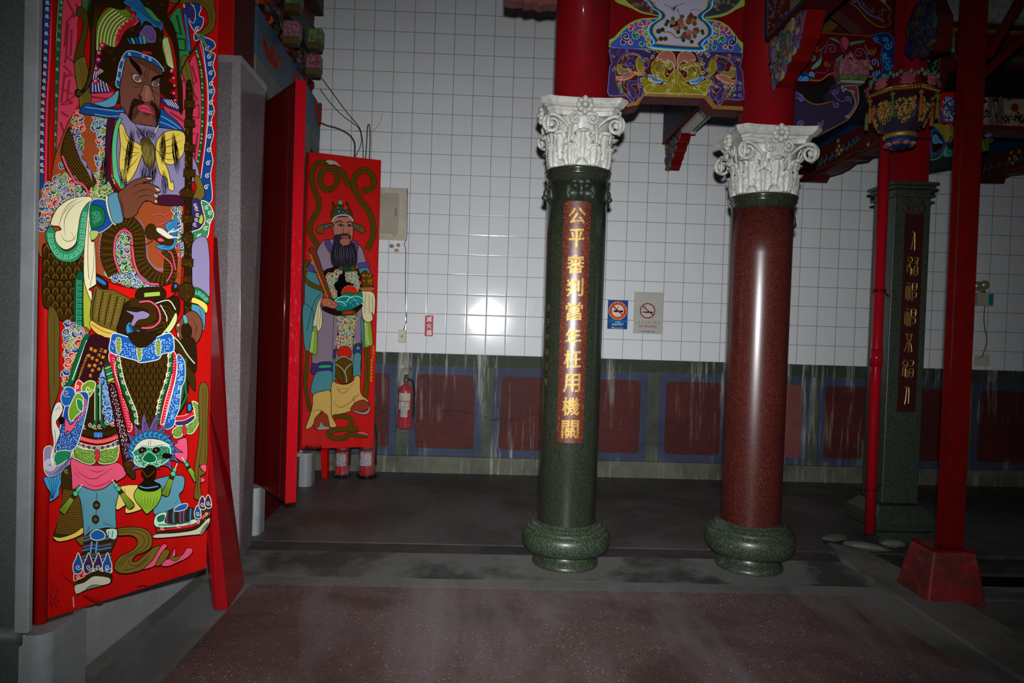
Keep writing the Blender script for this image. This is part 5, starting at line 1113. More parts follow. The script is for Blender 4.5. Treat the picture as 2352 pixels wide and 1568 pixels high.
def ring(b, x, y, r0, r1, c, n=36):
    b.lv += 1; q = [(x + r1 * math.cos(2 * PI * i / n), y + r1 * math.sin(2 * PI * i / n)) for i in range(n)]; w_ = [(x + r0 * math.cos(2 * PI * i / n), y + r0 * math.sin(2 * PI * i / n)) for i in range(n)]
    b.mb.add([b.P(*p) for p in q + w_], [(i, (i + 1) % n, (i + 1) % n + n, i + n) for i in range(n)], lin(c))
cx_, cy_ = 1419, 713.5
b.fill([(1398, 733), (1440, 735), (1440, 741), (1398, 739)], '14749c', 0, sm=False)
b.disc(cx_, cy_, 21, 'd8d0d4', n=36); b.lv += 1; b.disc(cx_, cy_, 20, 'c42418', n=36); b.lv += 1; b.disc(cx_, cy_, 14, 'd6d2cc', n=32)
ring(b, cx_, cy_, 15.6, 18.6, 'd0421c')
for k in range(14):
    a = (-160 + 140 * k / 6 if k < 7 else 40 + 110 * (k - 7) / 6) * PI / 180; b.text('公共場所全面禁菸違者最高罰款萬'[k], cx_ + 17.2 * math.cos(a), cy_ + 17.2 * math.sin(a), 3.6, 3.6, 'e8952c', a + PI / 2 if k < 7 else a - PI / 2, .03)
b.fill([(1410, 712), (1431, 713), (1431, 717), (1410, 716.5)], '15120f', 0, sm=False); b.line([(1407, 712), (1407, 716.4)], 1.4, '6a6460'); b.line([(1414, 710), (1418, 708), (1420, 705), (1421, 702)], 1.4, '55504c'); b.line([(1408.5, 703), (1430.5, 724)], 3.4, 'c42418')
b.text('申訴電話', 1418.6, 739.6, 12, 3, 'b9cbe8'); b.text('24224567', 1418.3, 744.6, 27, 5, 'd5deee'); b.fill([(1404, 753.5), (1405, 750.5), (1407.5, 749.5), (1410, 751), (1410.5, 753.5)], 'b8a848', 0); b.text('嘉義市政府衛生局', 1421.5, 753, 20, 2.4, 'a9bcd8')
b.done('printed_symbols', bl)
ws, _ = board('no_smoking_sign', 'pale grey no smoking sign with thin red ring and english lettering', 'sign', 1455, 670.5, 1521.5, 766.5, plain('pale grey sign board', 'aeaba4', .35, var=.04), .006, .012); b = wbrush(.006)
cx_, cy_ = 1487.3, 713.5; b.disc(cx_, cy_, 15.5, 'b9b6b0', n=36); ring(b, cx_, cy_, 15.2, 17.6, '8a1a20')
b.fill([(1480, 715), (1499.5, 715.6), (1499.5, 718.6), (1480, 718)], '15120f', 0, sm=False); b.fill([(1475.6, 714.9), (1479, 715), (1479, 718), (1475.6, 717.9)], '3a3836', 0, sm=False); b.line([(1476, 702), (1478, 708), (1477, 713)], 1, '77736c'); b.line([(1481, 701), (1484, 704), (1483, 708)], 1, '77736c'); b.line([(1476.5, 702.5), (1499.5, 723)], 2.4, '8a1a20')
for k, ch in enumerate('公共場合禁止吸菸'): b.text(ch, 1461 + 7.45 * k, 740.5, 3.4, 7.4, '5b5953', .03, .004)
b.text('NO SMOKING', 1487.3, 749.2, 40, 5, '9a2a30', .03); b.text('行政院衛生署製作宣導', 1486.3, 761, 36, 2.8, '3f3d39', .03)
b.done('printed_symbols', ws)
# emergency light, its cord and the wall sockets
el = thing('emergency_light', 'twin lamp emergency light on tiles right of the steel post', 'lamp', (6.1, F, 1.9))
a = wpt(2236, 672); c = wpt(2269, 703); MB().box(a[0], c[0], F - .08, F, c[2], a[2]).build('battery_box', M_CREAM, el, bevel=.006); e = wpt(2258, 676); g = wpt(2267, 701)
MB().box(e[0], g[0], F - .0825, F - .0805, g[2], e[2]).build('teal_label', plain('teal label print', '1f7f90', .4), el)
M_CHR = NM('chromed lamp reflector', .25, .5); M_CHR.color(lin('a8a478')); M_CHR = M_CHR.m
for x, y in ((2244, 656), (2261, 654)):
    q = wpt(x, y, WY - .1); mb = MB(); mb.sm = True; mb.ball((q[0], q[1], q[2]), (.047, .04, .047), 18, 12); mb.tube([(q[0], q[1] + .03, q[2] - .03), (a[0] + .09, F - .05, a[2])], .01, 8); mb.build('lamp_head', M_CHR, el)
for k, (x0, x1, lab) in enumerate(((2237, 2251, 'left ivory wall socket under the emergency light, cord plugged in'), (2255, 2270, 'right ivory wall socket plate under the emergency light'))):
    l = wpt(x0, 814); r = wpt(x1, 841); s_ = thing('wall_socket', lab, 'socket', ((l[0] + r[0]) / 2, F, r[2]), 'sockets under the emergency light'); MB().box(l[0], r[0], F - .014, F, r[2], l[2]).build('plate', M_IVORY, s_, bevel=.003); m_ = (l[0] + r[0]) / 2; MB().box(m_ - .012, m_ + .012, F - .0165, F - .0145, (l[2] + r[2]) / 2 - .02, (l[2] + r[2]) / 2 + .02).build('outlet', M_WHITE, s_.children[0])
cable('power_cord', 'thin kinked cord hanging from the emergency light to the sockets', [(2262, 703), (2260, 730), (2262, 755), (2267, 780), (2262, 802), (2258, 812), (2256, 819), (2246, 821)], .004, M_CAB)
# ---------------------------------------------------------------- fire extinguishers
M_EXT = plain('fire extinguisher red', 'a00c1e', .25, var=.05, coat=.5)
M_FILM = NM('clear crinkled plastic film', .08); M_FILM.bump(M_FILM.noise(26, 4, .6, M_FILM.pos(), 1.5), .03, 1)
_g = M_FILM.n('ShaderNodeBsdfGlossy', {'Color': (1, 1, 1, 1), 'Roughness': .12}); M_FILM.t.links.new(M_FILM.b.inputs['Normal'].links[0].from_socket, _g.inputs['Normal'])
_t = M_FILM.n('ShaderNodeBsdfTransparent', {'Color': (.93, .93, .93, 1)}); _mx = M_FILM.n('ShaderNodeMixShader', {0: .10, 1: _t.outputs[0], 2: _g.outputs[0]})
M_FILM.t.links.new(_mx.outputs[0], M_FILM.t.nodes['Material Output'].inputs['Surface']); M_FILM = M_FILM.m
M_HAND = plain('black moulded handle', '0e0e0e', .35)
def extinguisher(label, x, y, z, r, h, bag, top_label='b9b09a', lower='b0a8a0', hang=False, tilt=0, seed=0, grp=None, yel=False):
    t = thing('fire_extinguisher', label, 'fire extinguisher', (x, y, z), grp)
    mb = MB(); mb.sm = True; mb.lathe([(r * .82, z), (r * .95, z + .006), (r, z + .02), (r, z + h * .78), (r * .93, z + h * .85), (r * .6, z + h * .91), (r * .3, z + h * .94), (r * .28, z + h)], x, y, 28); cyl = mb.build('cylinder', M_EXT, t)
    mb = MB(); mb.sm = True; mb.lathe([(r * .30, z + h * .99), (r * .36, z + h), (r * .36, z + h + .03), (r * .2, z + h + .04)], x, y, 14); mb.build('valve', M_GOLD if 0 else plain('valve metal %d' % seed, '6a6a66', .3, .8), t)
    MB().box(x - .012, x + .012, y - .09, y + .03, z + h + .03, z + h + .042).box(x - .012, x + .012, y - .085, y + .02, z + h + .055, z + h + .066).build('handle', M_HAND, t)
    mb = MB(); mb.sm = True; mb.tube(smooth([(x + .02, y, z + h + .02), (x + r * .9, y - r * .4, z + h), (x + r * 1.15, y - r * .2, z + h * .7), (x + r * 1.1, y - r * .2, z + h * .25)], False, 5), .009, 8); mb.build('hose', M_HAND, t)
    def wrapq(a0, a1, z0, z1, nm, m, e=.0012):
        mb = MB(); mb.sm = True; mb.grid([[(x + (r + e) * math.sin(a0 + (a1 - a0) * j / 10), y - (r + e) * math.cos(a0 + (a1 - a0) * j / 10), zz) for j in range(11)] for zz in (z0, z1)]); mb.build(nm, m, cyl)
    wrapq(-.9, .75, z + h * .60, z + h * .76, 'upper_label', plain('upper label %d' % seed, top_label, .4)); wrapq(-.9, .7, z + h * (.42 if not yel else .24), z + h * (.585 if not yel else .5), 'instruction_label', plain('instruction label %d' % seed, lower, .5, var=.35, scale=60), .0014)
    if not yel: wrapq(-.55, .4, z + h * .26, z + h * .42, 'maintenance_tag', plain('maintenance tag %d' % seed, 'aaa6a0', .5, var=.3, scale=50), .0018)
    else:
        mb = MB(); mb.sm = True; mb.lathe([(r + .001, z + h * .54), (r + .004, z + h * .545), (r + .004, z + h * .565), (r + .001, z + h * .57)], x, y, 24); mb.build('strap', M_HAND, t)
    if not hang:
        mb = MB(); mb.sm = True; mb.lathe([(r + .012, z), (r + .02, z), (r + .02, z + .025), (r + .012, z + .025)], x, y, 24); mb.build('floor_ring', M_HAND, t)
    # plastic bag drawn over it
    mb = MB(); mb.sm = True; R = random.Random(seed); N = 40; G = []
    zs = [z - .03 if hang else z + .003] + [z + h * k / 14 for k in range(1, 15)] + [z + h + .08, z + h + .13]
    for i, zz in enumerate(zs):
        t_ = i / (len(zs) - 1); k_ = r * (1.22 + .12 * math.sin(i * 1.3 + seed)) * (1 if t_ < .8 else 1 - (t_ - .8) * 2.6); row = []
        for j in range(N + 1):
            a = 2 * PI * j / N; q = k_ * (1 + .09 * math.sin(3 * a + i * .5 + seed) + .05 * math.sin(7 * a - i) + .03 * math.sin(13 * a + 2 * i)); row.append((x + q * math.cos(a), y + q * .95 * math.sin(a), zz + .006 * math.sin(5 * a + i)))
        G.append(row)
    mb.grid(G); mb.build('plastic_bag', M_FILM, t); return t
wx = wpt(932, 960, 6.80)
extinguisher('red fire extinguisher in clear bag hanging on the dado wall', wx[0] - .004, 6.775, wx[2] - .10, .074, .47, True, hang=True, seed=1, grp='fire extinguishers')
mb = MB(); mb.sm = True; hk = wpt(942, 850, 6.86); mb.tube([(hk[0], 6.90, hk[2] + .02), (hk[0], 6.83, hk[2]), (hk[0] - .01, 6.80, hk[2] - .05)], .004, 6); tag(mb.build('wall_hook', M_CABG), 'small metal hook holding the hanging fire extinguisher', 'hook')
extinguisher('left red fire extinguisher on floor behind the small door leaf, orange label', -.345, 6.62, .0, .066, .46, True, 'a8781e', 'a09aa0', seed=2, grp='fire extinguishers', yel=True)
extinguisher('right red fire extinguisher on floor with yellow label behind the small door leaf', -.105, 6.62, .0, .074, .50, True, 'b09a1c', 'aaa0a4', seed=3, grp='fire extinguishers', yel=True)
tag(fixnormals(MB().hexa([(-.512, 6.52, 0), (-.462, 6.50, 0), (-.455, 6.58, 0), (-.505, 6.60, 0), (-.565, 6.52, .62), (-.475, 6.50, .62), (-.468, 6.56, .62), (-.558, 6.58, .62)]).build('door_prop', M_REDL, bevel=.003)), 'narrow tapered red board standing behind the small door leaf', 'board')
# ---------------------------------------------------------------- the large painted door leaf (door guardian)
ZL0, ZL1 = .33, 3.0
def mk_leaf(name, label, A, B, mats, th=.05):
    t = thing(name, label, 'door leaf', (A[0], A[1], ZL0)); a, u, n, L, o = leaf(A, B, ZL0, ZL1, th, mats, t); t['p'] = 0; del t['p']; return t, a, u, n, L
d1, a1, u1, n1, L1 = mk_leaf('painted_door_leaf', 'large red door leaf painted with a dark faced armoured guardian, nearest the camera', (-.622, 2.597), (-.242, 3.185), M_REDL)
# rounded hanging stile along the hinge side
mb = MB(); mb.sm = True
c0 = a1 + u1 * .013 - n1 * .0205; mb.tube([(c0[0], c0[1], ZL0 - .012), (c0[0], c0[1], ZL1 - .01)], .025, 28); mb.build('rounded_stile', M_REDL, d1)
MB().hexa([tuple(a1 + u1 * s + n1 * t + (0, 0, z)) for z in (ZL0 - .012, ZL0 - .001) for s, t in ((.02, -.002), (.12, -.002), (.12, -.045), (.02, -.045))]).build('worn_foot', plain('bare worn wood', '3a2a22', .7), d1)
p = Brush(tuple(a1 + n1 * .0025), u1, n1, .000025)
S = 1 / 3.7333
A_ = lambda P: [(60 + x * S, y * S) for x, y in P]
B_ = lambda P: [(60 + x * S, 400 + y * S) for x, y in P]
C_ = lambda P: [(60 + x * S, 780 + y * S) for x, y in P]
D_ = lambda P: [(x / 3.35, 1100 + y / 3.35) for x, y in P]
BR, BR2, GLD, CRM, OLI, LAV, TEAL, PNK, RED, BLU, GRN = '2a1a09', '3a260a', '8a6420', 'e6dcb0', '6f5c22', '8a7ea4', '568e9c', 'de5270', 'd21610', '1c4c96', '176a40'
OR = '9c4824'; MULTI = [BLU, GRN, '5a458a', 'c22a3a', '3f7ab0', '6c8c2c']
def stripes(poly_a, poly_b, n, wd, col):
    """n lines blended between two guiding curves"""
    a = smooth(poly_a, False, 6); b = smooth(poly_b, False, 6); m = min(len(a), len(b)); a = [a[int(i * (len(a) - 1) / (m - 1))] for i in range(m)]; b = [b[int(i * (len(b) - 1) / (m - 1))] for i in range(m)]
    p.lines([[(a[i][0] + (b[i][0] - a[i][0]) * t, a[i][1] + (b[i][1] - a[i][1]) * t) for i in range(m)] for t in [(k + .5) / n for k in range(n)]], wd, col, sm=False)
def band(pts, w0, col, ol=1.2):
    p.line(pts, w0 + 2 * ol, '17100c'); p.line(pts, w0, col)
def wavecurls(path, n, r, col, d=1, wd=1.3):
    q = smooth(path, False, 8); p.lv += 1
    for i in range(n): x, y = q[int((i + .5) / n * (len(q) - 1))]; p.curl(x, y, r, PI / 2 * d, d, 1.2, wd, col, 1.1)
# --- canopy behind the head
p.fill(A_([(158, -60), (215, -60), (190, 500), (160, 900), (150, 1568), (160, 1750), (118, 1700), (122, 1500), (145, 800)]), '173f80', 0)
p.fill(A_([(213, -60), (248, -60), (218, 500), (196, 1000), (184, 1568), (190, 1800), (160, 1800), (150, 1568), (160, 1000), (188, 500)]), 'c01228', 1)
p.line(A_([(228, -60), (202, 500), (176, 1000), (168, 1700)]), 1.6, 'e8607c')
p.fill(A_([(247, -60), (290, -60), (252, 500), (228, 1000), (216, 1400), (200, 1568), (184, 1568), (196, 1000), (218, 500)]), '3c2c08', 1); p.line(A_([(262, -60), (232, 500), (208, 1000), (198, 1500)]), 2.2, 'a8811c')
p.fill(A_([(288, -60), (330, -60), (292, 500), (268, 1000), (256, 1380), (218, 1350), (230, 1000), (250, 500)]), '0f5a30', 1, '9cc89c')
wavecurls(A_([(308, -20), (270, 500), (246, 1300)]), 26, 3.4, 'a4cc9a'); wavecurls(A_([(185, -20), (165, 500), (140, 1000), (135, 1500)]), 24, 4.2, 'e2dcc4', 1, 1.6)
p.fill(A_([(330, -60), (470, -60), (470, 60), (440, 200), (440, 300), (420, 520), (430, 700), (560, 800), (740, 780), (720, 900), (560, 910), (450, 900), (350, 1100), (270, 1330), (256, 1350), (268, 1000), (290, 500)]), 'd03c56', 1)
for P in ([(350, 0), (410, 120), (350, 180), (330, 400)], [(420, 30), (460, 90), (400, 150)], [(320, 560), (380, 620), (320, 660), (400, 640)], [(300, 760), (420, 820), (300, 900), (400, 880)], [(340, 480), (440, 560)], [(360, 200), (340, 500), (330, 540)], [(300, 960), (360, 1000)], [(390, 250), (380, 480)], [(295, 1050), (320, 1130)], [(560, 830), (700, 850)], [(330, 620), (300, 880)], [(370, 690), (350, 860), (400, 880)]): p.line(A_(P), 5, '8c2438', sm=False)
p.fill(A_([(470, -60), (560, -60), (520, 120), (480, 60)]), '2f6b3c', 1.2); p.fill(A_([(560, -60), (660, -60), (560, 60), (520, 130)]), '1f4a30', 1.2); p.fill(A_([(500, -60), (540, -60), (500, 30)]), 'c8445c', 1)
p.fill(A_([(1390, 560), (1450, 480), (1500, 800), (1505, 1100), (1470, 1400), (1440, 1440), (1400, 1330), (1330, 1120), (1190, 950), (1200, 890), (1330, 900), (1330, 640)]), 'd03c56', 1)
for P in ([(1420, 560), (1460, 700), (1400, 740), (1470, 860)], [(1340, 940), (1480, 900), (1480, 1010), (1380, 1000)], [(1230, 960), (1350, 1040), (1460, 1080)], [(1420, 1150), (1470, 1140), (1440, 1360)], [(1390, 640), (1340, 700)], [(1400, 1060), (1390, 1180)]): p.line(A_(P), 5, '8c2438', sm=False)
p.fill(A_([(1220, 200), (1310, 60), (1345, 200), (1400, 470), (1375, 500), (1310, 660), (1285, 400)]), '2f7d4a', 1.2)
for P in ([(1290, 130), (1330, 300), (1280, 280)], [(1300, 330), (1360, 340), (1370, 430), (1310, 430)], [(1320, 520), (1350, 520), (1330, 590)], [(1250, 230), (1270, 320)]): p.line(A_(P), 4.5, '173a26', sm=False)
band(A_([(1455, 410), (1500, 600), (1512, 850), (1505, 1150), (1470, 1430)]), 4.6, '0e5a2e'); wavecurls(A_([(1460, 440), (1500, 600), (1512, 850), (1505, 1150), (1470, 1400)]), 22, 2.2, '8cc090')
band(A_([(1485, 370), (1525, 560), (1548, 800), (1540, 1100), (1500, 1500), (1480, 1700)]), 5, 'c41a2c'); p.line(A_([(1489, 380), (1530, 560), (1553, 800), (1545, 1100), (1505, 1500)]), 1, 'f07a8c')
bp = A_([(1335, -40), (1440, -40), (1500, 60), (1480, 130), (1520, 160), (1500, 240), (1440, 290), (1450, 350), (1520, 320), (1600, 350), (1620, 400), (1580, 440), (1620, 470), (1600, 560), (1620, 640), (1590, 700), (1615, 780), (1590, 860), (1612, 950), (1585, 1040), (1605, 1150), (1580, 1260), (1600, 1380), (1580, 1500), (1590, 1720), (1470, 1760), (1500, 1500), (1552, 1100), (1560, 800), (1535, 560), (1500, 360), (1400, 200)])
p.fill(bp, '173f82', 1.6, 'ded8c4'); wavecurls(A_([(1420, 60), (1440, 200), (1550, 420), (1580, 600), (1585, 850), (1575, 1100), (1560, 1400), (1540, 1650)]), 19, 5.2, 'e2dcc8', -1, 1.7)
p.fill(A_([(1355, -20), (1420, 40), (1450, 110), (1430, 200), (1370, 120)]), '3a2a62', 1.3, 'ded8c4'); p.fill(A_([(1340, 90), (1380, 110), (1415, 430), (1395, 440), (1375, 300)]), '1d3c80', 1); p.fret(A_([(1362, 120), (1385, 300), (1402, 430)]), 5, '5a86c4', 1)
# ribbons
p.fill(A_([(440, 60), (500, 80), (532, 160), (520, 300), (495, 430), (500, 520), (450, 560), (408, 540), (420, 440), (470, 300), (480, 170), (430, 130)]), '4a3c16', 1.4)
p.fill(A_([(412, 540), (500, 485), (520, 560), (552, 700), (555, 830), (558, 1000), (575, 1220), (608, 1400), (602, 1500), (555, 1568), (540, 1440), (470, 1250), (455, 900), (430, 720)]), OLI, 1.6)
for dx in (18, 40, 62): p.line(A_([(440 + dx, 540), (462 + dx, 720), (480 + dx * .9, 950), (500 + dx * .8, 1250), (552 + dx * .5, 1450)]), 1, '3a2c0c')
p.fill(A_([(1180, -60), (1560, -60), (1615, 60), (1625, 160), (1600, 260), (1530, 300), (1500, 270), (1558, 200), (1540, 90), (1450, 25), (1300, 35), (1180, 0)]), '63501e', 1.5); p.line(A_([(1200, -20), (1400, 0), (1540, 40), (1590, 150), (1560, 250)]), 1, '33260c')
p.fill(A_([(1325, 500), (1370, 475), (1390, 520), (1425, 680), (1432, 900), (1405, 1100), (1390, 1230), (1365, 1200), (1385, 900), (1365, 720), (1335, 620)]), OLI, 1.4); p.line(A_([(1350, 510), (1395, 700), (1405, 900), (1385, 1180)]), 1, '33260c')
# bow staves, feathers, helmet
p.line(A_([(1335, -20), (1200, 150)]), 5, BR, sm=False); p.line(A_([(1390, 490), (1485, 350)]), 4, BR, sm=False); p.line(A_([(1300, 660), (1380, 500)]), 3, BR, sm=False); p.line(A_([(1500, 320), (1590, 480)]), 4.5, '7a7a24', sm=False)
for q in ((1488, 300), (1500, 330), (1510, 310)): p.disc(*A_([q])[0], 5, '3f8a50', 1)
p.fill(A_([(585, 470), (588, 260), (640, 130), (720, 60), (830, 60), (900, 130), (880, 230), (800, 260), (770, 340), (765, 420), (650, 400), (605, 480)]), '64801a', 1.2)
stripes(A_([(592, 460), (605, 260), (660, 140), (740, 70)]), A_([(760, 410), (770, 330), (810, 240), (890, 180)]), 6, 2.2, 'e4dcac'); stripes(A_([(596, 460), (612, 260), (668, 145), (750, 75)]), A_([(768, 412), (778, 330), (815, 245), (895, 190)]), 6, .8, '2c2a10')
p.fill(A_([(578, 460), (650, 465), (640, 640), (700, 745), (725, 790), (560, 795), (542, 770)]), '35295e', 1.2); stripes(A_([(590, 560), (560, 700), (555, 790)]), A_([(660, 560), (690, 700), (720, 785)]), 6, 2, 'd8d4dc')
p.fill(A_([(1150, 330), (1215, 318), (1242, 420), (1270, 600), (1215, 600), (1180, 480)]), '64801a', 1.2); stripes(A_([(1165, 340), (1190, 470), (1222, 590)]), A_([(1208, 325), (1235, 430), (1262, 590)]), 4, 2, 'e4dcac')
p.fill(A_([(1150, 840), (1285, 855), (1330, 940), (1315, 960), (1180, 905)]), '35295e', 1.2); stripes(A_([(1170, 850), (1210, 900)]), A_([(1270, 860), (1325, 945)]), 5, 1.8, 'd8d4dc')
p.fill(A_([(755, 410), (758, 380), (780, 360), (755, 345), (775, 320), (755, 300), (790, 290), (775, 250), (815, 250), (800, 215), (840, 215), (835, 180), (870, 195), (872, 150), (900, 170), (910, 125), (960, 180), (900, 240), (840, 300), (800, 370), (790, 410)]), 'b81c2c', 1.4, 'e89098', sm=False)
p.fill(A_([(530, 100), (620, -60), (860, -60), (840, 80), (700, 60), (640, 110), (598, 240), (592, 480), (575, 620), (540, 740), (480, 805), (440, 835), (412, 795), (435, 762), (470, 775), (515, 700), (540, 560), (548, 300)]), BR, 1.4)
stripes(A_([(590, 60), (560, 300), (552, 600), (500, 760)]), A_([(640, 60), (588, 300), (578, 600), (520, 770)]), 3, .8, '6a4a18'); p.curl(*A_([(448, 795)])[0], 6, 0, 1, 1.2, 1.2, '8a6828', 0)
p.fill(A_([(1180, -60), (1210, 130), (1255, 210), (1292, 330), (1312, 500), (1312, 650), (1335, 720), (1338, 960), (1310, 945), (1290, 700), (1288, 560), (1250, 350), (1180, 220)]), BR, 1.3)
p.fill(A_([(640, 430), (668, 385), (720, 400), (800, 440), (800, 640), (785, 790), (700, 720), (610, 660), (665, 610), (600, 565), (655, 525), (615, 470)]), BR, 1.4)
p.fill(A_([(1160, 560), (1240, 585), (1258, 640), (1215, 690), (1285, 750), (1228, 790), (1290, 855), (1200, 835), (1140, 760)]), BR, 1.3)
p.fill(A_([(760, 430), (790, 385), (830, 300), (870, 250), (960, 200), (990, 120), (880, 40), (850, -60), (1190, -60), (1205, 100), (1160, 200), (1175, 300), (1160, 400), (1190, 520), (1175, 610), (1000, 500), (860, 450), (785, 505)]), BR, 1.4)
R = random.Random(11); p.lv += 1
for k in range(70):
    x, y = R.uniform(640, 1200), R.uniform(-20, 760)
    if (y > 400 and 800 < x < 1165) or (y < 380 and x < 860): continue
    p.curl(*A_([(x, y)])[0], R.uniform(2.5, 6), R.uniform(0, 6), R.choice((-1, 1)), 1, 1, '5f4214', .8)
for q, r in (((650, 390), 24), ((622, 455), 23), ((617, 515), 23), ((598, 590), 22), ((592, 697), 24), ((1247, 610), 22), ((1262, 672), 18), ((1270, 735), 17), ((1266, 802), 18), ((1276, 862), 17)):
    x, y = A_([q])[0]; p.lv += 1; p.disc(x, y, r * S, 'cc1c38', 1.2); p.lv += 1; p.disc(x - 1, y - 1, r * S * .5, 'e88090')
p.fill(A_([(835, 10), (940, -20), (1010, 50), (1080, 140), (1165, 200), (1155, 270), (1130, 240), (1090, 235), (1060, 200), (1010, 185), (985, 230), (970, 170), (930, 150), (940, 110), (880, 90), (895, 60), (850, 45)]), '2570a8', 1.3); stripes(A_([(850, 20), (960, 100), (1120, 230)]), A_([(950, -10), (1040, 80), (1160, 210)]), 7, 1, '0f2c4c')
p.fill(A_([(1000, 60), (1060, 80), (1120, 150), (1160, 190), (1100, 180), (1040, 120)]), '3f8a50', 1.2)
p.fill(A_([(965, 290), (990, 250), (1020, 215), (1080, 230), (1112, 290), (1105, 360), (1050, 372), (990, 345)]), '6a5288', 1.4); stripes(A_([(990, 270), (1020, 320), (1070, 350)]), A_([(1050, 220), (1090, 270), (1100, 340)]), 4, 1, '2c1f44')
for k, c in enumerate(('1c4c96', '4fa890', '1c4c96', '3a8ac0', '4fa890')): p.fill(A_([(855 + k * 34, 335 - k * 6), (878 + k * 34, 330 - k * 6), (905 + k * 30, 375), (882 + k * 30, 380)]), c, 1, sm=False)
p.fill(A_([(765, 712), (778, 640), (798, 540), (850, 448), (920, 440), (1010, 470), (1100, 510), (1170, 592), (1160, 612), (1080, 560), (980, 505), (862, 490), (828, 560), (812, 640), (803, 745), (775, 745)]), '1b5296', 1.8, 'b8d4d0')
wavecurls(A_([(785, 690), (800, 600), (850, 470), (1000, 480), (1080, 520)]), 6, 3.6, 'c8dcd8'); p.fill(A_([(990, 432), (1070, 445), (1078, 472), (990, 462)]), 'c01c28', 1.2, sm=False)
# face
p.fill(A_([(826, 600), (850, 500), (880, 487), (980, 502), (1100, 562), (1165, 612), (1142, 700), (1146, 850), (1130, 1000), (1105, 1085), (1040, 1104), (960, 1082), (900, 1052), (832, 990), (802, 900), (796, 780), (806, 700)]), '774638', 1.8)
p.fill(A_([(880, 495), (980, 508), (1095, 566), (1160, 615), (1130, 640), (1060, 600), (950, 540), (890, 520)]), '5a352a', 0)
p.fill(A_([(735, 830), (760, 790), (795, 800), (800, 880), (760, 885)]), '3a2018', 1.4)
p.fill(A_([(878, 486), (915, 520), (965, 565), (990, 625), (975, 645), (930, 590), (892, 540)]), '150c08', 0); p.fill(A_([(1065, 700), (1085, 662), (1150, 640), (1168, 655), (1105, 685)]), '150c08', 0)
for P in ([(1030, 570), (1020, 640), (1030, 690)], [(1052, 590), (1040, 650), (1042, 690)], [(1000, 620), (1010, 680)], [(1020, 600), (1004, 660)]): p.line(A_(P), 1, '2c160e')
for E_, ir in (([(900, 655), (928, 632), (962, 645), (992, 700), (955, 712), (920, 695)], (948, 672)), ([(1065, 722), (1088, 692), (1120, 697), (1142, 728), (1112, 750), (1080, 742)], (1105, 720))):
    p.fill(A_(E_), 'b09a8a', 1.8); x, y = A_([ir])[0]; p.lv += 1; p.disc(x, y, 5.2, '4a3a32', 1.2); p.lv += 1; p.disc(x, y, 3.6, '8a7a70'); p.lv += 1; p.disc(x, y, 1.6, '0c0806')
for P in ([(890, 640), (930, 715), (980, 722), (1020, 700), (1050, 705), (1090, 750), (1140, 765)], [(905, 745), (950, 752), (985, 735)], [(880, 600), (910, 640)], [(870, 620), (905, 650)], [(1060, 760), (1110, 800), (1140, 830)], [(1070, 740), (1080, 800)]): p.line(A_(P), 1.3, '1e100a', taper=True)
p.fill(A_([(1000, 732), (985, 780), (962, 825), (985, 862), (1030, 882), (1062, 872), (1090, 888), (1097, 855), (1078, 800), (1062, 752), (1030, 724)]), '8c5644', 1.6); p.fill(A_([(1020, 760), (1040, 740), (1050, 800), (1040, 850), (1018, 850)]), '9c6654', 0)
p.disc(*A_([(972, 838)])[0], 3.2, '2a140e'); p.disc(*A_([(1075, 868)])[0], 2.6, '2a140e'); p.line(A_([(950, 830), (960, 815), (985, 828), (990, 860)]), 1.3, '1e100a')
p.fill(A_([(912, 850), (960, 852), (1010, 885), (960, 900), (915, 930), (905, 1010), (885, 1050), (868, 1010), (885, 920)]), '2a1a14', 0); p.fill(A_([(1050, 890), (1100, 885), (1140, 960), (1135, 1040), (1115, 1085), (1105, 1010), (1095, 940)]), '2a1a14', 0)
p.strands(A_([(905, 850)])[0], A_([(1000, 880)])[0], A_([(872, 1070)])[0], A_([(915, 1040)])[0], 22, .7, '120a07', 2, 3, 3); p.strands(A_([(1060, 885)])[0], A_([(1125, 900)])[0], A_([(1100, 1080)])[0], A_([(1140, 1070)])[0], 16, .7, '120a07', 2, 4, 3)
p.fill(A_([(938, 928), (975, 902), (1030, 898), (1075, 945), (1108, 988), (1050, 978), (1000, 968)]), 'cc4458', 1.3); p.line(A_([(942, 928), (1000, 928), (1050, 945), (1100, 985)]), 1.4, '2a0c10')
p.strands(A_([(1000, 955)])[0], A_([(1060, 975)])[0], A_([(1005, 1005)])[0], A_([(1050, 1000)])[0], 10, .9, '120a07', 1, 5); p.line(A_([(960, 1045), (1040, 1080), (1100, 1060)]), 1, '3a1e14')
# --- torso
F, L = p.fill, p.line
Q = lambda a, b: A_(a) + B_(b)
robe = Q([(600, 990), (560, 960), (440, 960), (370, 1020), (300, 1180), (240, 1350), (200, 1568)], [(165, 150), (110, 130), (125, 300), (110, 700), (480, 900), (560, 480), (640, 300), (700, 200)]) + A_([(690, 1400), (700, 1020)])
F(robe, OR, 1.6)
p.clouds(Q([(390, 1000), (460, 980), (480, 1200), (440, 1400), (400, 1300)], []), ['c22a3a', BLU, GRN], 9, 2, CRM, 1.1); p.clouds(A_([(570, 1000), (690, 1010), (670, 1300), (640, 1568), (600, 1568), (600, 1300)]), MULTI, 9, 3, CRM, 1.1)
p.clouds(B_([(560, 0), (700, 0), (720, 150), (640, 240), (520, 220), (500, 100)]), ['c22a3a', GRN, '6c8c2c'], 9, 4, CRM, 1.1); p.clouds(A_([(240, 1360), (330, 1500), (400, 1700), (500, 1780), (520, 1700), (430, 1600)]), [BLU, GRN, '6c8c2c', '5a458a'], 9, 5, CRM, 1.1)
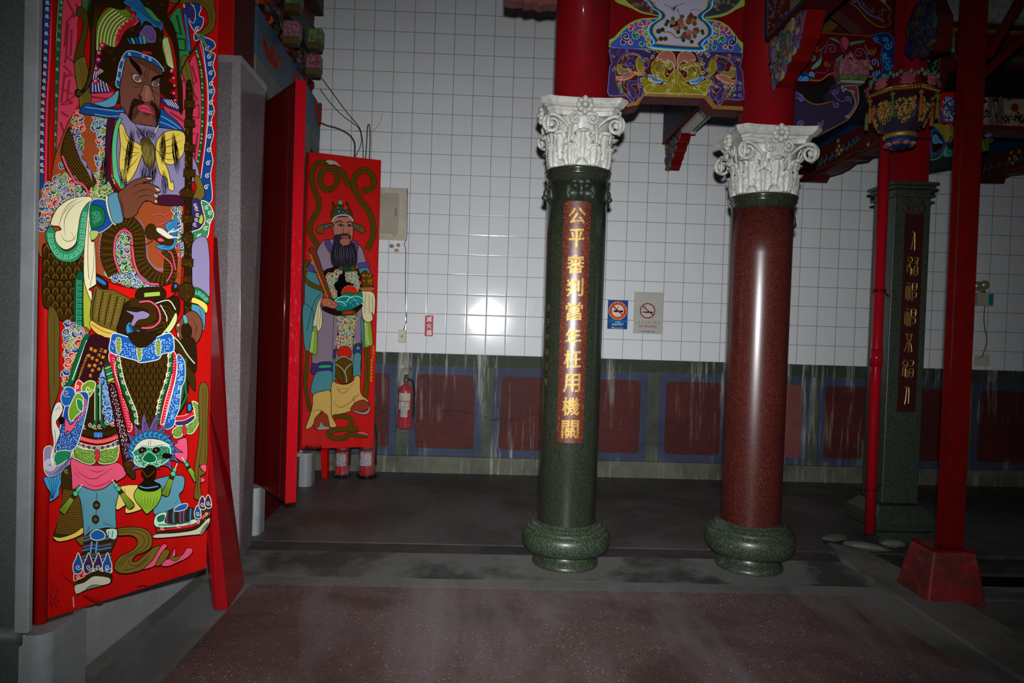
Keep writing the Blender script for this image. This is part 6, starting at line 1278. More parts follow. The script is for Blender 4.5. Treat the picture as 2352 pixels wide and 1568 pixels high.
p.clouds(B_([(120, 150), (200, 60), (400, 0), (520, 180), (300, 260), (200, 330), (140, 500), (110, 420)]), [BLU, 'c22a3a', GRN, '5a458a'], 8, 6, CRM, 1.1)
F(Q([(330, 1110), (375, 1130), (400, 1250), (450, 1370), (545, 1500), (575, 1568)], [(530, 110), (480, 150), (430, 60), (380, 0)]) + A_([(350, 1520), (270, 1330)]), BR2, 1.5)
p.scales(Q([(320, 1150), (370, 1150), (400, 1270), (450, 1400), (560, 1560)], [(500, 100), (440, 60)]) + A_([(350, 1500), (290, 1330)]), 7, '100a04', 1, GLD); F(A_([(345, 1120), (385, 1115), (370, 1160), (410, 1170), (395, 1230), (430, 1240), (420, 1290), (460, 1300), (450, 1360), (500, 1400), (490, 1440), (530, 1460), (545, 1568), (500, 1480), (440, 1380), (395, 1260), (370, 1160)]), LAV, 1.2, sm=False)
band(Q([(285, 1340), (330, 1450), (400, 1568)], [(440, 80), (490, 130), (510, 190)]), 4.6, PNK)
# collar
F(A_([(555, 890), (640, 870), (710, 830), (750, 785), (770, 800), (745, 900), (700, 925), (600, 925)]), '5a9ab4', 1.5); F(A_([(430, 965), (470, 900), (540, 895), (640, 925), (760, 940), (800, 925), (830, 985), (790, 1030), (700, 1025), (600, 1005), (470, 985)]), '184886', 1.6)
L(A_([(480, 925), (600, 940), (760, 960), (810, 955)]), 2.2, '64a4c8'); L(A_([(560, 985), (700, 1005), (800, 995)]), 2.2, '64a4c8'); L(A_([(520, 905), (640, 930), (790, 935)]), 2.4, '33220a')
F(A_([(1135, 930), (1190, 985), (1270, 1050), (1335, 1145), (1230, 1115), (1105, 1085), (1120, 1000)]), '184886', 1.6); L(A_([(1130, 1000), (1220, 1050), (1300, 1110)]), 2.4, '64a4c8'); L(A_([(1120, 1050), (1200, 1080), (1300, 1130)]), 2, '64a4c8')
# chest
F(Q([(770, 990), (830, 985), (900, 1060), (1100, 1095), (1200, 1110), (1325, 1140), (1400, 1330), (1445, 1440), (1470, 1568)], [(1420, 60), (1290, 150), (1290, 200), (1080, 200), (900, 170), (790, 120)]) + A_([(740, 1500), (740, 1200)]), LAV, 1.6)
for a, b in (([(680, 1020), (728, 1030), (705, 1200), (690, 1400)], 1), ): F(Q([(680, 1020), (728, 1030), (708, 1200), (695, 1400), (715, 1568)], [(790, 170), (740, 160), (680, 60)]) + A_([(655, 1568), (650, 1300), (662, 1100)]), '42162a', 1.4)
F(Q([(755, 1035), (795, 1022), (765, 1110), (748, 1300), (765, 1500), (800, 1568)], [(835, 110), (800, 150), (740, 60)]) + A_([(718, 1500), (708, 1300), (720, 1150)]), '5cba80', 1.4)
F(A_([(905, 1065), (925, 1095), (1000, 1190), (960, 1150)]), 'e4dccc', 1.2); F(A_([(1100, 1085), (1110, 1090), (1050, 1200), (1040, 1190)]), 'e4dccc', 1.2)
YL = 'e0c554'
F(A_([(768, 1090), (805, 1075), (850, 1180), (975, 1265), (965, 1330), (910, 1480), (842, 1568), (792, 1520), (770, 1400), (782, 1250)]), YL, 1.6); F(A_([(1095, 1215), (1180, 1130), (1325, 1142), (1335, 1290), (1255, 1400), (1180, 1410), (1095, 1330)]), YL, 1.6)
F(Q([(1078, 1310), (1110, 1310), (1185, 1450), (1215, 1568)], [(1232, 60), (1240, 140), (1195, 130), (1180, 40)]) + A_([(1120, 1490)]), YL, 1.5)
for P in ([(800, 1120), (860, 1240), (965, 1290)], [(785, 1250), (850, 1310), (960, 1310)], [(785, 1380), (860, 1360), (950, 1310)], [(800, 1480), (880, 1420), (950, 1330)], [(1100, 1250), (1180, 1210), (1300, 1150)], [(1100, 1270), (1200, 1260), (1320, 1200)], [(1100, 1300), (1200, 1320), (1320, 1270)], [(1100, 1330), (1180, 1370), (1250, 1370)]): L(A_(P), 1.4, '2a1c08', taper=True)
for a0, a1_, b0, b1, n, sd in (((865, 1080), (905, 1100), (820, 1540), (850, 1500), 40, 1), ((920, 1080), (1080, 1110), (930, 1200), (1070, 1230), 60, 2), ((960, 1380), (1090, 1380), (970, 1660), (1075, 1600), 60, 3), ((1130, 1110), (1160, 1130), (1130, 1440), (1165, 1400), 34, 4), ((1220, 1130), (1245, 1140), (1255, 1520), (1290, 1480), 34, 5), ((640, 1300), (670, 1300), (600, 1640), (640, 1620), 22, 6), ((1140, 1450), (1165, 1450), (1150, 1720), (1180, 1700), 18, 7), ((780, 1440), (820, 1440), (800, 1660), (840, 1640), 20, 8)):
    p.strands(A_([a0])[0], A_([a1_])[0], A_([b0])[0], A_([b1])[0], n, .9, '120c0a', 3, sd, 4)
F(A_([(955, 1205), (1005, 1188), (1070, 1255), (1082, 1350), (1060, 1440), (1020, 1440), (980, 1400), (965, 1300)]), '4c4018', 1.3); p.strands(A_([(960, 1210)])[0], A_([(1060, 1230)])[0], A_([(990, 1430)])[0], A_([(1060, 1440)])[0], 26, .8, '9a8a4a', 4, 9, 2)
# lower chest with the coiling dragon
F(B_([(560, 500), (640, 300), (900, 250), (1290, 280), (1300, 900), (1250, 940), (960, 985), (640, 880), (556, 800)]), OR, 1.4)
p.clouds(B_([(640, 860), (760, 820), (1000, 880), (1120, 950), (960, 970), (760, 930)]), [BLU, GRN, '3f7ab0'], 9, 12, CRM, 1.2); p.clouds(B_([(760, 520), (850, 540), (850, 700), (880, 800), (800, 860), (740, 700)]), [GRN, BLU, '5a458a'], 9, 13, CRM, 1.1)
p.clouds(B_([(1230, 300), (1290, 300), (1300, 700), (1270, 660), (1250, 500)]), [BLU, GRN], 7, 14, CRM, 1.1)
F(B_([(1095, 190), (1290, 190), (1300, 272), (1085, 262)]), '42162a', 1.3)
drg = [(720, 860), (655, 700), (690, 480), (810, 400), (910, 480), (930, 620), (950, 760), (1060, 880), (1180, 900), (1200, 800), (1200, 700), (1160, 640)]
spk = smooth(B_([(660, 860), (590, 680), (625, 480), (740, 380), (870, 375), (960, 430), (995, 600), (1010, 720), (1080, 800), (1160, 800)]), False, 6); p.lv += 1
for i in range(0, len(spk) - 2, 1):
    (x, y), (x2, y2) = spk[i], spk[i + 1]; dx, dy = x2 - x, y2 - y; m = math.hypot(dx, dy); nx_, ny_ = dy / m, -dx / m; p.mb.add([p.P(x - nx_ * 6, y - ny_ * 6), p.P(x2 - nx_ * 6, y2 - ny_ * 6), p.P(x2 + nx_ * 3 + dx, y2 + ny_ * 3 + dy)], [(0, 1, 2)], lin(LAV))
L(B_(drg), 31, '100a04'); L(B_(drg), 28.5, BR2)
q = smooth(B_(drg), False, 8); p.lv += 1
for i in range(0, len(q) - 1):
    x, y = q[i]; dx, dy = q[i + 1][0] - x, q[i + 1][1] - y; m = math.hypot(dx, dy) or 1; a = math.atan2(dy, dx)
    for o in (-9, -3, 3, 9): ox, oy = x - dy / m * (o + (3 if i % 2 else 0)), y + dx / m * (o + (3 if i % 2 else 0)); L([(ox + 3.4 * math.cos(a + t), oy + 3.4 * math.sin(a + t)) for t in (-1.5, -.75, 0, .75, 1.5)], .8, '6a4c16' if (i + o) % 2 else '0e0803', sm=False, up=False)
for P in ([(770, 850), (720, 700), (735, 540), (800, 485), (860, 520), (875, 640), (900, 790), (980, 920), (1100, 945)], [(930, 1095), (1020, 1090), (1090, 1150), (1105, 1250), (1040, 1310), (950, 1315)]): band(B_(P), 4.4, PNK); 
for P in ([(1040, 355), (1110, 340), (1140, 355), (1190, 330)], [(1080, 430), (1120, 430), (1180, 405)], [(1100, 660), (1130, 700), (1200, 760), (1215, 830), (1170, 920)], [(1260, 600), (1280, 680), (1270, 760)], [(1180, 660), (1215, 690), (1245, 820)]): band(B_(P), 3, 'd84e62', .8)
F(B_([(1155, 460), (1180, 410), (1225, 400), (1250, 335), (1262, 480), (1245, 600), (1205, 650), (1110, 645), (1075, 610), (1180, 600), (1220, 540)]), '3a88bc', 1.3); stripes(B_([(1170, 450), (1220, 540), (1130, 630)]), B_([(1245, 380), (1255, 540), (1190, 640)]), 6, .9, '0f2c4c')
F(B_([(985, 470), (1020, 430), (1060, 440), (1090, 500), (1130, 540), (1220, 560), (1210, 610), (1120, 600), (1060, 560), (1020, 560), (985, 520)]), BR2, 1.4); F(B_([(1080, 462), (1130, 468), (1190, 515), (1240, 545), (1180, 556), (1120, 520), (1085, 495)]), 'dcd8c8', 1.1); F(B_([(1090, 555), (1120, 548), (1150, 575), (1100, 580)]), 'd84e62', 1); L(B_([(820, 595), (900, 620), (980, 610), (1050, 570)]), 2.2, BR)
for P in ([(1180, 500), (1240, 490), (1290, 460)], [(1200, 540), (1280, 545)], [(1180, 510), (1230, 470)]): L(B_(P), 2.6, 'dcd8c8')
p.curl(*B_([(1262, 860)])[0], 9, 0, 1, 1.4, 2, '7a3a1c', 0); p.lv += 1
# belt
F(B_([(560, 862), (640, 910), (760, 955), (940, 985), (1100, 970), (1250, 930), (1250, 1010), (1150, 1072), (930, 1087), (760, 1045), (640, 985)]), RED, 1.8); F(B_([(560, 862), (660, 925), (655, 990), (560, 930)]), BR, 1.3); F(B_([(572, 880), (645, 925), (635, 952), (566, 908)]), '2f6fc0', 1)
F(B_([(925, 985), (1130, 972), (1145, 1070), (920, 1086)]), BR, 1.5); F(B_([(975, 1015), (1108, 1005), (1112, 1042), (975, 1055)]), '9cc048', 1.3, sm=False); F(B_([(1215, 945), (1255, 930), (1255, 1000), (1210, 1010)]), BR, 1); F(B_([(1232, 950), (1254, 940), (1254, 972), (1235, 975)]), '2f6fc0', .8)
# left sleeve, arm and scale coat
F(B_([(110, 600), (200, 700), (260, 745), (380, 752), (480, 715), (462, 860), (450, 1310), (380, 1290), (250, 1245), (170, 1165), (105, 1105), (100, 800)]), BR2, 1.6); p.scales(B_([(110, 620), (200, 710), (370, 760), (470, 720), (440, 870), (380, 900), (375, 1280), (250, 1230), (170, 1150), (110, 1080)]), 20, '120b04', 1.4, GLD, PI, 1); L(B_([(110, 880), (250, 910), (380, 900), (450, 860)]), 2, '120b04')
F(B_([(380, 905), (455, 860), (458, 1310), (378, 1292)]), '0d5034', 1.4); p.fret(B_([(418, 900), (416, 1300)]), 13, '5cc098', 1.6)
F(B_([(456, 862), (500, 980), (520, 1120), (515, 1330), (458, 1318)]), 'a8ac34', 1.4)
F(B_([(165, 450), (128, 540), (190, 680), (250, 742), (375, 752), (455, 660), (485, 500), (508, 330), (515, 240), (440, 280), (398, 500), (390, 610), (310, 660), (230, 600), (212, 500)]), '2a8c5c', 1.6); p.fret(B_([(170, 500), (190, 620), (260, 700), (360, 700), (430, 620), (445, 480), (470, 330)]), 13, '9adcb8', 1.5)
F(B_([(175, 440), (185, 380), (240, 285), (350, 212), (500, 195), (528, 225), (480, 262), (430, 350), (405, 500), (385, 600), (300, 650), (222, 590), (212, 500), (262, 480), (240, 450)]), CRM, 1.6)
for P in ([(240, 480), (275, 350), (380, 240)], [(300, 540), (290, 400), (360, 280), (470, 215)], [(250, 500), (300, 575), (370, 560), (400, 500)], [(350, 500), (380, 560)], [(420, 210), (330, 260), (260, 350)]): L(B_(P), 1.3, '2a1c10', taper=True)
F(B_([(505, 250), (518, 560), (552, 600), (562, 900), (560, 945), (500, 985), (525, 1010), (520, 1090), (470, 960), (455, 850), (462, 600)]), CRM, 1.5); L(B_([(500, 400), (490, 700), (500, 900)]), 1.2, '2a1c10'); L(B_([(545, 600), (540, 800), (510, 960)]), 1, '2a1c10')
F(B_([(512, 245), (645, 228), (690, 330), (705, 420), (600, 500), (515, 480)]), '184a94', 1.6, 'd8d4c0'); F(B_([(512, 280), (600, 285), (640, 345), (625, 430), (560, 462), (515, 450)]), GRN, 1.4); p.dots(B_([(530, 320), (590, 330), (600, 400), (540, 430)]), 3.2, 1.1, '7cc8a0', 3); F(B_([(512, 490), (585, 495), (560, 550), (520, 565)]), 'a8c060', 1.2)
F(B_([(640, 215), (665, 195), (680, 330), (735, 430), (700, 425), (660, 330)]), CRM, 1); F(B_([(662, 205), (745, 162), (772, 260), (795, 398), (735, 428), (695, 385)]), '588ea4', 1.5); p.strands(*[B_([v])[0] for v in ((745, 170), (785, 390), (765, 180), (800, 400))], 18, 1, '173038', 0, 3)
HND = '73412f'
F(B_([(748, 175), (800, 120), (890, 55), (990, 28), (1040, 38), (1038, 58), (960, 78), (1010, 82), (1095, 118), (1108, 160), (1070, 165), (1098, 190), (1085, 222), (1088, 250), (1070, 262), (1020, 235), (975, 238), (935, 290), (905, 350), (850, 382), (798, 372), (772, 265)]), HND, 1.8)
for P in ([(860, 130), (920, 90), (1000, 85)], [(870, 190), (930, 150), (1000, 135), (1070, 160)], [(885, 245), (935, 200), (1000, 185), (1060, 200)], [(760, 190), (790, 280), (800, 370)]): L(B_(P), 1.4, '24100a', taper=True)
for q in ([(995, 32), (1038, 38), (1036, 50), (998, 48)], [(1062, 120), (1104, 130), (1104, 152), (1080, 148)], [(1060, 172), (1092, 186), (1082, 206), (1058, 190)], [(1065, 222), (1086, 232), (1082, 254), (1062, 240)]): F(B_(q), 'd0a894', 1)
# right sleeve, hand and mace
F(B_([(1440, 20), (1482, 110), (1485, 200), (1395, 270), (1380, 225), (1420, 130), (1400, 40)]), OLI, 1.4); F(B_([(1370, 240), (1450, 230), (1470, 420), (1400, 480), (1370, 450)]), '35295e', 1.3); wavecurls(B_([(1410, 260), (1430, 350), (1400, 450)]), 5, 4.4, CRM); F(B_([(1462, 345), (1480, 385), (1465, 430), (1440, 410)]), '9cc048', 1)
cl = B_([(1465, 230), (1530, 260), (1568, 350), (1535, 430), (1515, 540), (1440, 595), (1380, 560), (1375, 500), (1450, 470), (1495, 400), (1475, 300)]); F(cl, '1c6440', 2, 'cfe0c4'); p.dots(cl, 3, .9, '8cc8a4', 5); wavecurls(B_([(1500, 280), (1540, 350), (1500, 470), (1420, 560)]), 5, 5, 'cfe0c4', -1, 1.6)
F(B_([(1388, 590), (1500, 540), (1532, 700), (1535, 900), (1525, 1060), (1400, 1010), (1382, 800)]), LAV, 1.5)
F(B_([(1370, 985), (1440, 975), (1525, 1050), (1520, 1110), (1440, 1060), (1375, 1040)]), GRN, 1.3); p.fret(B_([(1385, 1010), (1450, 1020), (1515, 1080)]), 9, '9adcb8', 1.3); F(B_([(1370, 1050), (1440, 1070), (1512, 1120), (1505, 1190), (1440, 1120), (1372, 1095)]), YL, 1.2); F(B_([(1360, 1115), (1440, 1125), (1495, 1190), (1485, 1340), (1440, 1260), (1370, 1170)]), '4c869c', 1.3); p.strands(*[B_([v])[0] for v in ((1440, 1150), (1480, 1320), (1465, 1160), (1492, 1310))], 18, 1, '173038', 0, 3)
mx = [(1352, 690, 62), (1344, 1568, 62)]
F(A_([(1338, 700), (1368, 690), (1385, 780), (1385, 1500), (1378, 1568)]) + B_([(1378, 900), (1375, 1400), (1345, 1440), (1310, 1400), (1315, 900)]) + A_([(1322, 1568), (1326, 1100), (1330, 780)]), BR, 1.6, sm=False)
for cy_, w_ in ((900, 88), (1065, 88), (1275, 90), (1490, 104)): F(A_([(1362 - w_ / 2, cy_ - 36), (1362 + w_ / 2, cy_ - 30), (1360 + w_ / 2, cy_ + 34), (1358 - w_ / 2, cy_ + 30)]), BR2, 1.6, sm=False)
for cy_, w_ in ((170, 104), (385, 96), (548, 100), (758, 100), (905, 70)): F(B_([(1345 - w_ / 2, cy_ - 34), (1345 + w_ / 2, cy_ - 30), (1343 + w_ / 2, cy_ + 36), (1340 - w_ / 2, cy_ + 30)]), BR2, 1.6, sm=False)
p.disc(*B_([(1335, 1005)])[0], 19, BR2, 1.8, ry=21); p.lv += 1
R = random.Random(3)
for k in range(46): y = R.uniform(720, 2900); p.curl(60 + (1348 + R.uniform(-24, 24)) * S, y * S if y < 1568 else 400 + (y - 1500) * S, R.uniform(1.6, 3), R.uniform(0, 6), 1, 1, .8, '6e5018', .6)
F(B_([(1238, 1305), (1262, 1270), (1310, 1205), (1380, 1168), (1440, 1208), (1472, 1280), (1462, 1370), (1425, 1440), (1350, 1458), (1290, 1432), (1255, 1395), (1250, 1350)]), HND, 1.8); F(B_([(1300, 1290), (1340, 1275), (1378, 1320), (1370, 1390), (1310, 1400), (1290, 1350)]), BR, 1.2)
F(B_([(1302, 1215), (1330, 1208), (1348, 1262), (1320, 1280)]), '5c98a4', 1.3)
for P in ([(1255, 1345), (1290, 1310), (1310, 1290)], [(1260, 1400), (1310, 1395), (1340, 1400)], [(1390, 1250), (1420, 1310), (1400, 1400)], [(1400, 1390), (1380, 1430)]): L(B_(P), 1.3, '24100a', taper=True)
for q in ([(1250, 1290), (1268, 1275), (1278, 1290), (1258, 1308)], [(1252, 1360), (1268, 1355), (1272, 1395), (1258, 1390)]): F(B_(q), 'd0a894', 1)
# bundle, belly disc
F(B_([(548, 960), (600, 985), (700, 990), (760, 1020), (842, 1065), (838, 1130), (740, 1345), (600, 1315), (512, 1245), (520, 1090)]), '66541e', 1.5)
for k in range(5): P = [(560 + k * 62, 985 + k * 20), (530 + k * 58, 1150 + k * 22), (520 + k * 50 + 10, 1250 + k * 20)]; L(B_(P), 2, '1c1206'); p.strands(*[B_([v])[0] for v in ((575 + k * 62, 1000 + k * 18), (548 + k * 52, 1240 + k * 18), (605 + k * 60, 985 + k * 20), (575 + k * 52, 1215 + k * 20))], 9, 1.3, 'a89448', 0, k)
F(B_([(515, 1250), (600, 1300), (740, 1352), (725, 1402), (600, 1385), (515, 1315)]), 'd8b050', 1.4); L(B_([(520, 1285), (620, 1345), (730, 1375)]), 1.2, '2a1c08')
bel = B_([(740, 1350), (780, 1200), (830, 1085), (1000, 1095), (1150, 1075), (1255, 1045), (1275, 1160), (1210, 1300), (1070, 1455), (950, 1485), (840, 1450)]); F(bel, '2a1a09', 1.8)
for r_ in range(5): L(B_([(1090 - r_ * 40, 1130 + r_ * 50), (1180 - r_ * 16, 1140 + r_ * 30), (1235 - r_ * 20, 1230 + r_ * 26)]), 1, '6a4a18'); L(B_([(900 + r_ * 30, 1330 + r_ * 26), (1020 + r_ * 16, 1300 + r_ * 34), (1150, 1270 + r_ * 30)]), 1, '6a4a18')
L(B_([(1060, 1110), (1180, 1080), (1240, 1160)]), 2.4, 'cfe0b8'); L(B_([(1110, 1120), (1160, 1210), (1165, 1260)]), 2.2, 'cfe0b8')
L(B_([(850, 1100), (960, 1110), (1030, 1150), (1040, 1230), (960, 1260), (900, 1290), (930, 1340)]), 22, '120b04'); L(B_([(850, 1100), (960, 1110), (1030, 1150), (1040, 1230), (960, 1260), (900, 1290), (930, 1340)]), 19.5, BR2)
band(B_([(930, 1095), (1020, 1090), (1090, 1150), (1105, 1250), (1040, 1310), (950, 1315)]), 4, PNK); F(B_([(810, 1165), (900, 1180), (960, 1170), (1018, 1200), (990, 1235), (920, 1250), (880, 1300), (850, 1290), (880, 1220), (850, 1195)]), LAV, 1.2)
F(B_([(815, 1340), (820, 1290), (850, 1268), (880, 1340), (900, 1390), (940, 1385), (900, 1330), (960, 1350), (1000, 1375), (985, 1425), (930, 1440), (870, 1455), (890, 1420), (850, 1400)]), '3484bc', 1.4); stripes(B_([(835, 1290), (870, 1380), (900, 1430)]), B_([(850, 1280), (910, 1370), (975, 1390)]), 5, .9, '0f2c4c')
F(B_([(1240, 1185), (1252, 1245), (1205, 1335), (1105, 1430), (1020, 1472), (1090, 1400), (1180, 1290)]), 'c8d084', 1.3)
# --- hips, skirt and legs
F(B_([(150, 1150), (240, 1235), (240, 1568)]) + C_([(245, 400), (200, 540), (165, 600), (150, 200)]), '5f4e1e', 1.3); L(B_([(200, 1220), (200, 1568)]) + C_([(200, 400)]), 1, '2a1e08')
F(B_([(290, 1270), (380, 1300), (500, 1335), (430, 1568)]) + C_([(300, 400), (270, 390), (285, 100)]), OR, 1.3); p.clouds(B_([(290, 1280), (380, 1310), (460, 1340), (430, 1480), (380, 1568)]) + C_([(330, 220), (300, 380), (270, 380), (290, 100)]), [BLU, 'c22a3a', GRN, '5a458a', '6c8c2c'], 9, 21, CRM, 1.1)
F(C_([(1280, 0), (1400, 0), (1415, 250), (1360, 300), (1340, 480), (1290, 600), (1230, 620), (1200, 200)]), BR, 1.3); F(C_([(1150, -60), (1200, -40), (1260, 30), (1330, 120), (1340, 200), (1260, 130)]), BR2, 1.3); L(C_([(1170, -60), (1260, 10), (1340, 130), (1400, 200)]), 2.6, 'b8d4b8'); F(C_([(1340, 220), (1400, 300), (1405, 430), (1360, 380), (1310, 260)]), BR2, 1.2)
L(C_([(1320, 160), (1320, 420), (1330, 480), (1240, 640)]), 4.2, GRN); L(C_([(1295, 300), (1290, 480), (1220, 600)]), 4, GRN); L(C_([(1283, 300), (1278, 470), (1210, 590)]), 1.6, CRM)
F(C_([(500, 480), (560, 370), (640, 380), (690, 700), (740, 760), (560, 800), (410, 740)]), '2c1c0c', 1.4); p.clouds(C_([(590, 200), (640, 260), (690, 500), (720, 640), (650, 700), (600, 500), (575, 300)]), [BLU], 8, 22, 'b8d4e0', 1.1)
for x in (548, 592): L(C_([(x, 380), (x, 680), (x - 40 if x < 570 else x + 40, 740)]), 6.6, '0f5c38'); L(C_([(x - 9, 380), (x - 9, 680)]), 1.6, CRM); 
F(C_([(400, 730), (500, 765), (560, 790), (650, 770), (730, 740), (730, 790), (560, 830), (400, 790)]), '33220a', 1.2); wavecurls(C_([(430, 740), (500, 720), (560, 740), (640, 700), (710, 720)]), 6, 5, CRM); F(C_([(530, 782), (605, 782), (605, 828), (530, 828)]), '2f7ac0', 1.6, '2a1a08', sm=False)
F(C_([(388, 800), (470, 828), (560, 842), (660, 822), (742, 788), (745, 830), (660, 866), (560, 882), (460, 868), (375, 845)]), 'c81c30', 1.2)
p.strands(*[C_([v])[0] for v in ((395, 805), (740, 800), (400, 850), (735, 835))], 1, .5, CRM); p.lv += 1
for k in range(26): x = 395 + k * 13.4; y = 806 + 40 * math.sin(PI * k / 25); L(C_([(x, y + 4), (x + 6, y + 32)]), 1.1, 'e8b8a8', sm=False, up=False)
F(C_([(372, 858), (460, 888), (560, 902), (660, 886), (745, 850), (752, 890), (700, 905), (560, 938), (440, 915), (365, 890)]), '382858', 1.6, CRM); wavecurls(C_([(390, 880), (560, 920), (730, 880)]), 9, 4, CRM, 1, 1.1)
F(C_([(372, 900), (440, 925), (540, 942), (535, 1040), (470, 1052), (380, 1010), (345, 990)]), '58801c', 1.8, 'dce0b8'); F(C_([(580, 942), (700, 915), (745, 900), (725, 1020), (640, 1052), (570, 1035)]), '58801c', 1.8, 'dce0b8'); F(C_([(540, 942), (580, 940), (568, 1030), (548, 1030)]), 'c82838', 1.2)
p.dots(C_([(375, 910), (530, 945), (520, 1030), (400, 1010)]), 3.6, 1, 'd8dcae', 6); p.dots(C_([(590, 950), (740, 910), (715, 1010), (590, 1030)]), 3.6, 1, 'd8dcae', 7)
# quiver with writing
F(C_([(430, 0), (500, -20), (370, 340), (310, 395), (300, 380)]), '0f5c38', 1.3); L(C_([(470, 0), (345, 340)]), 2.4, 'bcd8c0', sm=False); F(C_([(500, -40), (690, 30), (650, 130), (560, 330), (530, 360), (385, 345), (375, 330)]), '33101a', 1.6)
for col, (x0, y0, x1, y1) in (('嘉義大林', (628, 95, 572, 245)), ('三代寺廟彩色', (592, 85, 500, 300)), ('郭君誠', (540, 90, 490, 215)), ('電話', (505, 75, 485, 130))):
    n = len(col)
    for i, ch in enumerate(col): t = i / max(1, n - 1); x, y = C_([(x0 + (x1 - x0) * t, y0 + (y1 - y0) * t)])[0]; p.text(ch, x, y, 7.4, 7.6, 'd89a1c', .32, .03)
for i, ch in enumerate('(05)2265847'): x, y = C_([(470 - i * 7.5, 135 + i * 19.5)])[0]; p.text(ch, x, y, 4.2, 4.6, 'd89a1c', 1.9, .03)
F(C_([(370, 440), (375, 360), (400, 340), (435, 370), (440, 420), (410, 450)]), 'd02c3c', 2, CRM); F(C_([(440, 370), (490, 345), (540, 360), (530, 420), (480, 490), (430, 450), (420, 400)]), '6c9424', 2, CRM); p.curl(*C_([(480, 415)])[0], 8, 0, 1, 1.2, 2.2, CRM, 0); p.curl(*C_([(385, 400)])[0], 6, 2, 1, 1.2, 2, CRM, 0)
# fish-headed sheath
F(C_([(485, 485), (400, 850), (325, 940), (210, 945), (215, 850), (250, 700), (280, 560), (320, 480), (400, 440)]), '1a4690', 2, 'c4d8e0'); p.dots(C_([(470, 520), (395, 840), (320, 930), (220, 930), (230, 840), (290, 700)]), 4.2, 1.2, 'c8dce8', 8)
F(C_([(250, 460), (290, 400), (350, 410), (370, 480), (340, 540), (280, 560), (250, 520)]), '1c56a0', 2, 'a8cce0'); wavecurls(C_([(290, 450), (340, 490)]), 2, 8, CRM, 1, 1.8)
F(C_([(360, 480), (400, 450), (440, 500), (420, 600), (380, 640), (330, 690), (310, 600)]), '6c9424', 1.8, CRM); F(C_([(380, 500), (430, 520), (430, 600), (390, 580)]), '1f7a50', 1.6, CRM); L(C_([(450, 500), (462, 540), (420, 640), (350, 720)]), 3.4, PNK); F(C_([(285, 660), (330, 720), (400, 640), (360, 740), (330, 780), (338, 830), (320, 780), (295, 770), (285, 820), (278, 760)]), PNK, 1.1)
F(C_([(165, 640), (200, 540), (245, 528), (262, 590), (235, 650), (205, 700), (240, 780), (215, 860), (195, 940), (205, 1060), (170, 1060), (150, 1030), (180, 880), (165, 760)]), 'd4d0c0', 1.6); L(C_([(200, 600), (225, 570), (240, 590)]), 1, '2a1a10'); L(C_([(190, 760), (200, 860), (180, 1000)]), 1, '2a1a10'); p.disc(*C_([(250, 682)])[0], 6.4, '120b06', 1, ry=8.6); p.lv += 1
F(C_([(205, 950), (330, 945), (300, 1020), (190, 1070)]), '1f7a50', 1.6, CRM)
F(C_([(100, 930), (130, 900), (170, 910), (160, 1010), (200, 1070), (320, 1000), (345, 940), (345, 1060), (240, 1150), (150, 1165), (105, 1110), (98, 1010)]), LAV, 1.6, CRM); p.lv += 1
for r_ in (22, 17, 12, 7): L([(C_([(150, 1060)])[0][0] + r_ * .6 * math.cos(a / 3), C_([(150, 1060)])[0][1] + r_ * .6 * math.sin(a / 3)) for a in range(20)], 1.6, 'dcd8cc', sm=False, up=False)
for k in range(4): L(C_([(180 + k * 26, 1140 - k * 6), (250 + k * 20, 1080 - k * 20), (330, 1000 - k * 20)]), 1.2, '3a2c56')
F(C_([(100, 1165), (180, 1165), (272, 1120), (255, 1200), (232, 1260), (225, 1320), (150, 1372), (155, 1300), (120, 1240)]), '3c94c4', 1.5); stripes(C_([(120, 1180), (150, 1250), (160, 1350)]), C_([(250, 1150), (215, 1250), (180, 1340)]), 5, 1.2, '0f2c4c')
# trousers and boots
F(C_([(250, 1140), (340, 1060), (340, 1260), (440, 1270)]) + D_([(600, 60), (597, 345), (520, 425), (430, 455), (360, 440), (400, 300), (430, 120)]), BR2, 1.5)
p.lv += 1
for k in range(26): y = 70 + k * 13; L(D_([(440 - k * 2.4, y), (520, y + 10), (594, y)]), 1, '9a7430', up=False)
F(D_([(360, 425), (420, 432), (520, 400), (597, 350), (590, 400), (500, 445), (400, 462)]), YL, 1.3); wavecurls(C_([(290, 1110), (300, 1230)]), 4, 5, 'b8d4b8')
F(D_([(845, 60), (1040, 40), (1060, 180), (1030, 222), (920, 248), (915, 190), (845, 218)]), 'e0c46a', 1.5); L(D_([(910, 60), (915, 200)]), 1.2, '2a1c08')
F(D_([(548, 30), (850, 20), (842, 200), (845, 330), (840, 362), (760, 360), (650, 390), (600, 420), (590, 300), (570, 150)]), TEAL, 1.7); F(D_([(1125, 0), (1350, -40), (1365, 60), (1330, 110), (1350, 180), (1290, 210), (1142, 262), (1135, 130)]), TEAL, 1.7)
L(D_([(695, 90), (690, 340)]), 1.2, '17100c'); 
for q in ((694, 186), (686, 294)): x, y = D_([q])[0]; p.disc(x, y, 8, '33220a', 1.4, ry=9.6); p.lv += 1; p.disc(x, y, 4.6, '6a4a24', .8); p.lv += 1
for P in ([(600, 400), (640, 360), (620, 340)], [(830, 350), (770, 330), (740, 310)], [(1290, 180), (1320, 150)], [(830, 140), (842, 200)], [(585, 170), (595, 230)]): L(D_(P), 1.2, '17100c', taper=True)
F(C_([(325, 1030), (345, 1005), (420, 1040), (500, 1062), (640, 1060), (735, 1040), (800, 1110), (790, 1160), (720, 1200), (700, 1190), (620, 1255), (540, 1275), (480, 1262), (400, 1235), (345, 1270), (335, 1150)]), PNK, 1.8)
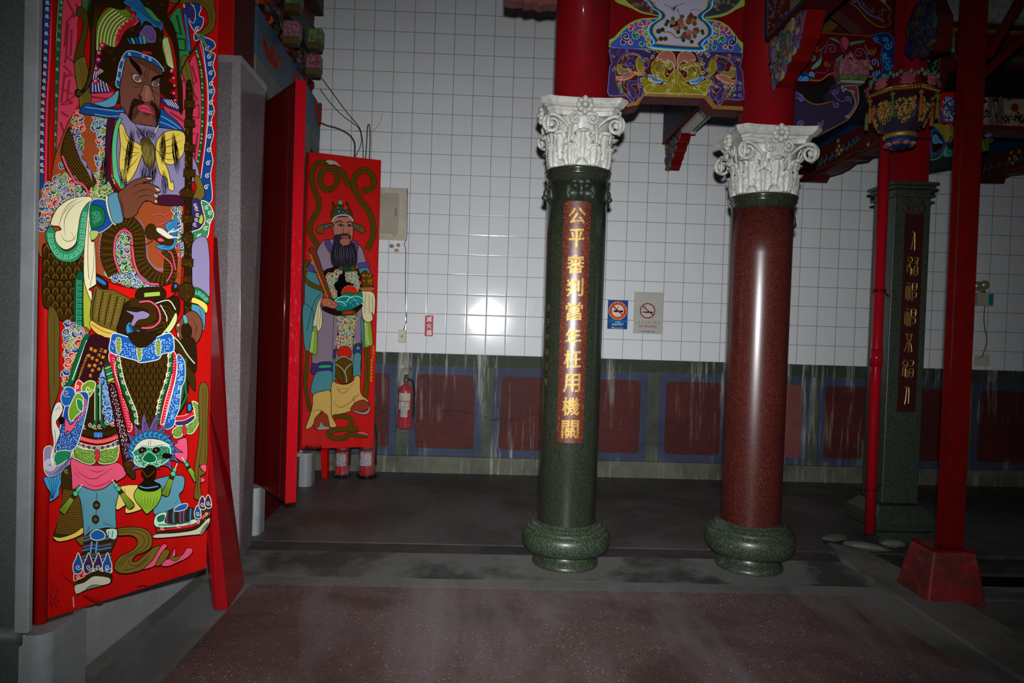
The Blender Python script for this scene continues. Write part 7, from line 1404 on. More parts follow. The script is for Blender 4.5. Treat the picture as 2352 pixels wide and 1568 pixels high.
for P in ([(350, 1060), (420, 1140), (520, 1180), (620, 1130), (720, 1060)], [(430, 1180), (520, 1240), (640, 1210), (710, 1140)], [(360, 1120), (400, 1170)], [(480, 1100), (560, 1120), (620, 1100)]): L(C_(P), 1.4, '3a1018', taper=True)
F(C_([(1235, 860), (1300, 830), (1325, 850), (1330, 1000), (1300, 1042), (1230, 1000), (1190, 960)]), PNK, 1.6)
for x, y, a, ln in ((385, 1280, 2.2, 1), (720, 1240, .95, 1), (1215, 1110, 1.95, 1), (1310, 1040, 1.0, .8)):
    c, s_ = math.cos(a), math.sin(a); f = lambda u, v: C_([(x + (u * c - v * s_) * ln, y + (u * s_ + v * c) * ln)])[0]
    F([f(-10, -14), f(110, -22), f(215, -34), f(235, 0), f(215, 34), f(110, 22), f(-10, 14)], '33280e', 1.3); p.lines([[f(80, v * .6), f(225, v)] for v in (-26, -16, -6, 5, 15, 26)], 1.2, '8ab032', sm=False); p.lv += 1; p.disc(*f(-6, 0), 5 * ln, '4fb882', 1.2); p.lv += 1; p.disc(*f(28, 0), 6 * ln, '4fb882', 1.2); p.lv += 1; L([f(-20, 0), f(-70, 0)], 2, 'd8ccb0', sm=False)
# --- front apron
for pts, c in (([(655, 110), (722, 140), (702, 250), (765, 450), (838, 650), (848, 760), (800, 750), (722, 450), (668, 230)], 'c82038'), ([(1192, 90), (1235, 150), (1225, 320), (1160, 560), (1130, 700), (1095, 700), (1140, 500), (1190, 300)], 'c82038'), ([(1240, 120), (1300, 180), (1305, 330), (1270, 420), (1262, 560), (1235, 640), (1200, 740), (1125, 745), (1160, 600), (1215, 380), (1238, 250)], '1d5aa8')): F(C_(pts), c, 1.6, 'e8d8c8')
p.dots(C_([(1245, 150), (1290, 200), (1255, 420), (1230, 600), (1150, 720), (1190, 520), (1240, 300)]), 5, 1.6, 'b8d4e8', 9); wavecurls(C_([(1270, 200), (1275, 330), (1250, 450), (1240, 570), (1180, 690)]), 6, 5, 'b8d4e8', -1)
p.lv += 1
for k in range(26): t = k / 25; x = 690 + 140 * t; y = 150 + 580 * t; L(C_([(x - 12, y), (x + 16, y + 10)]), 1, 'e8b8a8', sm=False, up=False); x = 1218 - 100 * t; L(C_([(x - 12, y + 4), (x + 12, y)]), 1, 'e8b8a8', sm=False, up=False)
apr = C_([(745, 160), (900, 170), (1175, 110), (1195, 230), (1165, 380), (1090, 560), (1070, 720), (870, 720), (820, 590), (750, 400), (728, 250)]); F(apr, BR2, 1.6); p.scales(C_([(770, 180), (1160, 140), (1170, 300), (1080, 540), (1060, 700), (890, 700), (840, 580), (770, 400)]), 13, '120b04', 1.3, '5a4012', 0, 1.3)
for P, e in (([(722, 140), (740, 250), (770, 370), (830, 520), (870, 620), (878, 720)], 1), ([(1185, 110), (1180, 250), (1150, 370), (1100, 520), (1085, 620), (1070, 720)], -1)): L(C_(P), 9, '17100c'); L(C_(P), 7, '0f5c38'); L(C_([(x + 22 * e, y) for x, y in P]), 2, CRM); wavecurls(C_([(x + 14 * e, y) for x, y in P]), 9, 5, CRM, e, 1.6)
F(C_([(665, 10), (700, -60), (900, 0), (1000, 0), (1180, -60), (1212, 70), (1180, 105), (1110, 115), (1080, 160), (990, 182), (920, 190), (880, 170), (800, 150), (740, 130), (660, 95)]), '1d56a4', 2.2, 'c8dce0'); p.dots(C_([(680, 0), (900, 20), (1180, -30), (1190, 60), (1080, 140), (900, 170), (700, 90)]), 6, 2.1, '8cbce0', 10)
for x, y in ((735, 50), (915, 110), (1075, 70)): F(C_([(x - 20, y - 60), (x + 20, y - 60), (x + 16, y + 50), (x - 16, y + 50)]), '62802a', 1.5, CRM); p.dots(C_([(x - 16, y - 50), (x + 16, y - 50), (x + 12, y + 40), (x - 12, y + 40)]), 3, .9, 'd8dcae', 11)
# belly disc again over the top edge
p.fill(bel[:0] or C_([(820, -60), (1060, -60), (1010, 30), (950, 60), (880, 50)]), '2a1a09', 1.4)
# studded club
F(C_([(605, 190), (625, 150), (655, 185), (705, 370), (648, 400)]), '33280e', 1.4)
for k, c in enumerate(('35295e', '8aa832', '1f7a50', '4fb882', '1f7a50', 'a8c040', '8aa832')): t = k / 7; x0, y0 = 612 + 42 * t, 205 + 180 * t; F(C_([(x0, y0), (x0 + 46, y0 - 16), (x0 + 51, y0 + 2), (x0 + 5, y0 + 20)]), c, 1)
F(C_([(648, 402), (706, 378), (760, 580), (810, 780), (860, 1020), (882, 1150), (865, 1180), (838, 1165), (785, 1100), (760, 960), (715, 740)]), '360d14', 1.6); p.dots(C_([(665, 420), (700, 400), (750, 600), (800, 800), (840, 1010), (800, 1020), (730, 740)]), 4.6, 1.4, 'cfd0cc', 12); F(C_([(780, 1030), (855, 1010), (882, 1150), (865, 1180), (838, 1165), (790, 1100)]), BR2, 1.3); wavecurls(C_([(815, 1050), (850, 1140)]), 4, 4.4, '7a5a24')
# right hem pieces
F(C_([(1225, 650), (1300, 640), (1370, 600), (1380, 640), (1300, 680), (1230, 690)]), 'c82038', 1.2, CRM); F(C_([(1225, 690), (1300, 680), (1380, 640), (1385, 680), (1310, 720), (1230, 725)]), '382858', 1.4, CRM); hem = C_([(1365, 520), (1425, 550), (1440, 640), (1415, 720), (1370, 790), (1320, 790), (1300, 740), (1385, 670), (1385, 600)]); F(hem, '58801c', 1.8, 'dce0b8'); p.dots(hem, 3.6, 1, 'd8dcae', 13); h2 = C_([(1225, 740), (1285, 730), (1280, 810), (1220, 830), (1195, 780)]); F(h2, '58801c', 1.6, 'dce0b8'); p.dots(h2, 3.6, 1, 'd8dcae', 14); F(C_([(1285, 730), (1308, 725), (1318, 800), (1290, 810)]), 'c82838', 1); F(C_([(1318, 538), (1362, 535), (1362, 605), (1322, 615)]), '33220a', 1.2); F(C_([(1328, 548), (1356, 546), (1356, 596), (1330, 600)]), '2f7ac0', 1)
# lion mask with flame mane and bell
R = random.Random(2); cx_, cy_ = 1015, 930
for k in range(17):
    a = -PI / 2 + 2 * PI * k / 17 + .1; r1_ = 235 + (60 if k in (0, 16) else 0) + R.uniform(-15, 30); w_ = .24; f = lambda rr, aa: (cx_ + rr * math.cos(aa), cy_ + rr * math.sin(aa) * .92)
    if .85 < (a % (2 * PI)) < 2.2 and k not in (5,): r1_ = 190
    F(C_([f(120, a - w_), f(185, a - w_ * .9), f(r1_ * .9, a - .02), f(r1_ * 1.06, a + .09), f(r1_ * .86, a + .10), f(180, a + w_ * .8), f(120, a + w_)]), '665080', 1.3); p.lines([C_([f(130, a + t), f(170, a + t * .8), f(r1_ * .82, a + .05 + t * .2)]) for t in (-.12, -.02, .08)], 1, '2c1f44')
p.lv += 1; p.disc(*C_([(1015, 935)])[0], 46, '2a6a9a', 1.5, ry=40); p.lv += 1
for k in range(15): a = PI * .93 + PI * 1.14 * k / 14; x, y = 1015 + 165 * math.cos(a), 940 + 140 * math.sin(a); p.disc(*C_([(x, y)])[0], 8.4, '2f84b8', 1.2); p.lv += 1; [p.curl(*C_([(x, y)])[0], r_, a, 1, .9, .9, '0f2c4c', 0) for r_ in (6.6, 4.6, 2.6)]; p.lv += 1
F(C_([(860, 945), (880, 890), (940, 845), (1010, 835), (1100, 850), (1170, 885), (1175, 905), (1100, 890), (1020, 905), (930, 900)]), 'd0cab8', 1.5); L(C_([(985, 855), (990, 895)]), 1, '2a1a10'); L(C_([(1005, 850), (1005, 895)]), 1, '2a1a10')
msk = C_([(855, 945), (930, 905), (1020, 910), (1110, 895), (1172, 915), (1168, 990), (1130, 1040), (1040, 1075), (940, 1075), (868, 1045), (868, 985)]); F(msk, '12663c', 2.2, 'b4e0c4'); p.dots(msk, 3.4, 1, '9cd8b8', 15); wavecurls(C_([(890, 990), (900, 1050), (1000, 1065), (1100, 1030)]), 6, 5, 'b4e0c4', -1, 1.5)
F(C_([(935, 1010), (980, 950), (1020, 960), (1055, 1000), (1040, 1035), (980, 1040)]), '0f5a36', 1.6, 'b4e0c4')
for x in (930, 1050): F(C_([(x - 28, 940), (x - 10, 912), (x + 20, 910), (x + 36, 930), (x + 10, 955), (x - 15, 958)]), '1c1006', 1.2); p.disc(*C_([(x + 2, 932)])[0], 2.4, '8a5a34')
F(C_([(1120, 960), (1190, 975), (1160, 1005), (1110, 995)]), '140c06', 1.2)
F(C_([(960, 1080), (1000, 1060), (1050, 1080), (1050, 1150), (1030, 1190), (1060, 1220), (930, 1220), (950, 1180), (925, 1130)]), '1c1006', 1.3); L(C_([(940, 1110), (980, 1160), (1040, 1110)]), 2, '5a4012')
F(C_([(895, 1250), (930, 1215), (1000, 1200), (1070, 1215), (1095, 1245), (1098, 1320), (1060, 1400), (1010, 1450), (970, 1475), (930, 1430), (880, 1370), (862, 1310)]), '84ac30', 1.8); F(C_([(895, 1250), (930, 1215), (1000, 1198), (1070, 1215), (1092, 1245), (1040, 1280), (950, 1280)]), '1c1006', 1.4); L(C_([(910, 1240), (970, 1255), (1070, 1240)]), 2.6, '4f9cd0')
for k in range(7): x = 895 + k * 29; L(C_([(x, 1330), (x + (975 - x) * .2, 1390), (x + (975 - x) * .6, 1440)]), 1, '26340c', taper=True)
# boots and lower ribbon
F(C_([(1420, 400), (1500, 400), (1495, 700), (1490, 1045), (1425, 1060), (1440, 1100), (1478, 1130), (1430, 1160), (1478, 1190), (1432, 1215), (1445, 1340), (1425, 1362), (1375, 1330), (1395, 1200), (1380, 1100), (1420, 800)]), '65521e', 1.5); F(C_([(1430, 1068), (1480, 1058), (1478, 1120), (1445, 1100)]), PNK, 1); F(C_([(1440, 1165), (1475, 1190), (1440, 1210)]), PNK, 1); L(C_([(1455, 400), (1450, 800), (1420, 1060), (1405, 1300)]), 1, '2a1e08'); L(C_([(1478, 400), (1472, 1040)]), 1, '2a1e08')
RB = D_([(845, 365), (950, 350), (1060, 365), (1110, 420), (1110, 500), (1060, 540), (990, 570), (960, 610), (1000, 610), (1060, 560), (1130, 505), (1180, 500), (1120, 600), (1050, 670), (960, 700), (880, 705), (830, 680), (825, 640), (860, 580), (940, 540), (990, 500), (1000, 450), (950, 415), (845, 415)]); F(D_([(530, 440), (600, 420), (600, 480), (570, 490)]), OLI, 1.3)
F(RB, OLI, 1.8)
for P in ([(850, 380), (960, 368), (1060, 390), (1090, 460), (1040, 530), (930, 580), (870, 650)], [(850, 395), (960, 390), (1040, 420), (1050, 480), (980, 540), (900, 580), (845, 650)], [(930, 600), (950, 640), (1010, 640), (1090, 570)], [(900, 680), (990, 660), (1080, 600)]): L(D_(P), 1.3, '33260c')
F(D_([(1050, 668), (1120, 600), (1180, 500), (1215, 480), (1228, 500), (1180, 560), (1140, 640), (1090, 665)]), PNK, 1.6); F(D_([(1140, 640), (1180, 560), (1220, 520), (1250, 540), (1220, 600), (1180, 640), (1150, 650)]), OLI, 1.6); F(D_([(1185, 645), (1220, 600), (1250, 590), (1290, 510), (1295, 560), (1290, 590), (1350, 560), (1380, 515), (1420, 515), (1425, 545), (1380, 590), (1290, 630), (1240, 650)]), PNK, 1.6); F(D_([(1250, 560), (1290, 580), (1340, 565), (1300, 610), (1260, 600)]), OLI, 1.2)
SH = D_([(600, 420), (680, 370), (840, 365), (838, 450), (800, 540), (800, 660), (790, 780), (600, 760), (520, 740), (515, 640), (560, 580), (585, 500)]); F(SH, '3a2c20', 1.6)
for k in range(8): y = 410 + k * 25; L(D_([(590 - k * 4, y + 20), (660, y), (700, y + 12), (800, y - 6)]), 3, ('6a5088', '2f84b8', '2a1a09', '6a5088', '2f84b8', '2a1a09', '6a5088', '2f84b8')[k])
F(D_([(640, 400), (690, 370), (740, 390), (750, 430), (700, 450), (650, 440)]), '1d56a4', 1.8, CRM); L(D_([(650, 460), (640, 550)]), 3.6, '4f9cd0'); L(D_([(690, 460), (680, 550)]), 3.6, '4f9cd0'); F(D_([(760, 370), (840, 368), (835, 440), (780, 430)]), 'b8d4c0', 1.2); L(D_([(780, 380), (775, 425)]), 2, GRN); L(D_([(810, 380), (805, 430)]), 2, GRN)
F(D_([(515, 760), (515, 700), (560, 650), (640, 690), (700, 650), (795, 660), (795, 700), (700, 690), (640, 720), (560, 740)]), 'c82030', 1.6, CRM)
for x, c in ((545, BLU), (625, '382858'), (700, '382858'), (770, BLU)): F(D_([(x - 30, 700), (x - 40, 640), (x - 18, 590), (x, 545), (x + 22, 600), (x + 34, 650), (x + 20, 700)]), c, 1.8, CRM); p.curl(*D_([(x, 655)])[0], 6, 1, 1, 1.2, 1.5, CRM, 1)
wavecurls(D_([(530, 735), (620, 700), (700, 670), (780, 680)]), 6, 4.6, CRM); F(D_([(515, 768), (580, 740), (640, 700), (700, 690), (792, 705), (790, 735), (700, 720), (650, 730), (590, 770), (525, 790)]), '33220a', 1.3)
F(D_([(525, 790), (590, 770), (650, 728), (700, 722), (786, 738), (785, 780), (700, 800), (640, 815), (580, 840), (530, 860), (515, 820)]), 'c4bea6', 1.5); F(D_([(600, 830), (640, 795), (690, 790), (720, 800), (660, 815)]), '7a7868', 1.1)
F(D_([(1142, 260), (1220, 240), (1330, 195), (1450, 210), (1500, 180), (1560, 190), (1565, 260), (1500, 330), (1400, 350), (1200, 380), (1145, 385)]), '3a2c20', 1.5)
for k in range(9): x = 1230 + k * 26; L(D_([(x, 225 + k * -2), (x - 6, 270), (x - 2, 320)]), 3, ('6a5088', '2a1a09', '2f84b8', '2a1a09', '6a5088', '6a5088', '2a1a09', '2f84b8', '2a1a09')[k])
F(D_([(1142, 262), (1225, 240), (1215, 320), (1350, 320), (1440, 290), (1450, 320), (1350, 345), (1145, 350)]), 'bcd8c4', 1.2); F(D_([(1155, 275), (1205, 258), (1200, 300), (1160, 310)]), GRN, 1); L(D_([(1160, 335), (1300, 332), (1400, 310)]), 2.6, GRN); F(D_([(1280, 215), (1330, 180), (1385, 175), (1370, 215), (1300, 232)]), '1d56a4', 1.6, CRM); wavecurls(D_([(1400, 320), (1440, 290)]), 2, 5, GRN)
L(D_([(1150, 375), (1300, 360), (1440, 335), (1500, 270), (1560, 245)]), 4.6, 'c82030'); wavecurls(D_([(1165, 360), (1470, 310), (1540, 240)]), 5, 4.6, CRM)
for x, y, c in ((1465, 240, BLU), (1500, 170, '382858'), (1545, 160, '382858')): F(D_([(x - 22, y + 40), (x - 26, y - 10), (x, y - 55), (x + 22, y - 5), (x + 20, y + 45)]), c, 1.7, CRM); p.curl(*D_([(x, y + 10)])[0], 5, 1, 1, 1.2, 1.4, CRM, 1)
L(D_([(1145, 395), (1300, 382), (1450, 355), (1520, 285), (1562, 265)]), 4, '33220a'); F(D_([(1142, 405), (1300, 395), (1450, 368), (1530, 295), (1560, 285), (1545, 340), (1500, 400), (1400, 415), (1142, 436)]), 'c4bea6', 1.5); F(D_([(1480, 410), (1510, 350), (1545, 320), (1520, 380), (1495, 410)]), '7a7868', 1)
# scuffs and worn corner
F(D_([(575, 862), (610, 868), (740, 915), (700, 930), (630, 905)]), '8c0e0c', 0, sm=False); F(D_([(410, 700), (520, 770), (530, 790), (500, 780)]), 'a4120e', 0, sm=False)
for P in ([(520, 800), (560, 850)], [(520, 820), (540, 850)], [(505, 880), (510, 960)]): L(D_(P), 2, 'c8b8b0', sm=False)
R = random.Random(31); p.lv += 1
for k in range(46): x, y = R.gauss(352, 26), R.gauss(870, 70); L(D_([(x, y), (x + R.uniform(-3, 3), y + R.uniform(8, 40))]), R.uniform(.4, 1.4), R.choice(('3a1014', '2a1820', '5a1414')), sm=False, up=False)
L(D_([(1000, 805), (1030, 795), (1075, 798)]), 1.4, '4a1010')
p.done('guardian_painting', d1.children[0])
# two leaf joints and a bolt
MB().hexa([tuple(a1 + u1 * s + n1 * t + (0, 0, z)) for z in (.9, .92) for s, t in ((.682, .002), (.69, .002), (.69, -.01), (.682, -.01))]).build('edge_pin', M_SMOOTH, d1)
# ---------------------------------------------------------------- far painted leaf, edge-on leaf, leaning board
d2, a2, u2, n2, L2 = mk_leaf('painted_door_leaf', 'small red door leaf painted with a bearded official holding a tablet, far one', (-.632, 6.19), (-.015, 6.405), M_REDL)
c0 = a2 + u2 * .006 - n2 * .020; mb = MB(); mb.sm = True; mb.tube([(c0[0], c0[1], ZL0 - .01), (c0[0], c0[1], ZL1 - .01)], .021, 16); mb.build('rounded_stile', M_REDL, d2)
mb = MB(); mb.sm = True; mb.tube([(c0[0], c0[1], .300), (c0[0], c0[1], .33)], .018, 12); mb.build('pivot_pin', M_SMOOTH, d2)
p = Brush(tuple(a2 + n2 * .003), u2, n2, .00005); F, L = p.fill, p.line
E_ = lambda P: [(640 + x / 3.409, 340 + y / 3.409) for x, y in P]
G_ = lambda P: [(640 + x / 3.409, 700 + y / 3.409) for x, y in P]
OL2 = '57430f'
def rib(P, w, c=OL2): 
    q = E_(P) if P[0] != 'G' else G_(P[1:]); L(q, w + 2, '1a120a'); L(q, w, c); 
    for o in (-.2, .2): L([(x + o * w, y) for x, y in q], .7, '2a1e08')
rib([(330, 790), (290, 740), (245, 650), (260, 570), (310, 480), (310, 400), (270, 300), (260, 200), (300, 125), (370, 120), (430, 160)], 11)
rib([(420, 320), (360, 320), (325, 250), (345, 180), (420, 160), (500, 190), (530, 260), (590, 310)], 12); rib([(430, 190), (465, 240), (430, 310), (380, 320)], 10)
rib([(690, 800), (735, 700), (740, 620), (710, 500), (650, 420), (600, 330), (590, 240), (640, 180), (700, 180), (745, 240), (730, 310), (650, 340)], 12)
F(E_([(370, 100), (410, 92), (455, 110), (485, 148), (440, 128), (400, 130)]), 'a8a08a', .8)
BR, TL = '17100c', '457e84'
# robe
F(E_([(250, 900), (220, 950), (205, 1050), (200, 1300), (198, 1440), (240, 1500), (260, 1460), (350, 1200), (300, 1000)]) , TL, 1.2)
F(E_([(200, 900), (240, 880), (225, 960), (215, 1010), (260, 1050), (340, 1090), (355, 1130), (330, 1120), (240, 1080), (205, 1030)]), OL2, 1)
F(E_([(380, 715), (320, 760), (290, 830), (245, 900), (215, 955), (300, 975), (370, 980), (660, 950), (700, 930), (690, 900), (650, 780), (600, 740), (560, 720)]), '887684', 1.4)
F(E_([(245, 905), (290, 935), (360, 965), (355, 990), (290, 970), (225, 950)]), '52407a', 1); F(E_([(620, 905), (700, 895), (705, 935), (630, 955)]), '52407a', 1); F(E_([(630, 945), (700, 938), (715, 980), (740, 1000), (650, 1010), (635, 980)]), TL, 1.1)
F(E_([(360, 740), (395, 715), (420, 770), (410, 820)]), '52407a', .8); F(E_([(590, 730), (625, 750), (610, 830), (590, 800)]), '52407a', .8); L(E_([(355, 740), (400, 820), (460, 865), (540, 880), (600, 850), (620, 760)]), 2, OL2)
# skirts (G)
F(G_([(345, 0), (640, 0), (660, 120), (650, 300), (640, 560), (580, 560), (440, 590), (420, 520), (280, 510), (262, 390), (290, 150)]), '7f6e7c', 1.4)
F(G_([(470, 60), (605, 60), (590, 200), (575, 345), (455, 355), (465, 200)]), '35285c', 1.2); p.clouds(G_([(475, 70), (600, 65), (585, 200), (570, 330), (462, 345), (472, 200)]), ['a83a30', '3a6a8a', '3c6a34'], 5.5, 41, 'c8c498', 1.15)
L(G_([(430, 70), (420, 350)]), 1, BR); L(G_([(610, 60), (580, 340)]), 1, BR); L(G_([(650, 80), (640, 300)]), 1, BR)
F(G_([(192, 0), (262, 40), (270, 160), (245, 330), (230, 360), (205, 340), (190, 200)]), TL, 1.2)
L(E_([(330, 1140), (280, 1200), (250, 1300), (220, 1430)]), 1.2, BR)
F(E_([(345, 1165), (325, 1230), (340, 1290), (335, 1400), (300, 1440), (290, 1450), (268, 1390), (285, 1290), (310, 1200)]), 'cfc398', 1.3); L(E_([(320, 1200), (305, 1300), (295, 1420)]), .8, BR); L(E_([(333, 1230), (325, 1300), (318, 1400)]), .8, BR)
F(G_([(268, 180), (300, 190), (298, 380), (262, 380), (235, 365), (245, 320)]), '7c9a34', 1.3); p.fret(G_([(272, 210), (262, 290), (255, 365)]), 6.4, 'c8d890', 1)
F(G_([(640, 100), (668, 150), (672, 320), (655, 330), (645, 200)]), TL, 1); F(G_([(665, 130), (715, 130), (735, 300), (715, 320), (670, 325), (668, 200)]), '7c9a34', 1.3); p.fret(G_([(682, 140), (688, 230), (700, 310)]), 6.4, 'c8d890', 1)
F(E_([(645, 1130), (690, 1115), (740, 1135), (755, 1200), (745, 1310), (725, 1280), (735, 1340), (700, 1362), (665, 1345), (650, 1290)]), 'cfc398', 1.3)
for P in ([(680, 1140), (670, 1290)], [(705, 1150), (710, 1300)], [(730, 1160), (735, 1280)]): L(E_(P), .8, BR)
# belly: dark roundel with clouds, sun and waves
F(E_([(350, 985), (420, 935), (500, 920), (600, 940), (635, 985), (645, 1080), (645, 1220), (600, 1290), (480, 1305), (370, 1280), (345, 1240), (420, 1190)]), '25100e', 1.2)
F(E_([(365, 1000), (430, 955), (520, 945), (600, 970), (625, 1010), (635, 1200), (560, 1240), (440, 1230), (400, 1140)]), '0a0a0c', 1)
p.clouds(E_([(370, 1000), (500, 955), (470, 1000), (430, 1080), (460, 1150), (420, 1190), (390, 1100)]), ['a83a30', '3a6a8a', '3c6a34'], 5, 42, 'c8c498', 1); p.clouds(E_([(540, 965), (610, 980), (632, 1100), (600, 1110), (580, 1060), (520, 1030)]), ['a83a30', '3a6a8a', '3c6a34'], 5, 43, 'c8c498', 1)
x, y = E_([(553, 1140)])[0]; p.lv += 1; p.disc(x, y, 20, '17100c'); p.lv += 1; p.disc(x, y, 19, 'c02a12', .8, 'c07a20'); 
F(E_([(420, 1190), (470, 1170), (520, 1130), (600, 1140), (645, 1120), (645, 1210), (560, 1265), (450, 1270)]), '14705c', 1)
p.lv += 1
for cx_, cy_, r0 in ((520, 1270, 110), (600, 1240, 80), (470, 1260, 60)):
    for k, c in ((1, '8ac8a8'), (.82, '1f70a0'), (.64, '2c9a7a'), (.46, '1c5a90')): p.lv += 1; L(E_([(cx_ + r0 * k * math.cos(t * PI / 8), max(1135, cy_ - r0 * k * math.sin(t * PI / 8))) for t in range(1, 8)]), 2.6, c, up=False)
F(E_([(350, 1240), (420, 1275), (540, 1290), (640, 1225), (645, 1250), (560, 1305), (440, 1308), (345, 1268)]), '25100e', 1.1); F(E_([(500, 1272), (590, 1268), (590, 1302), (500, 1308)]), '5a4012', 1); F(E_([(515, 1280), (575, 1277), (575, 1295), (515, 1298)]), 'b82a2a', .8)
F(E_([(480, 925), (590, 930), (590, 965), (480, 955)]), '5a4012', 1); F(E_([(505, 925), (555, 925), (555, 965), (505, 962)]), '12402a', 1)
# tablet, hands
F(E_([(232, 800), (255, 782), (278, 790), (300, 830), (400, 1130), (430, 1200), (400, 1210), (375, 1170), (250, 840)]), '70341c', 1.3); L(E_([(245, 830), (390, 1195)]), 2.2, 'b8862c', sm=False)
F(E_([(330, 1190), (360, 1172), (400, 1180), (455, 1215), (460, 1235), (430, 1258), (380, 1245), (340, 1235)]), 'a8604e', 1.4); L(E_([(380, 1205), (440, 1235)]), .8, BR); F(E_([(380, 1205), (405, 1212), (400, 1228), (385, 1222)]), 'b8862c', .6)
F(E_([(640, 985), (680, 960), (700, 985), (740, 1000), (715, 1020), (735, 1060), (725, 1090), (650, 1090), (655, 1040)]), '54380e', 1.3); F(E_([(643, 1092), (740, 1090), (738, 1118), (645, 1118)]), 'a85a30', 1.2)
R = random.Random(4); p.lv += 1
for k in range(14): x, y = E_([(R.uniform(650, 725), R.uniform(990, 1080))])[0]; p.curl(x, y, 2.4, R.uniform(0, 6), 1, 1, .9, 'a8822c', .6)
# head
F(E_([(415, 600), (418, 560), (440, 545), (565, 545), (580, 600), (578, 690), (560, 740), (510, 770), (460, 755), (430, 690)]), 'a86a58', 1.5)
F(E_([(435, 690), (470, 680), (520, 672), (560, 690), (555, 720), (545, 705), (500, 700), (480, 740), (500, 770), (540, 765), (560, 730), (590, 760), (610, 850), (600, 930), (580, 920), (540, 930), (500, 920), (460, 925), (420, 920), (405, 850), (420, 780)]), '2b2531', 1)
for sd, a in ((0, (430, 770)),): p.strands(E_([(425, 740)])[0], E_([(590, 740)])[0], E_([(410, 930)])[0], E_([(625, 930)])[0], 30, 1, '16121c', 2, 7, 3); p.strands(E_([(440, 760)])[0], E_([(570, 770)])[0], E_([(440, 900)])[0], E_([(590, 900)])[0], 9, .9, '6c6a7a', 2, 8, 3)
F(E_([(485, 690), (520, 684), (548, 690), (545, 705), (510, 712), (486, 704)]), '8a4a44', .8); F(E_([(485, 715), (545, 715), (555, 745), (520, 765), (480, 750)]), 'a06250', .6)
for P in ([(440, 590), (470, 575), (500, 585)], [(530, 590), (555, 578), (575, 590)]): L(E_(P), 2.2, BR)
for P in ([(460, 607), (480, 600), (503, 610), (480, 616)], [(532, 610), (552, 603), (568, 612), (550, 617)]): F(E_(P), '8a8078', 1)
p.lv += 1; p.disc(*E_([(484, 608)])[0], 2, '140c08'); p.disc(*E_([(550, 610)])[0], 2, '140c08'); L(E_([(458, 604), (480, 597), (506, 610)]), 1.3, BR); L(E_([(530, 609), (552, 600), (570, 611)]), 1.3, BR); L(E_([(508, 600), (505, 650), (498, 665), (520, 672), (548, 665), (540, 645)]), 1.1, '3a1a10'); L(E_([(430, 600), (425, 680), (440, 700)]), 1, '3a1a10'); F(E_([(413, 600), (425, 590), (428, 650), (418, 640)]), 'a0604e', 1)
F(E_([(415, 560), (405, 510), (420, 470), (418, 420), (440, 460), (460, 450), (520, 455), (530, 425), (548, 470), (570, 510), (578, 570), (560, 545), (500, 530), (440, 545)]), '4c390e', 1.4)
for x, y, c in ((480, 430, '3aa870'), (460, 470, '2a7a5a'), (490, 480, '1c4c90'), (520, 470, 'c02a3a'), (470, 500, '3a9a6a'), (500, 505, '1c5a90'), (535, 500, '6a4a1a'), (450, 515, '1c4c90'), (520, 515, '2a7a5a')): p.lv += 1; p.disc(*E_([(x, y)])[0], 3.2 if (x, y) not in ((480, 430), (520, 470)) else 5.4, c, .8)
L(E_([(415, 580), (430, 550), (470, 530), (520, 528), (560, 545), (580, 575)]), 3, 'a8a8c0')
F(E_([(415, 590), (340, 605), (295, 625), (300, 665), (345, 670), (355, 630), (415, 620)]), '66501a', 1.3); F(E_([(578, 590), (640, 610), (672, 640), (660, 672), (620, 655), (580, 625)]), '66501a', 1.3); F(E_([(350, 615), (390, 605), (388, 622), (355, 628)]), '2a6ab0', 1); F(E_([(598, 612), (628, 620), (625, 634), (598, 625)]), '2a6ab0', 1)
# lower robe and shoes
x, y = G_([(512, 375)])[0]; p.lv += 1; p.disc(x, y, 17, '17100c'); p.lv += 1; p.disc(x, y, 16, 'b8200f')
F(G_([(440, 440), (480, 405), (520, 402), (565, 430), (570, 580), (520, 612), (470, 600), (438, 540)]), '54380e', 1.3); L(G_([(440, 440), (480, 408), (520, 404), (565, 432)]), 1.8, '7ab89c'); L(G_([(440, 460), (490, 495), (520, 540), (530, 605)]), 1.6, '8ac0a0'); L(G_([(565, 460), (530, 490), (512, 530)]), 1.6, '8ac0a0'); L(G_([(450, 470), (490, 520), (500, 600)]), .9, '1c1206')
F(G_([(265, 455), (290, 460), (340, 445), (415, 450), (420, 520), (350, 510), (285, 540), (255, 535), (250, 500)]), '3c2d66', 1.3); F(G_([(320, 470), (400, 468), (405, 488), (315, 492)]), '2a9a6a', 1.1); F(G_([(425, 350), (448, 350), (440, 420), (422, 420)]), '3c2d66', 1); F(G_([(600, 305), (640, 305), (642, 385), (585, 385), (580, 330)]), '3c2d66', 1.2); F(G_([(606, 325), (630, 325), (630, 348), (606, 350)]), '2a9a6a', .9)
F(G_([(285, 535), (350, 512), (415, 520), (420, 600), (436, 680), (345, 670), (270, 700), (248, 660)]), TL, 1.3); F(G_([(588, 385), (640, 385), (638, 470), (635, 560), (580, 552)]), TL, 1.2); F(G_([(425, 420), (440, 440), (438, 585), (420, 580)]), TL, 1)
YW = 'c09a52'
F(G_([(420, 595), (450, 610), (520, 620), (580, 590), (590, 560), (632, 562), (640, 690), (700, 750), (640, 780), (540, 835), (440, 855), (410, 850), (405, 680)]), YW, 1.4); F(G_([(270, 700), (345, 672), (405, 680), (410, 850), (450, 942), (390, 945), (340, 830), (300, 880), (270, 930), (240, 962), (208, 960), (240, 870), (262, 780)]), YW, 1.4)
for P in ([(440, 620), (500, 690), (590, 600)], [(420, 740), (480, 800), (580, 740), (630, 680)], [(540, 820), (590, 770), (580, 720), (640, 700)], [(260, 830), (330, 820), (400, 880)], [(450, 660), (540, 650)]): L(G_(P), 1.1, '2a1c08', taper=True)
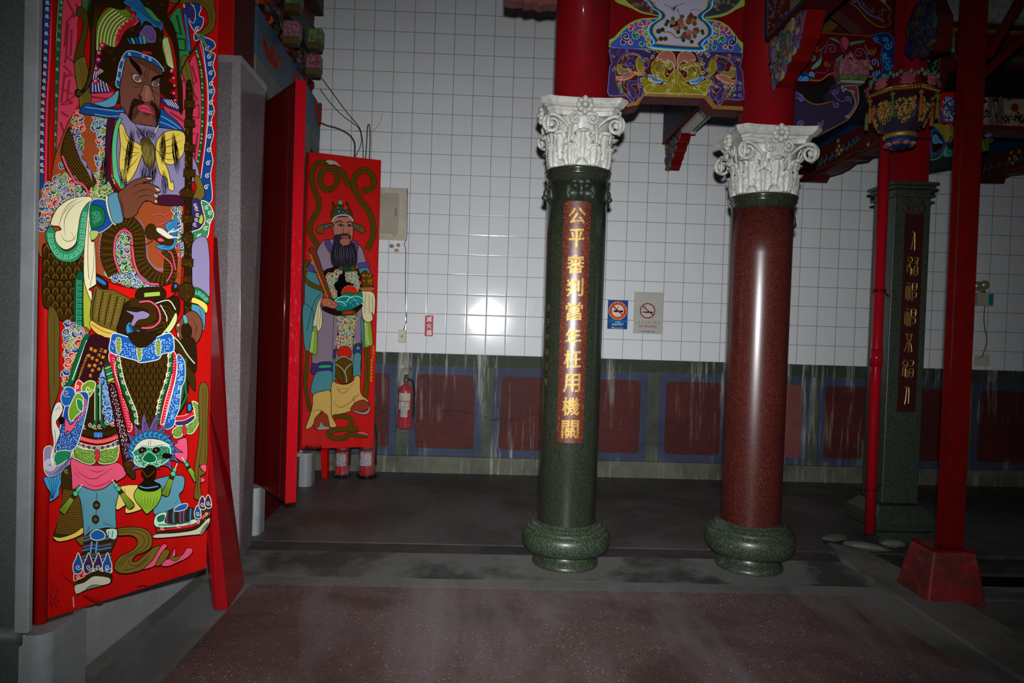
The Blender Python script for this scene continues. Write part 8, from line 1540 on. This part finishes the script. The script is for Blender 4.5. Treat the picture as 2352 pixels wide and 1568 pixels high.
F(G_([(275, 960), (280, 890), (320, 850), (370, 855), (390, 910), (388, 965), (320, 972)]), '8a3420', 1.3); F(G_([(285, 960), (310, 950), (332, 905), (350, 940), (392, 950), (390, 968), (320, 975)]), '8a8678', 1.1); F(G_([(560, 810), (600, 760), (660, 740), (700, 770), (705, 800), (660, 830), (600, 830)]), '8a3420', 1.3); F(G_([(560, 812), (640, 835), (690, 820), (705, 780), (712, 810), (690, 850), (620, 848)]), '8a8678', 1.1)
def rib2(P, w): q = G_(P); L(q, w + 2, '1a120a'); L(q, w, OL2); L([(x, y - .16 * w) for x, y in q], .7, '2a1e08'); L([(x, y + .2 * w) for x, y in q], .7, '2a1e08')
rib2([(430, 870), (520, 870), (570, 900), (545, 960), (450, 975), (385, 1000), (420, 1035), (520, 1035), (560, 985), (620, 960)], 9); rib2([(480, 1040), (560, 1010), (620, 1020), (695, 1020)], 7); F(G_([(608, 1000), (640, 985), (690, 1000), (700, 1018), (650, 1010)]), 'c84a54', 1)
rib2([(225, 360), (215, 500), (210, 650), (245, 830)], 8); L(G_([(685, 330), (690, 450), (685, 600), (675, 720)]), 12, '1a120a'); L(G_([(685, 330), (690, 450), (685, 600), (675, 720)]), 10, OL2); L(G_([(690, 330), (688, 600)]), .8, '1a120a')
for i, ch in enumerate('嘉義市公園彩繪郭君誠敬'):
    x, y = G_([(738 - i * 1.0 - (10 if i > 3 else 0), 328 + i * 26)])[0]; p.text(ch, x, y, 5, 6, 'c88a1c', 0, .03)
p.lv += 1; R = random.Random(2)
for k in range(30): x = R.uniform(180, 330); L(G_([(x, R.uniform(1095, 1125)), (x + R.uniform(-6, 6), 1128)]), 2, R.choice(('3a0c0c', '1c0c0c')), sm=False, up=False)
p.done('official_painting', d2.children[0])
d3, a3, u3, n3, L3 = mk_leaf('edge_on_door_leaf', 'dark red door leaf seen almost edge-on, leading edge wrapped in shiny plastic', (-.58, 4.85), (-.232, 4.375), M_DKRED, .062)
q = [tuple(a3 + u3 * s - n3 * t + (0, 0, z)) for z in (ZL0 - .006, ZL1 + .006) for s, t in ((L3 + .001, -.003), (L3 + .005, -.003), (L3 + .005, .066), (L3 + .001, .066))]
fixnormals(MB().hexa(q).build('wrapped_edge', M_WRAP, d3))
mb = MB(); q = [tuple(a3 + u3 * s - n3 * t + (0, 0, z)) for z in (ZL0 + .02, ZL1 - .02) for s, t in ((L3 - .11, -.004), (L3 - .102, -.004), (L3 - .102, .0), (L3 - .11, .0))]; mb.hexa(q); mb.build('face_batten', M_DKRED, d3)
# crinkles: raised welts of film catching the flash
mb = MB(); mb.sm = True; R = random.Random(7)
for k in range(70):
    z = R.choice((R.uniform(.5, 2.9), R.uniform(1.0, 1.9))); t = R.uniform(.004, .05); b0 = a3 + u3 * (L3 + .0055) - n3 * t; ln = R.uniform(.02, .14)
    mb.tube([(b0[0], b0[1], z), (b0[0] + R.uniform(-.01, .01), b0[1] - .001, z + ln * .5), (b0[0] + R.uniform(-.012, .012), b0[1], z + ln)], [.0004, R.uniform(.0008, .002), .0004], 5)
mb.build('film_creases', M_WRAP, d3)['kind'] = 'stuff'
# leaning tapered board between the large leaf and the pilaster
def w3(x, y, Y): return tuple(at_y(x, y, Y))
v = [w3(483, 543, 3.58), w3(499, 545, 3.70), w3(530, 1107, 3.84), (-.290, 3.83, .004), (-.258, 3.50, .004), (-.318, 3.49, .004), w3(470, 1180, 3.45), w3(474, 914, 3.50)]
back = [(x - .035, y + .05, z) for x, y, z in v]; vs = v + back; n = 8
mb = MB(); mb.add(vs, [(0, 7, 2, 1), (7, 4, 3, 2), (7, 6, 5, 4)] + [tuple(reversed([8, 15, 10, 9])), tuple(reversed([15, 12, 11, 10])), tuple(reversed([15, 14, 13, 12]))] + [(i, (i + 1) % 8, (i + 1) % 8 + 8, i + 8) for i in range(8)])
tag(fixnormals(mb.build('leaning_board', M_LEAN, bevel=.004)), 'tall tapered bright red board leaning between large painted leaf and pilaster', 'board')
